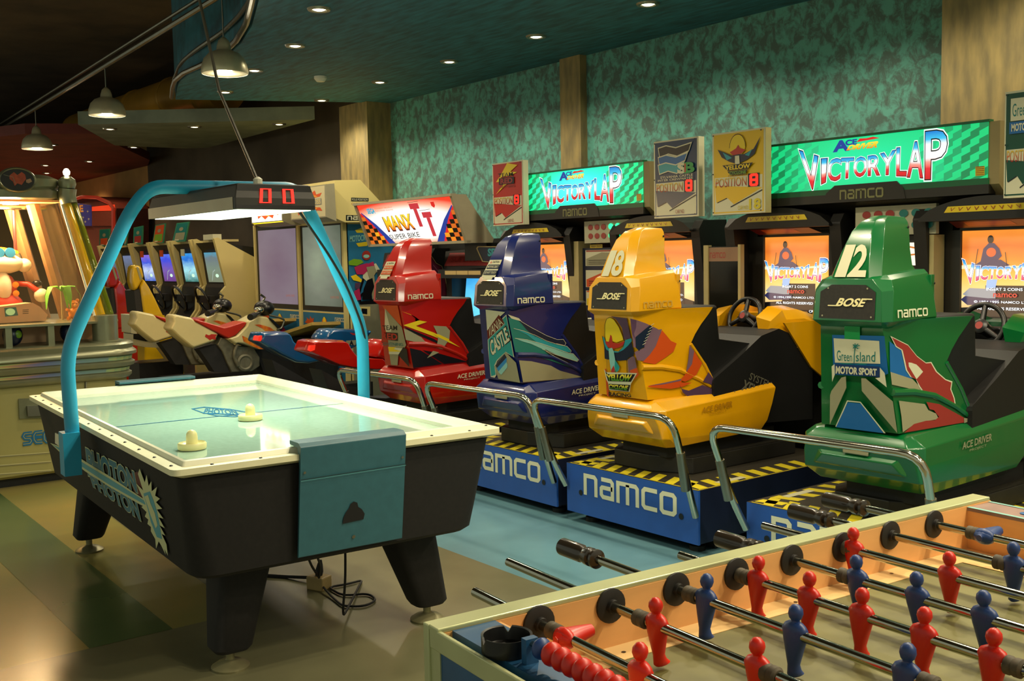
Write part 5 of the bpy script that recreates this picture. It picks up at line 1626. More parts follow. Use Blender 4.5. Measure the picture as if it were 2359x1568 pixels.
def sportbike(name_label, mt, pts_tail, X, tank, lamp, extra=None):
    t = thing('motorcycle_ride', name_label, 'arcade motorcycle', (X - .1, 3.9, 0))
    a = MB(t.location)
    slab(a, pts_tail, X, .26, mt, inset=.10)
    a.build('tail_fairing', t, smooth=45, bevel=.012)
    if tank:
        a = MB(t.location); slab(a, tank, X, .26, mt, inset=.16); 
        if extra: extra(a)
        a.build('fuel_tank', t, smooth=45, bevel=.015)
    a = MB(t.location); slab(a, lamp, X + .004, .10, M_lampr); a.build('tail_lamp', t, smooth=0)
    a = MB(t.location)
    p0 = P(*pts_tail[-1], X=X); y0 = min(P(x, y, X=X).y for x, y in pts_tail)
    a.box((X - .22, y0 + .22, .12), (X - .03, y0 + 1.05, .40), M_cab)
    a.prism([(X - .02, y, z) for y, z in ((y0 + .12, .66), (y0 + .5, .42), (y0 + .95, .36), (y0 + .9, .22), (y0 + .4, .24), (y0 + .2, .40))], (-.20, 0, 0), M_blackm)
    a.tube([(X + .03, y0 + .05, .50), (X + .03, y0 + .45, .36), (X + .03, y0 + .85, .25)], [.045, .045, .03], M_black, 12)
    for k in (.25, .5):
        a.lathe([(.05, -.02), (.05, .02)], V((X + .03, y0 + .05 + k * .8, .50 - k * .28)), M_steel, (0, .9, -.35), 14)
    a.build('engine_and_exhaust', t, smooth=40)
    a = MB(t.location)
    a.box((X - .30, y0 + .15, 0), (X + .10, y0 + 1.6, .09), M_cab); a.box((X - .16, y0 + .55, .08), (X - .06, y0 + .70, .30), M_steel)
    a.build('base', t, smooth=0, bevel=.01)
    a = MB(t.location)
    a.tube([(X + .12, y0 + .75, .10), (X + .12, y0 + .85, .30)], .015, M_chrome, 8)
    a.lathe([(.02, 0), (.02, .12)], (X + .04, y0 + .82, .30), M_black, (1, 0, 0), 10)
    a.build('foot_peg', t, smooth=40)
    return t


sportbike('blue sport motorcycle ride seen from behind, left of the red one', M_bblu, Z8([(0, 800), (20, 760), (380, 750), (430, 780), (470, 880), (560, 950), (700, 1000), (800, 1060), (880, 1160), (700, 1195), (520, 1180), (300, 1070), (150, 980), (-30, 880)]), -7.80,
          Z8([(860, 860), (890, 800), (930, 750), (980, 715), (1100, 705), (1560, 728), (1590, 745), (1500, 870), (1290, 1000), (1100, 960), (950, 910)]), Z8([(-35, 870), (-20, 810), (22, 800), (22, 850), (0, 880)]),
          lambda a: (lambda A: (A.poly(Z8([(1240, 760), (1350, 775), (1360, 800), (1280, 790)]), C['red']), A.poly(Z8([(1190, 870), (1330, 862), (1320, 935), (1290, 930), (1190, 930)]), C['grey']), A.text('A', Z8([(1240, 932), (1290, 932), (1285, 872), (1245, 872)]), C['black'], .05)))(Art(a, lambda u, v, k: P(u, v, X=-7.80 + .001 + .0006 * k))))
sportbike('red sport motorcycle ride seen from behind, in front of the tilted lit sign', M_bred, Z8([(650, 1010), (700, 885), (780, 865), (1180, 870), (1230, 900), (1270, 980), (1350, 1085), (1500, 1120), (1750, 1130), (1820, 1200), (1790, 1280), (1650, 1290), (1300, 1255), (1090, 1215), (850, 1110), (660, 1030)]), -6.78,
          Z8([(1620, 1090), (1660, 980), (1700, 890), (1745, 845), (1800, 900), (1830, 1150), (1760, 1160)]), Z8([(680, 1005), (700, 940), (765, 930), (755, 1000), (700, 1020)]))

# ================================================================== motocross game with two projection screens
t = thing('motocross_game_cabinet', 'cream twin motocross cabinet with two big grey projection screens and blue posters', 'arcade racing game', (-9.87, 5.2, 0))
o = V(t.location)
XL, XR, YF = -10.90, -8.87, 4.88
zs0, zs1 = P(697, 702, Y=YF).z, P(697, 524, Y=YF).z
a = MB(o)
a.box((XL, YF + .02, 0), (XR, 5.70, 2.0), M_cream2)
xm = P(692, 600, Y=YF).x
for x0, x1 in ((XL, XL + .03), (xm - .035, xm + .02), (XR - .035, XR)):
    a.box((x0, YF - .02, 0), (x1, YF + .03, zs1 + .10), M_cream2)
a.box((XL, YF - .02, zs1 + .06), (XR, YF + .03, zs1 + .10), M_cream2)
a.build('cabinet_body', t, smooth=0)
for i, (x0, x1, mm) in enumerate(((XL + .03, xm - .035, M_mpink), (xm + .02, XR - .035, M_mgrey))):
    a = MB(o)
    a.box((x0, YF + .0, zs0 - .05), (x1, YF + .03, zs1 + .06), M_bez)
    a.build('screen_frame', t, smooth=0)
    a = MB(o); a.face([(x0 + .05, YF - .001, zs0), (x1 - .05, YF - .001, zs0), (x1 - .05, YF - .001, zs1), (x0 + .05, YF - .001, zs1)], mm, [(0, 0), (1, 0), (1, 1), (0, 1)])
    A = Art(a, lambda u, v, k: V((x0 + .05 + (x1 - x0 - .1) * u, YF - .002 - .0006 * k, zs0 + (zs1 - zs0) * v)))
    A.text('GAME OVER', (.70, .10, .92, .13), mat('dim_orange_screen_text', '#c06a50', .5, em=.6), .0)
    a.build('projection_screen', t, smooth=0)
    a = MB(o)
    zb0 = zs0 - .05
    a.box((x0, YF + .0, .15), (x1, YF + .03, zb0), M_postb)
    A = Art(a, lambda u, v, k: V((x0 + (x1 - x0) * u, YF - .0005 - .0006 * k, .15 + (zb0 - .15) * v)))
    A.line([(0, .985), (1, .985)], .02, M_cream2)
    A.shapes(NAMCO, [(.76, .88), (.97, .88), (.97, .93), (.76, .93)], C['white'])
    for v in (.88, .70):
        A.poly([(.04, v - .04), (.10, v), (.08, v + .03), (.16, v), (.18, v + .05), (.22, v + .01), (.27, v + .03), (.25, v - .02), (.30, v - .05), (.2, v - .04), (.15, v - .07), (.10, v - .05)], C['orange'])
    A.rect(.03, .76, .30, .80, C['ice'])
    A.disc(.52, .85, .06, .07, C['orange']); A.disc(.52, .87, .035, .06, C['yellow']); A.poly([(.44, .74), (.50, .82), (.58, .78), (.66, .70), (.6, .62), (.46, .62)], mat('sticker_pink', '#a82454', .4, noise=0)); A.poly([(.36, .60), (.44, .80), (.42, .66), (.5, .58)], C['grey'])
    a.build('poster_panel', t, smooth=0)
    # protruding marquee head
    xr = P(751, 450, Y=4.60).x if i else P(651, 500, Y=4.60).x
    xl = xr - .74
    zt = P(751, 424, Y=4.60).z; zm = P(751, 500, Y=4.60).z; z2 = P(775, 512, Y=4.85).z
    a = MB(o)
    a.prism([(xl, y, z) for y, z in ((4.60, zt), (4.69, zt + .01), (4.90, zt + .01), (4.90, z2), (4.70, z2), (4.60, zm))] if not i else [(xl, y, z) for y, z in ((4.60, zt), (4.69, zt + .01), (4.70, z2), (4.60, zm))], (.74, 0, 0), M_gry)
    a.build('marquee_box', t, smooth=0)
    a = MB(o)
    on = (i == 0)
    A = Art(a, lambda u, v, k: V((xl + .02 + .70 * u, 4.5995 - .0006 * k, zm + .01 + (zt - zm - .02) * v)))
    A.rect(0, 0, 1, 1, mat('overexposed_sign', '#ffffe8', .4, em=3.2) if on else mat('unlit_sign_white', '#c0b48c', .4, noise=0))
    oo = (lambda n, c, e: mat(n + '_lit', c, .4, em=e) if on else mat(n + '_print', c, .4, noise=0))
    for v, s in ((.66, 1), (.30, -1)):
        A.poly([(.10, v), (.08, v + .08 * s), (.2, v + .06 * s), (.22, v + .20 * s), (.34, v + .10 * s), (.46, v + .24 * s), (.58, v + .12 * s), (.72, v + .22 * s), (.76, v + .08 * s), (.92, v + .12 * s), (.86, v), (.5, v - .06 * s)], oo('sign_orange', '#c84a10', 1.6))
        A.poly([(.2, v), (.25, v + .1 * s), (.4, v + .05 * s), (.55, v + .12 * s), (.75, v + .04 * s), (.8, v)], oo('sign_amber', '#e09a20', 2.2))
    A.rect(.14, .40, .90, .60, oo('sign_silver', '#8a8a88', 2.0)); A.text('MOTOCROSS', (.16, .42, .88, .58), oo('sign_gold', '#c8b060', 2.4), .02)
    a.face([(xl + .02, 4.60 - .001, zm), (xl + .72, 4.60 - .001, zm), (xl + .72, 4.70 - .002, z2 + .002), (xl + .02, 4.70 - .002, z2 + .002)], mat('yellow_lit_lower_sign', '#ffd818', .4, em=1.7) if on else M_gry)
    a.build('marquee_face', t, smooth=0)
# white side head with notice
a = MB(o)
XR0 = XR; XR = -8.765
hp = [(p_.y, p_.z) for p_ in (P(x_, y_, X=XR) for x_, y_ in ((771, 415), (830, 414), (879, 467), (878, 511), (795, 512), (768, 500)))]
a.prism([(XR - .0, y, z) for y, z in hp], (-.95, 0, 0), M_cream2)
A = Art(a, lambda u, v, k: P(u, v, X=XR + .001 + .0006 * k))
A.poly([(797, 508), (870, 508), (870, 496), (797, 495)], C['black'])
A.shapes(NAMCO, [(800, 506), (868, 507), (868, 497), (800, 497)], C['white'])
A.poly([(809, 463), (849, 463), (849, 456), (809, 455)], C['black']); A.text('POLE POSITION', [(811, 462), (847, 462), (847, 457), (811, 457)], C['white'], .0)
A.text('CAUTION: HEAD', [(810, 472), (849, 472), (849, 467), (810, 467)], C['brick'], .0)
for k in range(3):
    A.line([(817, 477 + k * 4), (846, 477 + k * 4)], .8, C['grey'])
a.build('side_head', t, smooth=0)
XR = XR0
# side poster with a rider
a = MB(o)
zt = P(800, 516, X=XR).z; zb = P(800, 703, X=XR).z
a.prism([(XR + .0, y, z) for y, z in ((YF + .03, zb), (YF + .03, zt), (YF + .55, zt), (YF + .55, zb))], (.006, 0, 0), M_postb)
A = Art(a, lambda u, v, k: P(u, v, X=XR + .0062 + .0006 * k))
A.text('MOTOCROSS', [(806, 557), (856, 552), (856, 540), (806, 543)], C['ice'], .03)
A.poly([(818, 530), (835, 524), (850, 530), (848, 536), (822, 536)], C['yellow']); A.poly([(820, 560), (848, 556), (846, 566), (826, 568)], C['yellow'])
pk = mat('sticker_pink', '#a82454', .4, noise=0)
for p_ in ([(820, 700), (838, 640), (860, 612)], [(868, 700), (862, 650), (856, 615)]):
    A.line(p_, 5, C['black'])
for cx_, cy_ in ((842, 690), (872, 640)):
    A.line([(cx_ + 13 * math.cos(k / 12 * 6.283), cy_ + 16 * math.sin(k / 12 * 6.283)) for k in range(12)], 5, C['black'], True)
A.poly([(836, 618), (866, 606), (876, 622), (858, 632), (848, 650), (836, 640)], C['white'])
A.disc(844, 588, 10, 11, C['brick']); A.disc(844, 590, 7, 4, C['ice'])
A.poly([(803, 602), (815, 596), (832, 598), (838, 604), (822, 612), (804, 610)], C['lime'])
A.poly([(816, 615), (830, 610), (845, 606), (856, 608), (848, 622), (838, 632), (822, 632)], pk)
A.poly([(850, 606), (860, 602), (864, 616), (856, 614)], pk)
A.poly([(808, 636), (820, 632), (834, 644), (832, 650), (814, 645)], C['yellow'])
A.poly([(818, 652), (830, 650), (828, 668), (818, 664)], C['purple']); A.poly([(816, 670), (828, 664), (832, 690), (822, 692), (816, 684)], pk)
A.poly([(844, 615), (862, 612), (868, 625), (862, 634), (868, 680), (858, 690), (854, 650)], C['grey'])
A.poly([(834, 690), (838, 664), (846, 645), (858, 640), (862, 660), (852, 690)], C['black'])
A.poly([(830, 694), (866, 690), (868, 700), (832, 703)], C['black'])
a.build('side_poster', t, smooth=0)
a = MB(o); a.box((XR, YF + .05, 0), (XR + .02, YF + .62, zb), mat('grey_laminate', '#7c7a64', .5, noise=.1))
A = Art(a, lambda u, v, k: P(u, v, X=XR + .0205 + .0006 * k))
A.poly([(829, 706), (853, 706), (853, 728), (829, 726)], M_cream2); A.poly([(833, 710), (846, 711), (846, 724), (833, 722)], C['black'])
a.build('lower_side', t, smooth=0)
# tray
for x in (-9.35, -10.3):
    a = MB(o)
    c = V((x, 4.6, .78))
    a.prism([(x - .32, 4.40, .70), (x + .25, 4.62, .86), (x + .38, 4.86, .86), (x - .20, 4.86, .72)], (0, 0, -.03), mat('amber_cream_shelf', '#b89a50', .5, noise=.2, scale=6))
    a.box((x - .25, 4.62, .25), (x + .30, 4.86, .70), M_blackm)
    a.build('control_shelf', t, smooth=0)


def crossbike(label, xoff):
    t = thing('motocross_ride', label, 'arcade motorcycle', (-9.36, 3.8, 0), 0)
    o = V(t.location); X = -9.25
    a = MB(o)
    tail = slab(a, Z7([(630, 580), (665, 555), (880, 600), (915, 640), (1215, 800), (1170, 890), (900, 980), (860, 960), (700, 830), (640, 770), (600, 735), (640, 650)]), X, .22, M_bwht, inset=.07)
    A = Art(a, lambda u, v, k: P(u, v, X=X + .002 + .0006 * k))
    A.poly(Z7([(1040, 800), (1080, 815), (1110, 800), (1180, 805), (1160, 830), (1165, 870), (1120, 860), (1090, 875), (1060, 850), (1030, 830)]), C['red'])
    a.build('tail_panel', t, smooth=40, bevel=.012)
    a = MB(o); slab(a, Z7([(890, 612), (1000, 640), (1270, 718), (1350, 700), (1510, 645), (1560, 655), (1540, 700), (1420, 820), (1320, 860), (1215, 805), (1050, 720), (900, 640)]), X + .01, .24, mat('bike_seat_red', '#a8240e', .35, noise=.05), inset=.05)
    a.build('seat', t, smooth=40, bevel=.015)
    a = MB(o)
    slab(a, Z7([(1320, 860), (1420, 825), (1545, 700), (1565, 640), (1640, 600), (1700, 565), (1820, 590), (1990, 765), (1780, 785), (1700, 800), (1680, 880), (1770, 980), (1700, 992), (1500, 922), (1435, 915), (1400, 925)]), X + .03, .28, M_bwht, inset=.05)
    A = Art(a, lambda u, v, k: P(u, v, X=X + .033 + .0006 * k))
    A.poly(Z7([(1640, 685), (1700, 680), (1780, 700), (1840, 720), (1900, 765), (1780, 770), (1740, 730)]), M_flame)
    A.poly(Z7([(1490, 820), (1560, 850), (1640, 860), (1690, 900), (1760, 960), (1750, 985), (1700, 985), (1600, 940), (1510, 890)]), M_flame)
    a.build('tank_shroud', t, smooth=40, bevel=.012)
    a = MB(o)
    slab(a, Z7([(1220, 830), (1320, 868), (1410, 940), (1640, 960), (1720, 1090), (1720, 1200), (1620, 1270), (1360, 1280), (1300, 1160), (1240, 1010), (1175, 930)]), X - .03, .18, M_eng, inset=.05)
    c = P(280 + 1520 / 5.36, 620 + 1150 / 5.36, X=X - .03)
    a.lathe([(.085, -.01), (.085, .02), (.06, .03), (.055, .02), (.001, .022)], c, M_eng, (1, 0, 0), 22)
    a.tube([P(280 + x / 5.36, 620 + y / 5.36, X=X - .01) for x, y in ((1430, 930), (1400, 1000), (1390, 1080), (1440, 1200))], .018, M_eng, 8)
    a.build('engine', t, smooth=40, bevel=.006)
    a = MB(o)
    slab(a, Z7([(960, 990), (1170, 925), (1240, 1010), (1340, 1270), (1150, 1270), (1060, 1130)]), X - .05, .14, M_blackm)
    slab(a, Z7([(1640, 990), (1760, 990), (2100, 1140), (2150, 1290), (1760, 1290), (1700, 1120)]), X - .05, .14, M_blackm)
    a.box((X - .26, 3.45, 0), (X + .12, 4.75, .22), M_cab)
    a.box((X - .22, 3.6, .22), (X + .02, 4.5, .32), M_blackm)
    a.build('swing_base', t, smooth=0)
    a = MB(o)
    a.tube([P(280 + x / 5.36, 620 + y / 5.36, X=X + dx_) for x, y, dx_ in ((1590, 590, .30), (1650, 565, .2), (1740, 520, -.1), (1700, 480, -.4), (1690, 470, -.55))], .018, M_black, 8)
    a.tube([P(280 + 1590 / 5.36, 620 + 592 / 5.36, X=X + .30), P(280 + 1640 / 5.36, 620 + 570 / 5.36, X=X + .18)], .030, M_black, 10)
    a.ball(P(280 + 1760 / 5.36, 620 + 480 / 5.36, X=X - .12), .10, M_black, sc=(1.3, .9, .75))
    a.ball(P(280 + 1700 / 5.36, 620 + 500 / 5.36, X=X), .05, M_chrome, sc=(1, 1, .6))
    a.tube([P(280 + x / 5.36, 620 + y / 5.36, X=X - .1) for x, y in ((1755, 440), (1745, 400), (1770, 350), (1715, 310))], .012, M_chrome, 8)
    a.tube([P(280 + x / 5.36, 620 + y / 5.36, X=X + .05) for x, y in ((1820, 565), (1960, 600), (2015, 625), (1975, 730), (1920, 745))], .010, M_steel, 8, round_=.04)
    a.prism([P(280 + x / 5.36, 620 + y / 5.36, X=X + .05) for x, y in ((1830, 600), (1870, 620), (1990, 745), (1960, 750))], (-.04, 0, 0), M_black)
    a.build('handlebar', t, smooth=40)
    t.location.x += xoff
    return t


b0 = crossbike('cream motocross ride with red seat and orange flames, the right one of two', 0.0)
b1_ = copy_tree(b0); b1_.location = (-9.36 - 1.01, 3.8, 0); b1_['label'] = 'cream motocross ride with red seat and orange flames, the left one of two'
# ================================================================== row of sit-down driving cabinets, seen from the side
M_scr = [grad('row_screen_%d' % i, st, em=1.0, noise=.35) for i, st in enumerate((
    [(0, '#3a3a4a'), (.5, '#5a6068'), (1, '#6c7aa0')], [(0, '#4868c8'), (.4, '#c8d8f8'), (.7, '#3a58e0'), (1, '#8a6ad8')], [(0, '#6a3a88'), (.4, '#7a5ab0'), (.8, '#3a4ae0'), (1, '#5a7ae8')],
    [(0, '#3a7a70'), (.4, '#a8e8f0'), (.8, '#1a70d8'), (1, '#3aa0e8')], [(0, '#788068'), (.4, '#7a8c78'), (.8, '#6a7a80'), (1, '#4a9ab8')], [(0, '#303438'), (1, '#404850')]))]
ZC = lambda x, y: (200 + x / 5.6, 480 + y / 5.6)
XS = -11.05
side_px = [ZC(*p) for p in ((1640, 385), (1690, 372), (2185, 640), (2205, 640), (2205, 1500), (1500, 1500), (1420, 1280), (1460, 1100), (1500, 1010), (1760, 1060), (1800, 1000))]
prof = []
for x, y in ((1640, 385), (1690, 375), (2190, 640)):
    p = P(*ZC(x, y), X=XS); prof.append((p.y, p.z))
yb = P(*ZC(2190, 700), X=XS).y
p = P(*ZC(1800, 1000), X=XS); hz = (p.y, p.z)
p2_ = P(*ZC(1740, 1070), X=XS); p3_ = P(*ZC(1730, 1330), X=XS)
PR = [prof[0], prof[1], (yb, prof[2][1]), (yb, .05), (p3_.y - .30, .05), (p3_.y - .30, .50), (p3_.y, p3_.z), (p2_.y, p2_.z), hz]
labels = ['nearest of the row, with the large cream side panel', 'second from the right, bright blue screen', 'third from the right, violet screen', 'fourth from the right, behind the yellow seat back', 'fifth from the right, grey screen', 'leftmost of the row, partly behind the blue arch']
for i in range(6):
    x1 = XS - .72 * i; x0 = x1 - .66
    t = thing('driving_cabinet', 'cream and black sit-down driving cabinet, ' + labels[i], 'arcade driving cabinet', ((x0 + x1) / 2, 4.7, 0), 0, 'driving cabinets in a row')
    o = V(t.location)
    a = MB(o)
    for x in (x1, x0 + .05):
        a.prism([(x, y, z) for y, z in PR], (-.05 if x == x1 else -.05, 0, 0), M_cream2)
    a.build('side_panel', t, smooth=0, bevel=.004)
    a = MB(o)
    a.box((x0 + .04, prof[0][0] + .12, prof[0][1] - .035), (x1 - .04, prof[0][0] + .30, prof[0][1] - .01), M_post)
    a.prism([(x0 + .05, y, z) for y, z in ((prof[0][0] + .03, prof[0][1] - .04), (yb, prof[0][1] - .1), (yb, .1), (p3_.y - .25, .1), (p3_.y - .22, .48), (p3_.y + .02, p3_.z), (hz[0] + .0, hz[1] - .02), (hz[0] + .02, hz[1] + .02), (prof[0][0] + .095, prof[0][1] - .13))], (x1 - x0 - .10, 0, 0), M_cab)
    a.build('front_shell', t, smooth=0)
    a = MB(o)
    za, zb_ = hz[1] + .04, prof[0][1] - .15
    ya, yb_ = hz[0] + .015, prof[0][0] + .09
    a.face([(x0 + .14, ya - .004, za), (x1 - .07, ya - .004, za), (x1 - .07, yb_ - .008, zb_), (x0 + .14, yb_ - .008, zb_)], M_scr[max(0, 4 - i)], [(0, 0), (1, 0), (1, 1), (0, 1)])
    A = quadart(a, [V((x0 + .14, ya - .004, za)), V((x1 - .07, ya - .004, za)), V((x1 - .07, yb_ - .008, zb_)), V((x0 + .14, yb_ - .008, zb_))], .002)
    A.disc(.62, .22, .10, .06, mat('row_screen_bright', '#c8f0d0', .4, em=1.2)); A.line([(.25, .05), (.4, .35), (.55, .42)], .03, mat('row_screen_road', '#a8b8b0', .4, em=.9))
    a.build('screen', t, smooth=0)
    a = MB(o)
    c = V(((x0 + x1) / 2, p3_.y - .02, (p3_.z + p2_.z) / 2 + .02))
    a.tube([c + V((math.cos(2 * math.pi * k / 20) * .15, -.06 * math.sin(2 * math.pi * k / 20) - .05, math.sin(2 * math.pi * k / 20) * .14)) for k in range(20)], .014, M_black, 8, closed=True)
    a.box((x0 + .12, c.y - .04, c.z - .04), (x1 - .12, c.y + .02, c.z + .04), M_cab)
    a.build('steering_wheel', t, smooth=40)
    if i in (1, 2, 3):
        a = MB(o); a.box(((x0 + x1) / 2 - .09, prof[0][0] + .045, prof[0][1] - .18), ((x0 + x1) / 2 + .02, prof[0][0] + .055, prof[0][1] - .10), C['white'] if i == 1 else C['orange']); a.build('sticker', t, smooth=0)
# posters on top of the row
fr = mat('green_poster_frame', '#2a7a58', .4, noise=0)
for i, (pts, c1, c2, lab) in enumerate((
    ([(1100, 450), (1270, 442), (1322, 185), (1160, 205)], C['dteal'], C['grey'], 'largest, second cabinet from the right'),
    ([(845, 472), (985, 462), (1015, 210), (885, 235)], C['orange'], C['lime'], 'with orange lower half'),
    ([(598, 482), (715, 475), (725, 235), (605, 260)], C['dteal'], C['brick'], 'dark one with red figure'),
    ([(478, 500), (510, 480), (540, 265), (525, 275)], C['dteal'], C['grey'], 'very narrow, seen edge on beside the blue arch'),
    ([(160, 525), (280, 515), (298, 290), (165, 300)], C['dteal'], C['orange'], 'leftmost, in front of the red kiosk'))):
    Yp = 4.56
    q = [P(*ZC(*p), Y=Yp) for p in pts]
    zb0 = min(q[0].z, q[1].z)
    t = thing('framed_poster', 'green framed poster atop the driving cabinets, ' + lab, 'poster', ((q[0].x + q[1].x) / 2, Yp, prof[0][1] - .01), 0, 'posters on the driving cabinets')
    o = V(t.location)
    dz = t.location.z - zb0
    q = [p + V((0, 0, dz)) for p in q]; q[0].z = q[1].z = t.location.z
    a = MB(o); a.prism(q, (0, .012, 0), fr)
    A = quadart(a, q, .001)
    A.rect(.08, .05, .92, .95, c1); A.rect(.14, .10, .86, .48, c2); A.disc(.5, .66, .16, .10, C['grey']); A.rect(.2, .08, .5, .14, C['white'])
    a.build('frame', t, smooth=0)
t = thing('paper_box', 'small cream box lying on top of the nearest driving cabinet', 'box', (XS - .3, 4.58, prof[0][1] - .009))
a = MB(); a.box((-.16, -.05, 0), (.12, .05, .06), C['white']); a.build('carton', t, smooth=0)
# racing seat backs in front of the row
ZS = lambda pts: [(200 + x / 5.6, 480 + y / 5.6) for x, y in pts]
M_sy = mat('seat_yellow_gloss', '#c8a00c', .25, noise=.03, coat=.8)
for lab, mt, X, up, low, grill in (('yellow moulded seat back standing before the driving cabinets', M_sy, -11.0,
                             [(590, 760), (610, 725), (690, 735), (720, 770), (745, 880), (680, 1000), (650, 1060), (610, 1050), (580, 950), (578, 840)],
                             [(690, 1000), (735, 905), (800, 1000), (880, 1150), (960, 1320), (1000, 1400), (740, 1400), (710, 1180)], [(610, 1060), (680, 1040), (740, 1350), (640, 1350)]),
                            ('red moulded seat back left of the yellow seat back', mat('seat_red_gloss', '#a81c10', .25, noise=.03, coat=.8), -12.1,
                             [(265, 900), (330, 750), (380, 760), (430, 900), (400, 1000), (340, 1020), (290, 1020), (268, 950)],
                             [(350, 1020), (430, 920), (520, 1060), (590, 1200), (640, 1400), (640, 1560), (400, 1560), (380, 1250)], [(310, 1030), (370, 1020), (410, 1340), (340, 1360)])):
    t = thing('racing_chair', lab, 'seat', (X - .15, 3.9, 0))
    o = V(t.location)
    a = MB(o); slab(a, ZS(up), X, .18, mt, inset=.12)
    A = Art(a, lambda u, v, k: P(u, v, X=X + .003 + .0006 * k))
    a.build('headrest', t, smooth=40, bevel=.015)
    a = MB(o); slab(a, ZS(low), X, .22, mt, inset=.05)
    lowest = min(P(x, y, X=X).z for x, y in ZS(low)); ys = [P(x, y, X=X).y for x, y in ZS(low)]
    a.prism([(X, y, z) for y, z in ((min(ys) + .02, lowest + .02), (max(ys), lowest + .02), (max(ys) + .25, .05), (min(ys), .05))], (-.22, 0, 0), mt)
    a.build('backrest', t, smooth=40, bevel=.015)
    a = MB(o); slab(a, ZS(grill), X - .02, .30, M_grille); a.build('speaker_grille', t, smooth=0)
    a = MB(o); pp = [P(x, y, X=X + .004) for x, y in ZS([(x_ * 1.0, y_) for x_, y_ in (((640, 760), (665, 755), (715, 900), (690, 930)) if 'yellow' in lab[:8] else ((325, 770), (350, 760), (395, 900), (375, 930)))])]
    a.prism(pp, (-.02, 0, 0), C['grey']); a.build('stripe', t, smooth=0)
# low white console behind the motocross rides
t = thing('white_console', 'white and black console low behind the left motocross ride', 'console', (-10.9, 3.6, 0))
o = V(t.location)
a = MB(o)
slab(a, Z7([(110, 560), (200, 560), (180, 700), (190, 800), (120, 790)]), -10.60, .3, C['white'])
slab(a, Z7([(140, 800), (240, 800), (470, 880), (465, 970), (280, 960), (145, 930)]), -10.60, .3, C['white'])
a.build('shell', t, smooth=0, bevel=.01)
a = MB(o); slab(a, Z7([(150, 795), (240, 800), (400, 880), (300, 890), (150, 860)]), -10.59, .3, M_black); a.build('stripe', t, smooth=0)
a = MB(o); slab(a, Z7([(440, 960), (470, 950), (600, 1120), (560, 1120)]), -10.60, .06, M_post); a.box((-10.95, 3.45, 0), (-10.60, 3.9, .45), M_cab); a.build('stand', t, smooth=0)
# low dark platform of the far machines
t = thing('game_platform', 'low black platform with brown step edges behind the air hockey table', 'platform', (-9.3, 3.1, 0))
o = V(t.location)
a = MB(o); a.box((-10.55, 3.02, 0), (-8.55, 3.40, .16), M_cab); a.build('base', t, smooth=0)
a = MB(o); a.box((-10.55, 3.0, .16), (-8.7, 3.14, .19), mat('brown_step_edge', '#7a5034', .5, noise=.2)); a.build('step_edge', t, smooth=0)
a = MB(o); a.box((-9.4, 2.9, .0), (-8.75, 3.0, .10), M_cream2); a.build('kick_board', t, smooth=0)
# far red kiosk with curved roof
t = thing('red_lit_kiosk', 'red glowing arched kiosk with blue starred panel beyond the claw machine', 'arcade kiosk', (-19.4, 5.15, 0))
o = V(t.location)
Yk = 5.15
k3 = lambda x, y: P(x / 2.8517, 350 + y / 2.8517, Y=Yk)
a = MB(o)
a.prism([k3(x, y) for x, y in ((495, 640), (495, 310), (560, 292), (660, 298), (740, 335), (765, 370), (765, 640))] + [V((k3(765, 640).x, Yk, 0)), V((k3(495, 640).x, Yk, 0))], (0, .5, 0), mat('kiosk_dark_red', '#4a1a10', .6, noise=.2))
a.build('kiosk_body', t, smooth=0)
a = MB(o)
a.prism([k3(x, y) for x, y in ((612, 360), (755, 345), (758, 385), (612, 388))], (0, -.02, 0), mat('glowing_red_panel', '#f03a14', .4, em=.9))
a.prism([k3(x, y) for x, y in ((612, 392), (758, 388), (758, 485), (612, 485))], (0, -.02, 0), mat('brown_slats', '#5a2418', .5, noise=.3, stretch=(1, 1, 30)))
a.build('glowing_panel', t, smooth=0)
a = MB(o)
a.prism([k3(x, y) for x, y in ((500, 335), (600, 350), (608, 485), (545, 485))], (0, -.03, 0), mat('blue_star_panel', '#3a3a80', .4, em=.35))
A = Art(a, lambda u, v, k: k3(u, v) + V((0, -.031 - .001 * k, 0)))
A.text('RE', [(508, 395), (560, 392), (556, 350), (506, 352)], mat('orange_letters', '#f08a20', .4, em=.6), .03)
for x, y in ((555, 385), (590, 390), (560, 430), (575, 458), (598, 440)):
    A.poly([(x - 9, y), (x - 2, y - 2), (x, y - 10), (x + 2, y - 2), (x + 9, y), (x + 2, y + 2), (x, y + 10), (x - 2, y + 2)], C['white'])
a.build('star_panel', t, smooth=0)
a = MB(o)
a.tube([k3(x, y) + V((0, -.05, 0)) for x, y in ((495, 640), (492, 315), (560, 295), (660, 300), (740, 335), (766, 370), (768, 640))], .03, mat('red_neon_tube', '#c83018', .3, em=.35), 8)
a.build('arch_tube', t, smooth=40)
L = bpy.data.lights.new('kiosk', 'POINT'); L.energy = 10; L.color = (1, .25, .1); L.shadow_soft_size = .2
ob = bpy.data.objects.new('kiosk_light', L); COL.objects.link(ob); ob.parent = t; ob.location = (-.0, -.6, 1.7)
# ================================================================== claw machine
M_cbody = mat('cream_enamel_body', '#a89f62', .35, noise=.04, scale=2, coat=.4)
M_cgrey = mat('grey_green_metal', '#8a8a6c', .30, .45, noise=.08)
M_holo = grad('holographic_strip', [(0, '#6a6a70'), (.2, '#8a9a9a'), (.35, '#7aa890'), (.45, '#c8d890'), (.52, '#d8a070'), (.6, '#7a80b8'), (.75, '#8ab0a8'), (1, '#9a8aa0')], axis=0, rough=.25, noise=.4)
M_warm = mat('peach_interior_panel', '#d8a878', .5, noise=.05)
M_blue2 = mat('blue_double_letters', '#1c6c9c', .4, noise=0)


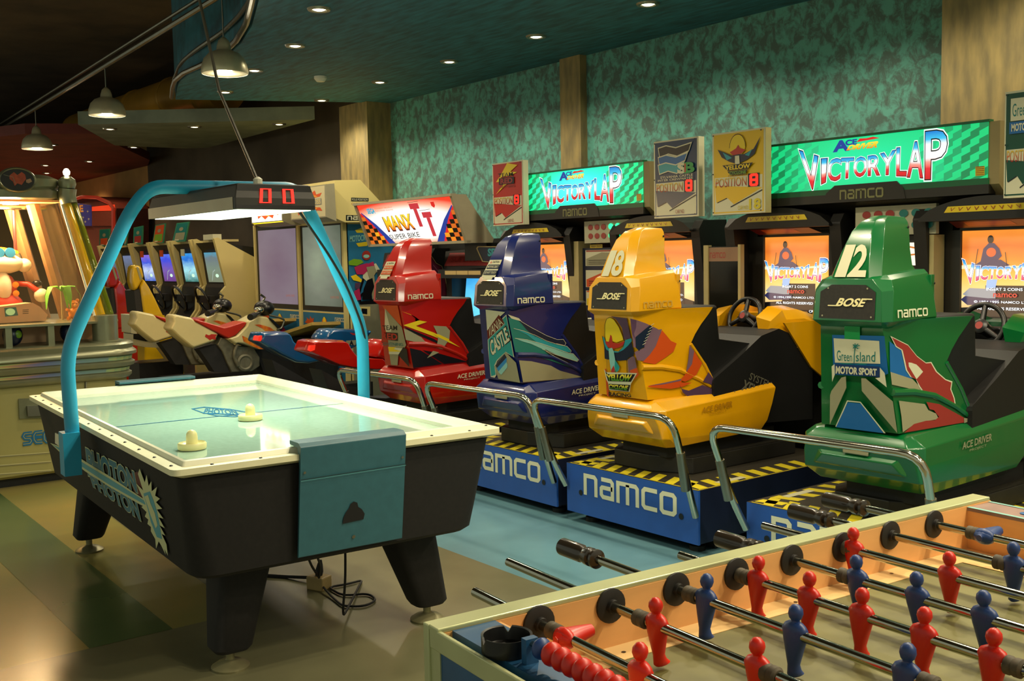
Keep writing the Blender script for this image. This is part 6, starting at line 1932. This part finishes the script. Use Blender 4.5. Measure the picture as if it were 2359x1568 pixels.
def glassmat(name, col, alpha):
    m = mat(name, col, .04, noise=0)
    m.node_tree.nodes['Principled BSDF'].inputs['Alpha'].default_value = alpha
    return m


M_glass = glassmat('warm_haze_acrylic', '#c0a070', .22)  # warm haze of the lit interior is put into the pane colour
M_ytube = glassmat('yellow_acrylic_tube', '#d8b010', .62)
M_gtube = glassmat('olive_acrylic_tube', '#6a7a10', .62)
CX0, CX1, CY0, CY1 = -8.85, -7.35, .70, 2.36
t = thing('claw_machine', 'large glowing cream prize claw machine with yellow corner tubes and blue letters, at left edge', 'claw machine', ((CX0 + CX1) / 2, (CY0 + CY1) / 2, 0))
o = V(t.location)


def fr_(e, z, r=.22, n=6):
    pts = []
    for sx, sy, a0 in ((1, 1, 0), (-1, 1, 90), (-1, -1, 180), (1, -1, 270)):
        for k in range(n + 1):
            an = math.radians(a0 + 90 * k / n)
            hx, hy = (CX1 - CX0) / 2 + e, (CY1 - CY0) / 2 + e
            pts.append(V((sx * (hx - r) + r * math.cos(an), sy * (hy - r) + r * math.sin(an), z)) + o)
    return pts


a = MB(o)
a.loft([fr_(-.04, .06), fr_(-.012, .08), fr_(0, .30), fr_(0, .66)], M_cbody)
a.loft([fr_(-.08, 0), fr_(-.08, .07)], M_cab)
A = Art(a, lambda u, v, k: P(u, v, X=CX1 + .001 + .0006 * k))
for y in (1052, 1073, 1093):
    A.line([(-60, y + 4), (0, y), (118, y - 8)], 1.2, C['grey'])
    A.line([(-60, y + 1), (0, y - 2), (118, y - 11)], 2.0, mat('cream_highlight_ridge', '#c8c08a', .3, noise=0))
for q_ in ((52, 73), (76, 97), (99, 122), (125, 150)):
    pass
# double line letters S E G A
def dbl(pts):
    A.line(pts, 8.5, M_blue2); A.line(pts, 1.6, M_cbody)
dbl([(74, 997), (57, 999), (54, 1005), (58, 1010), (70, 1010), (73, 1015), (69, 1021), (53, 1023)])
dbl([(98, 994), (82, 996), (78, 1003), (79, 1012), (84, 1019), (98, 1018)]); A.line([(80, 1007), (97, 1006)], 7, M_blue2)
dbl([(122, 992), (106, 994), (102, 1001), (103, 1012), (108, 1017), (121, 1015), (121, 1005), (112, 1006)])
A.line([(196, 860), (196, 905)], 1.5, C['black']); A.line([(199, 860), (199, 905)], 3, C['grey'])
a.build('base_cabinet', t, smooth=30)
a = MB(o)
pl = [P(x, y, X=CX1 + .003) for x, y in ((42, 918), (110, 915), (110, 962), (44, 964))]
a.prism(pl, (.012, 0, 0), M_cgrey)
pl = [P(x, y, X=CX1 + .015) for x, y in ((60, 934), (110, 932), (110, 956), (62, 958))]
a.prism(pl, (.03, 0, 0), M_steel)
a.build('door_latch', t, smooth=0, bevel=.004)
a = MB(o)
a.loft([fr_(.0, .66), fr_(.02, .665), fr_(.03, .68), fr_(.03, .70), fr_(.015, .712), fr_(.02, .74), fr_(.045, .75), fr_(.05, .775), fr_(.03, .79), fr_(.035, .82), fr_(.06, .83), fr_(.06, .85), fr_(.04, .87), fr_(.045, .90), fr_(.03, .915), fr_(0, .92)], M_cgrey)
for z0, z1, e0, e1 in ((.715, .737, .0165, .0205), (.792, .818, .0315, .0355)):
    r0, r1 = fr_(e0 + .002, z0), fr_(e1 + .002, z1)
    n = len(r0)
    for k in range(n):
        j = (k + 1) % n
        u0, u1 = r0[k].y, r0[j].y
        a.face([r0[k], r0[j], r1[j], r1[k]], M_holo, [((u0 * 1.3) % 1.0 if abs(u0 - u1) > .3 else .4, 0), (((u1 * 1.3) % 1.0) if abs(u0 - u1) > .3 else .45, 0), (((u1 * 1.3) % 1.0) if abs(u0 - u1) > .3 else .45, 1), ((u0 * 1.3) % 1.0 if abs(u0 - u1) > .3 else .4, 1)])
# ribs down the face
a.build('chrome_bands', t, smooth=50)
# prize deck level
a = MB(o)
a.loft([fr_(-.06, 1.045), fr_(-.03, 1.05), fr_(-.03, 1.065), fr_(-.06, 1.07)], M_cgrey)
for px in (20, 118, 268):
    yy = P(px, 780, X=-7.40).y
    if px != 268:
        a.box((-7.45, yy - .02, .92), (-7.39, yy + .02, 1.05), M_cgrey)
a.box((-8.2, .9, .921), (-7.75, 2.2, 1.05), M_warm)
a.build('prize_shelf', t, smooth=40)
a = MB(o)
for y0_, s in ((1.62, 1), (1.98, 1)):
    a.ball((-7.50, y0_, .995), .07, mat('navy_cellophane', '#0c1638', .3, noise=.2), sc=(.8, .9, 1.05))
    a.ball((-7.46, y0_ + .02, 1.0), .03, C['lime'], sc=(.5, 1, 1))
a.build('prize_bags', t, smooth=60)
# console
a = MB(o)
pl = [P(x, y, X=-7.55) for x, y in ((-120, 752), (105, 738), (110, 725), (92, 706), (75, 697), (50, 700), (0, 706), (-120, 712))]
a.prism(pl, (-.18, 0, 0), M_warm)
A = Art(a, lambda u, v, k: P(u, v, X=-7.549 + .0006 * k))
A.poly([(10, 709), (37, 707), (42, 726), (12, 729)], C['dteal']); A.disc(24, 718, 11, 8, mat('pale_green_display', '#c8e88a', .4, em=.7))
for k in range(3):
    A.line([(52, 714 + 4 * k), (66, 713 + 4 * k)], 1.2, C['black'])
a.build('play_console', t, smooth=0, bevel=.01)
# canopy
TX = -7.52


def fr2(e, z):
    return [V((p.x - .12 - (.05 if False else 0), p.y - .20, p.z)) for p in fr_(e - .16, z, .18)]


a = MB(o)
a.loft([fr2(0, 1.90), fr2(.03, 1.91), fr2(.035, 1.96), fr2(.02, 1.975), fr2(.03, 1.99), fr2(.03, 2.04), fr2(-.02, 2.07), fr2(-.1, 2.08)], M_cgrey)
a.build('canopy', t, smooth=35)
a = MB(o)
xr_ = max(p.x for p in fr2(.03, 2.0)) + .004
c = P(40, 414, X=xr_ + .03)
ov = lambda ry, rz, dx_: [V((xr_ + dx_, c.y + ry * math.cos(2 * math.pi * k / 32), c.z + rz * math.sin(2 * math.pi * k / 32))) for k in range(32)]
a.loft([ov(.118, .082, -.02), ov(.122, .085, .02), ov(.112, .077, .04), ov(.104, .070, .034)], M_cgrey)
a.face(ov(.104, .070, .036), mat('oval_sign_dark', '#2c2824', .4, noise=.1))
A = Art(a, lambda u, v, k: P(u, v, X=xr_ + .037 + .0006 * k))
rs = mat('oval_sign_red', '#b04a2a', .4, noise=.2, scale=40)
A.poly([(22, 404), (32, 396), (40, 403), (50, 396), (58, 402), (60, 412), (54, 420), (50, 426), (40, 422), (34, 428), (30, 418), (22, 412)], rs)
A.poly([(60, 414), (70, 411), (74, 418), (66, 422), (60, 420)], mat('oval_sign_peach', '#b08868', .4, noise=.1))
A.line([(8, 402), (30, 408), (36, 424)], 1.0, C['grey'])
a.build('oval_sign', t, smooth=30)
a = MB(o)
cb = V((-7.44, 2.20, 0)); ct = P(156, 452, X=-7.66)
a.lathe([(.085, .915), (.085, 1.10), (.07, 1.105)], (cb.x, cb.y, 0), M_cgrey, seg=20)
a.lathe([(.10, .90), (.11, .905), (.11, .925), (.085, .93)], (cb.x, cb.y, 0), M_cgrey, seg=20)
a.build('column_socket', t, smooth=40)
a = MB(o)
d = (V((ct.x, ct.y, 1.90)) - V((cb.x, cb.y, 1.10)))
a.tube([V((ct.x, ct.y, 1.90)) - d * .04, V((ct.x, ct.y, 1.90)) + d * .03, V((ct.x, ct.y, 1.98))], [.055, .06, .062], M_cgrey, 16)
a.lathe([(.05, 0), (.06, .03), (.055, .06), (.03, .08), (.001, .085)], (ct.x, ct.y, 1.98), M_cgrey, seg=16)
a.build('column_head', t, smooth=40)
a = MB(o)
b0_ = V((cb.x, cb.y, 1.10)); t0_ = V((ct.x, ct.y, 1.90)) - d * .04
a.tube([b0_ + V((0, .035, 0)), t0_ + V((0, .025, 0))], .030, M_gtube, 12)
a.tube([b0_ + V((.01, -.03, 0)), t0_ + V((.01, -.022, 0))], .034, M_ytube, 12)
a.tube([b0_ + V((.03, -.075, 0)), t0_ + V((.02, -.055, 0))], .009, M_white, 8)
a.build('acrylic_tubes', t, smooth=50)
a = MB(o)
a.lathe([(.001, .09), (.02, .105), (.024, .125), (.012, .145), (.001, .148)], (ct.x, ct.y, 1.97), M_lamp, seg=12)
a.build('corner_lamp', t, smooth=50)
M_bpost = mat('tan_inner_post', '#8a6844', .5, noise=.1)
# rear inner posts, panes, ceiling lamp
a = MB(o)
for pts in (((-8.15, 1.98, 1.06), (-8.1, 1.78, 1.9)),):
    a.tube(pts, .05, M_bpost, 8)
a.tube([P(118, 640, X=-7.9) + V((0, .1, -.35)), P(75, 470, X=-7.9)], .045, M_bpost, 8)
a.tube([P(108, 640, X=-7.88) + V((0, .09, -.30)), P(90, 470, X=-7.88)], .008, M_steel, 6)
a.box((-8.45, .95, 1.885), (-7.68, 2.02, 1.90), M_warm)
a.build('inner_frame', t, smooth=40)
a = MB(o)
g0 = [V((-7.40, .8, 1.07)), V((-7.40, 2.13, 1.07)), V((-7.66, 1.96, 1.90)), V((-7.66, .9, 1.90))]
a.face(g0, M_glass)
a.face([V((-7.46, 2.26, 1.07)), V((-8.6, 2.26, 1.07)), V((-8.5, 2.05, 1.90)), V((-7.7, 2.05, 1.90))], M_glass)
a.build('glass_pane', t, smooth=0)
a = MB(o)
lp = P(24, 458, X=-7.85)
a.lathe([(.001, 0), (.05, .002), (.06, .02)], (lp.x, lp.y, 1.872), M_lamp, seg=14); a.build('ceiling_lamp', t)
for loc, e in (((lp.x, lp.y, 1.80), 45), ((-8.0, 1.3, 1.75), 45)):
    L = bpy.data.lights.new('claw', 'POINT'); L.energy = e; L.color = (1, .66, .30); L.shadow_soft_size = .06
    ob = bpy.data.objects.new('claw_light', L); COL.objects.link(ob); ob.parent = t; ob.location = V(loc) - o
# claw track
a = MB(o)
a.tube([(-8.4, 1.6, 1.84), (-7.75, 1.6, 1.84)], .015, M_chrome, 8); a.tube([(-8.0, .95, 1.86), (-8.0, 2.0, 1.86)], .015, M_chrome, 8)
a.tube([(-8.0, 1.78, 1.84), (-8.0, 1.78, 1.52)], .012, mat('red_lit_tube', '#f04020', .3, em=.8), 8)
a.lathe([(.001, 0), (.05, .02), (.03, .08)], (-8.0, 1.78, 1.46), M_chrome)
a.build('claw_gantry', t, smooth=40)
# toys (generic)
YW = mat('toy_orange', '#e88a18', .45, noise=.05); RD = mat('toy_red', '#c02810', .45, noise=.05); WH = mat('toy_white', '#e8dcc0', .45, noise=.03); GN = mat('toy_green', '#6ac030', .45, noise=.1)
c = P(12, 600, X=-7.95); z0 = 1.0715
tt = thing('display_toy', 'big round white and red toy figure with orange cap inside the claw machine', 'toy', (c.x - .06, c.y - .02, z0 - .001))
a = MB()
a.ball((0, 0, .10), .12, RD, sc=(.9, 1.15, .9)); a.ball((0, 0, .22), .10, RD, sc=(.8, 1.0, 1.2)); a.ball((.05, 0, .24), .07, WH, sc=(.8, .8, 1.5))
for y in (-.075, .075):
    for z in (.19, .25):
        a.lathe([(.022, 0), (.001, .004)], (.075, y, z), YW, (1, 0, 0), 12)
a.build('body', tt, smooth=60)
a = MB(); a.ball((.01, 0, .40), .12, WH, sc=(.85, 1.35, .62)); a.ball((.02, .15, .385), .05, WH); a.ball((.02, -.15, .385), .05, WH); a.build('head', tt, smooth=60)
a = MB(); a.ball((0, 0, .475), .075, YW, sc=(1, 1.1, .55)); a.ball((.0, .09, .47), .035, C['yellow'], sc=(1, 1, .9)); a.lathe([(.035, 0), (.034, .02)], (.07, -.02, .475), C['lblue'], (1, 0, 0), 14); a.lathe([(.035, 0), (.034, .02)], (.07, .05, .475), C['lblue'], (1, 0, 0), 14); a.build('cap', tt, smooth=60)
a = MB(); a.tube([(0, .08, .26), (.06, .16, .25), (.08, .22, .20)], .02, RD, 8); a.ball((.08, .24, .17), .05, WH); a.ball((.06, .22, .255), .03, C['black'], sc=(1, 1.1, .8)); a.build('arm', tt, smooth=60)
c = P(172, 705, X=-7.62)
tt = thing('small_pig_toy', 'small orange pig toy standing by the glass of the claw machine', 'toy', (c.x, c.y, 1.0705))
a = MB(); a.ball((0, 0, .046), .045, YW, sc=(.9, 1, 1)); a.build('body', tt, smooth=60)
a = MB(); a.ball((0, -.005, .105), .032, YW); a.ball((.028, -.005, .10), .011, mat('toy_pale_orange', '#f0b058', .5, noise=0)); a.ball((0, -.03, .135), .012, YW); a.ball((0, .02, .135), .012, YW)
a.ball((.026, -.018, .113), .004, C['black'], 6, 4); a.ball((.026, .008, .113), .004, C['black'], 6, 4); a.build('head', tt, smooth=60)
a = MB(); a.tube([(0, -.035, .065), (.02, -.06, .075)], .010, YW, 8); a.tube([(0, -.03, .02), (.02, -.055, .01)], .012, YW, 8); a.build('limbs', tt, smooth=60)
c = P(152, 740, X=-7.70)
tt = thing('toy_palm', 'bright green plastic palm beside the orange pig toy in the claw machine', 'toy palm', (c.x, c.y - .02, 1.0705))
a = MB(); a.tube([(0, 0, 0), (0, .0, .20)], .008, M_post, 8); a.build('stem', tt)
for an in (0, 70, 140, 215, 290):
    a = MB(); an = math.radians(an + 80)
    pts = [V((math.cos(an) * r, math.sin(an) * r, .20 + h)) for r, h in ((0, 0), (.04, .035), (.09, .03), (.12, -.03), (.13, -.12))]
    sd = V((-math.sin(an), math.cos(an), 0))
    ws = (.006, .022, .026, .018, .003)
    a.loft([[p + sd * w_, p + V((0, 0, .004)), p - sd * w_, p - V((0, 0, .003))] for p, w_ in zip(pts, ws)], GN)
    a.build('leaf', tt, smooth=40)
# ================================================================== table football
M_fblue = mat('blue_laminate_top', '#1c4c74', .35, noise=.12, scale=14)
M_trim = mat('cream_aluminium_trim', '#b8bc8c', .30, .35, noise=.08)
M_peach = mat('peach_birch_ply', '#e0a868', .42, noise=.10, scale=3, stretch=(1, 1, 6))
M_ramp = mat('pale_birch_ramp', '#e0bc80', .40, noise=.08, scale=3)
M_field = mat('olive_pitch', '#6a683a', .5, noise=.22, scale=7)
M_rod = mat('polished_rod', '#a8a89a', .12, 1.0, noise=0)
M_hnd = mat('black_brown_handle', '#2a231a', .25, noise=.1, scale=20, coat=.5)
M_bush = mat('black_nylon_bushing', '#15120e', .6, noise=.2, scale=40)
M_col = mat('brown_rubber_collar', '#4c4434', .7, noise=.3, scale=60)
M_pr = mat('red_player_plastic', '#c41c06', .38, noise=.03)
M_pb = mat('blue_player_plastic', '#1d3a72', .42, noise=.06)
FT = V((-1.302, .836, 0)); FR = -math.atan2(.0813, .9967)
t = thing('football_table', 'wooden table football with chrome rods and red and blue players, front right corner', 'table football', FT, FR)
W_, LN = .76, 1.385


def fl(px, py, z):
    p = P(px, py, Z=z) - FT
    c, s = math.cos(-FR), math.sin(-FR)
    return V((p.x * c - p.y * s, p.x * s + p.y * c, z))


a = MB()
a.box((0, 0, .68), (.04, LN, .895), M_peach)
a.box((W_ - .04, 0, .68), (W_, LN, .895), M_peach)
a.box((.04, 0, .60), (W_ - .04, .02, .868), M_fblue)
a.box((-.002, -.002, .60), (.04, .0, .895), M_trim)
a.box((.04, .02, .62), (W_ - .04, .095, .897), M_fblue)
a.box((.04, .095, .70), (W_ - .04, .105, .893), M_peach)
a.box((.04, LN - .085, .70), (W_ - .04, LN - .075, .890), M_peach)
a.box((.04, LN - .075, .60), (W_ - .04, LN, .885), M_peach)
a.box((.04, .1, .66), (W_ - .04, LN - .08, .70), M_cab)
a.build('cabinet', t, smooth=0)
a = MB()
a.box((-.004, -.004, .895), (.038, LN, .903), M_trim)
a.box((W_ - .038, -.004, .895), (W_ + .004, LN, .903), M_trim)
a.box((-.004, -.006, .60), (.012, 0, .903), M_trim)
a.box((.012, -.004, .868), (W_ - .038, .004, .899), M_trim)
a.build('edge_trim', t, smooth=0, bevel=.002)
a = MB()
a.box((.04, LN - .088, .886), (W_ - .04, LN - .002, .893), mat('pinkish_worn_end_panel', '#8a7068', .4, noise=.2, scale=10))
A = Art(a, lambda u, v, k: V((.04 + .68 * u, LN - .088 + .086 * v, .8932 + .0004 * k)))
A.rect(.0, .0, 1, .12, C['ice']); A.rect(.0, .9, 1, 1, C['ice']); A.disc(.16, .5, .02, .14, C['blue']); A.rect(.24, .45, .27, .60, C['orange'])
a.build('end_panel', t, smooth=0)
a = MB()
a.face([(.04, .105, .803), (W_ - .04, .105, .803), (W_ - .04, LN - .085, .803), (.04, LN - .085, .803)], M_field)
a.build('pitch', t, smooth=0)
a = MB()
# pale boards along the edge of the pitch, with corner triangles
for s, x in ((1, .04), (-1, W_ - .04)):
    a.prism([(x, .106, .8032), (x, LN - .086, .8032), (x + s * .12, LN - .086, .8032), (x + s * .058, LN - .19, .8032), (x + s * .055, .30, .8032), (x + s * .12, .106, .8032)], (0, 0, .0012), M_ramp)
a.prism([(.10, LN - .19, .8034), (.10, LN - .086, .8034), (W_ - .10, LN - .086, .8034), (W_ - .10, LN - .16, .8034)], (0, 0, .0012), M_ramp)
for px, py in ((1437, 1501), (2054, 1320), (1833, 1386)):
    p = fl(px, py, .805)
    a.disc((p.x, p.y, .8052), (0, 0, 1), .004, scr, 8)
a.build('side_ramp', t, smooth=0)
for x, y in ((.0, .0), (W_ - .12, 0), (0, LN - .12), (W_ - .12, LN - .12)):
    a = MB(); a.box((x + .02, y + .02, 0), (x + .10, y + .10, .62), M_fblue); a.build('leg', t, smooth=0, bevel=.004)
a = MB(); a.box((.012, .004, .45), (W_ - .012, LN - .01, .62), M_fblue); a.build('lower_case', t, smooth=0)


def man_shape():
    """player figure, rod axis at origin along x, standing along z"""
    rings = []
    prof = [(-.065, .007, .012, .005), (-.062, .0105, .015, .005), (-.056, .010, .0115, .002), (-.047, .0095, .0095, 0), (-.037, .012, .011, 0), (-.024, .0155, .0125, 0), (-.010, .0195, .0135, 0), (.002, .022, .0135, 0), (.010, .0215, .0125, 0), (.016, .014, .010, 0), (.019, .0065, .0065, 0), (.021, .0065, .0065, 0), (.0245, .0095, .0095, 0), (.031, .0115, .0115, 0), (.038, .0105, .0105, 0), (.0435, .006, .006, 0), (.0455, .001, .001, 0)]
    for z, rx, ry, oy in prof:
        rings.append([V((rx * math.cos(2 * math.pi * k / 14), oy + ry * math.sin(2 * math.pi * k / 14), z)) for k in range(14)])
    return rings


MAN = man_shape()


def rod(k, col, tipx, handle, men, tilt=0.0, collars=(), rest=None):
    y = .175 + .1436 * k; z = .875
    a = MB()
    x1 = W_ + (.34 if not handle else .16)
    a.tube([(tipx, y, z), (x1, y, z)], .0082, M_rod, 12)
    r = a.build('rod', t, smooth=50)
    for x in (.0405, W_ - .0405):
        s = 1 if x < .3 else -1
        a = MB(); a.lathe([(.029, -.001), (.029, .004), (.022, .006), (.012, .006), (.011, .012), (.0085, .012)], (x, y, z), M_bush, (s, 0, 0), 22)
        a.build('bushing', r, smooth=40)
    if handle:
        a = MB(); h = tipx
        n = 8
        rings = []
        for x, rr in ((-.002, .010), (0, .0175), (.062, .0175), (.068, .014), (.072, .014), (.080, .0175), (.092, .018), (.096, .011), (.100, .011), (.104, .0185), (.110, .0185), (.114, .010)):
            rings.append([V((h + x, y + rr * math.cos(2 * math.pi * q_ / 24) * (1 if q_ % 3 else (.90 if .001 < x < .064 else 1)), z + rr * math.sin(2 * math.pi * q_ / 24) * (1 if q_ % 3 else (.90 if .001 < x < .064 else 1)))) for q_ in range(24)])
        a.loft(rings, M_hnd)
        a.build('handle', r, smooth=35)
    else:
        a = MB(); h = x1
        a.tube([(h - .12, y, z), (h, y, z)], .0175, M_hnd, 16); a.build('handle', r, smooth=40)
    for x in collars:
        a = MB(); a.lathe([(.010, 0), (.0135, .002), (.0135, .009), (.0115, .012), (.0135, .015), (.0135, .024), (.010, .027)], (x, y, z), M_col, (1, 0, 0), 16); a.build('collar', r, smooth=40)
    mm = M_pr if col == 'red' else M_pb
    for x, tl in men:
        R3 = Matrix.Rotation(math.radians(tl), 3, 'X')
        a = MB(); a.loft([[R3 @ p + V((x, y, z)) for p in rg] for rg in (MAN if abs(tl) < 60 else MAN[3:12])], mm)
        # shoulders and neck plate, feet block
        a.ball(R3 @ V((0, 0, .004)) + V((x, y, z)), .0165, mm, 12, 7, sc=(1.45, .8, 1.0))
        a.build('player', r, smooth=55)
    return r


fx = lambda px, py: fl(px, py, .875).x
# rod 0: red keeper
rod(0, 'red', fx(1085, 1365), False, [(fx(1305, 1468), 92), (fx(1522, 1538), 0), (fx(1522, 1538) + .19, 88)], collars=(fx(1262, 1450),))
rod(1, 'red', fx(1155, 1297), False, [(fx(1521, 1438), 4), (fx(1782, 1528), 3)], collars=(fx(1473, 1418), fx(1806, 1530)))
rod(2, 'blue', fx(1280, 1262), True, [(fx(1634, 1380), -4), (fx(1854, 1452), -3), (fx(2128, 1541), -4)], collars=(fx(1592, 1362), fx(2160, 1552)))
rod(3, 'red', fx(1560, 1280), False, [(fx(1738, 1340), -3), (fx(1860, 1378), -3), (fx(1990, 1416), -3), (fx(2138, 1462), -3), (fx(2305, 1512), -3)], collars=(fx(1695, 1325), fx(2338, 1520)))
rod(4, 'blue', fx(1655, 1240), True, [(fx(1998, 1328), 5), (fx(2134, 1370), 5), (fx(2287, 1416), 5), (fx(2287, 1416) + .115, 5), (fx(2287, 1416) + .23, 5)], collars=(fx(1952, 1318),))
rod(5, 'red', fx(1745, 1213), False, [(fx(1981, 1263), 3), (fx(2204, 1322), 3), (fx(2204, 1322) + .21, 3)], collars=(fx(1946, 1260),))
rod(6, 'blue', fx(1808, 1180), True, [(fx(2352, 1298), 2), (fx(2352, 1298) + .24, 2)], collars=(fx(2306, 1288),))
rod(7, 'blue', fx(1893, 1152), True, [(fx(2277, 1232), 94)], collars=(fx(2232, 1224),))
# score beads
a = MB()
y = .045
a.tube([(.21, y, .925), (.66, y, .925)], .004, M_rod, 8)
for x in (.21, .66):
    a.box((x - .006, y - .01, .896), (x + .006, y + .01, .932), M_fblue)
sb = a.build('score_rail', t, smooth=0)
for k in range(10):
    x0 = .262 + k * .0225
    a = MB(); a.ball((x0, y, .925), .0165, M_pr, 14, 8, sc=(.72, 1, 1)); a.build('score_bead', sb, smooth=60)
a = MB(); a.ball((.238, y, .925), .015, M_pb, 14, 8, sc=(.72, 1, 1)); a.build('score_bead', sb, smooth=60)
# ashtray
c = fl(1168, 1500, .897)
tw = FT + Matrix.Rotation(FR, 3, 'Z') @ V((c.x, c.y, 0))
at = thing('ashtray', 'round black plastic ashtray with rim notches, standing on the football table corner', 'ashtray', (tw.x, tw.y, .8975))
a = MB()
n = 36; prof = [(.001, .004), (.026, .004), (.030, .006), (.033, .024), (.0365, .025), (.036, .0), (.001, 0)]
rings = []
for r_, z_ in prof:
    rg = []
    for k in range(n):
        an = 2 * math.pi * k / n
        zz = z_
        if z_ > .02 and min(abs(((math.degrees(an) - c_ + 180) % 360) - 180) for c_ in (20, 140, 260)) < 9:
            zz = z_ - .010
        rg.append(V((r_ * math.cos(an), r_ * math.sin(an), zz)))
    rings.append(rg)
a.loft(rings, M_black, cap=False)
a.build('dish', at, smooth=35)
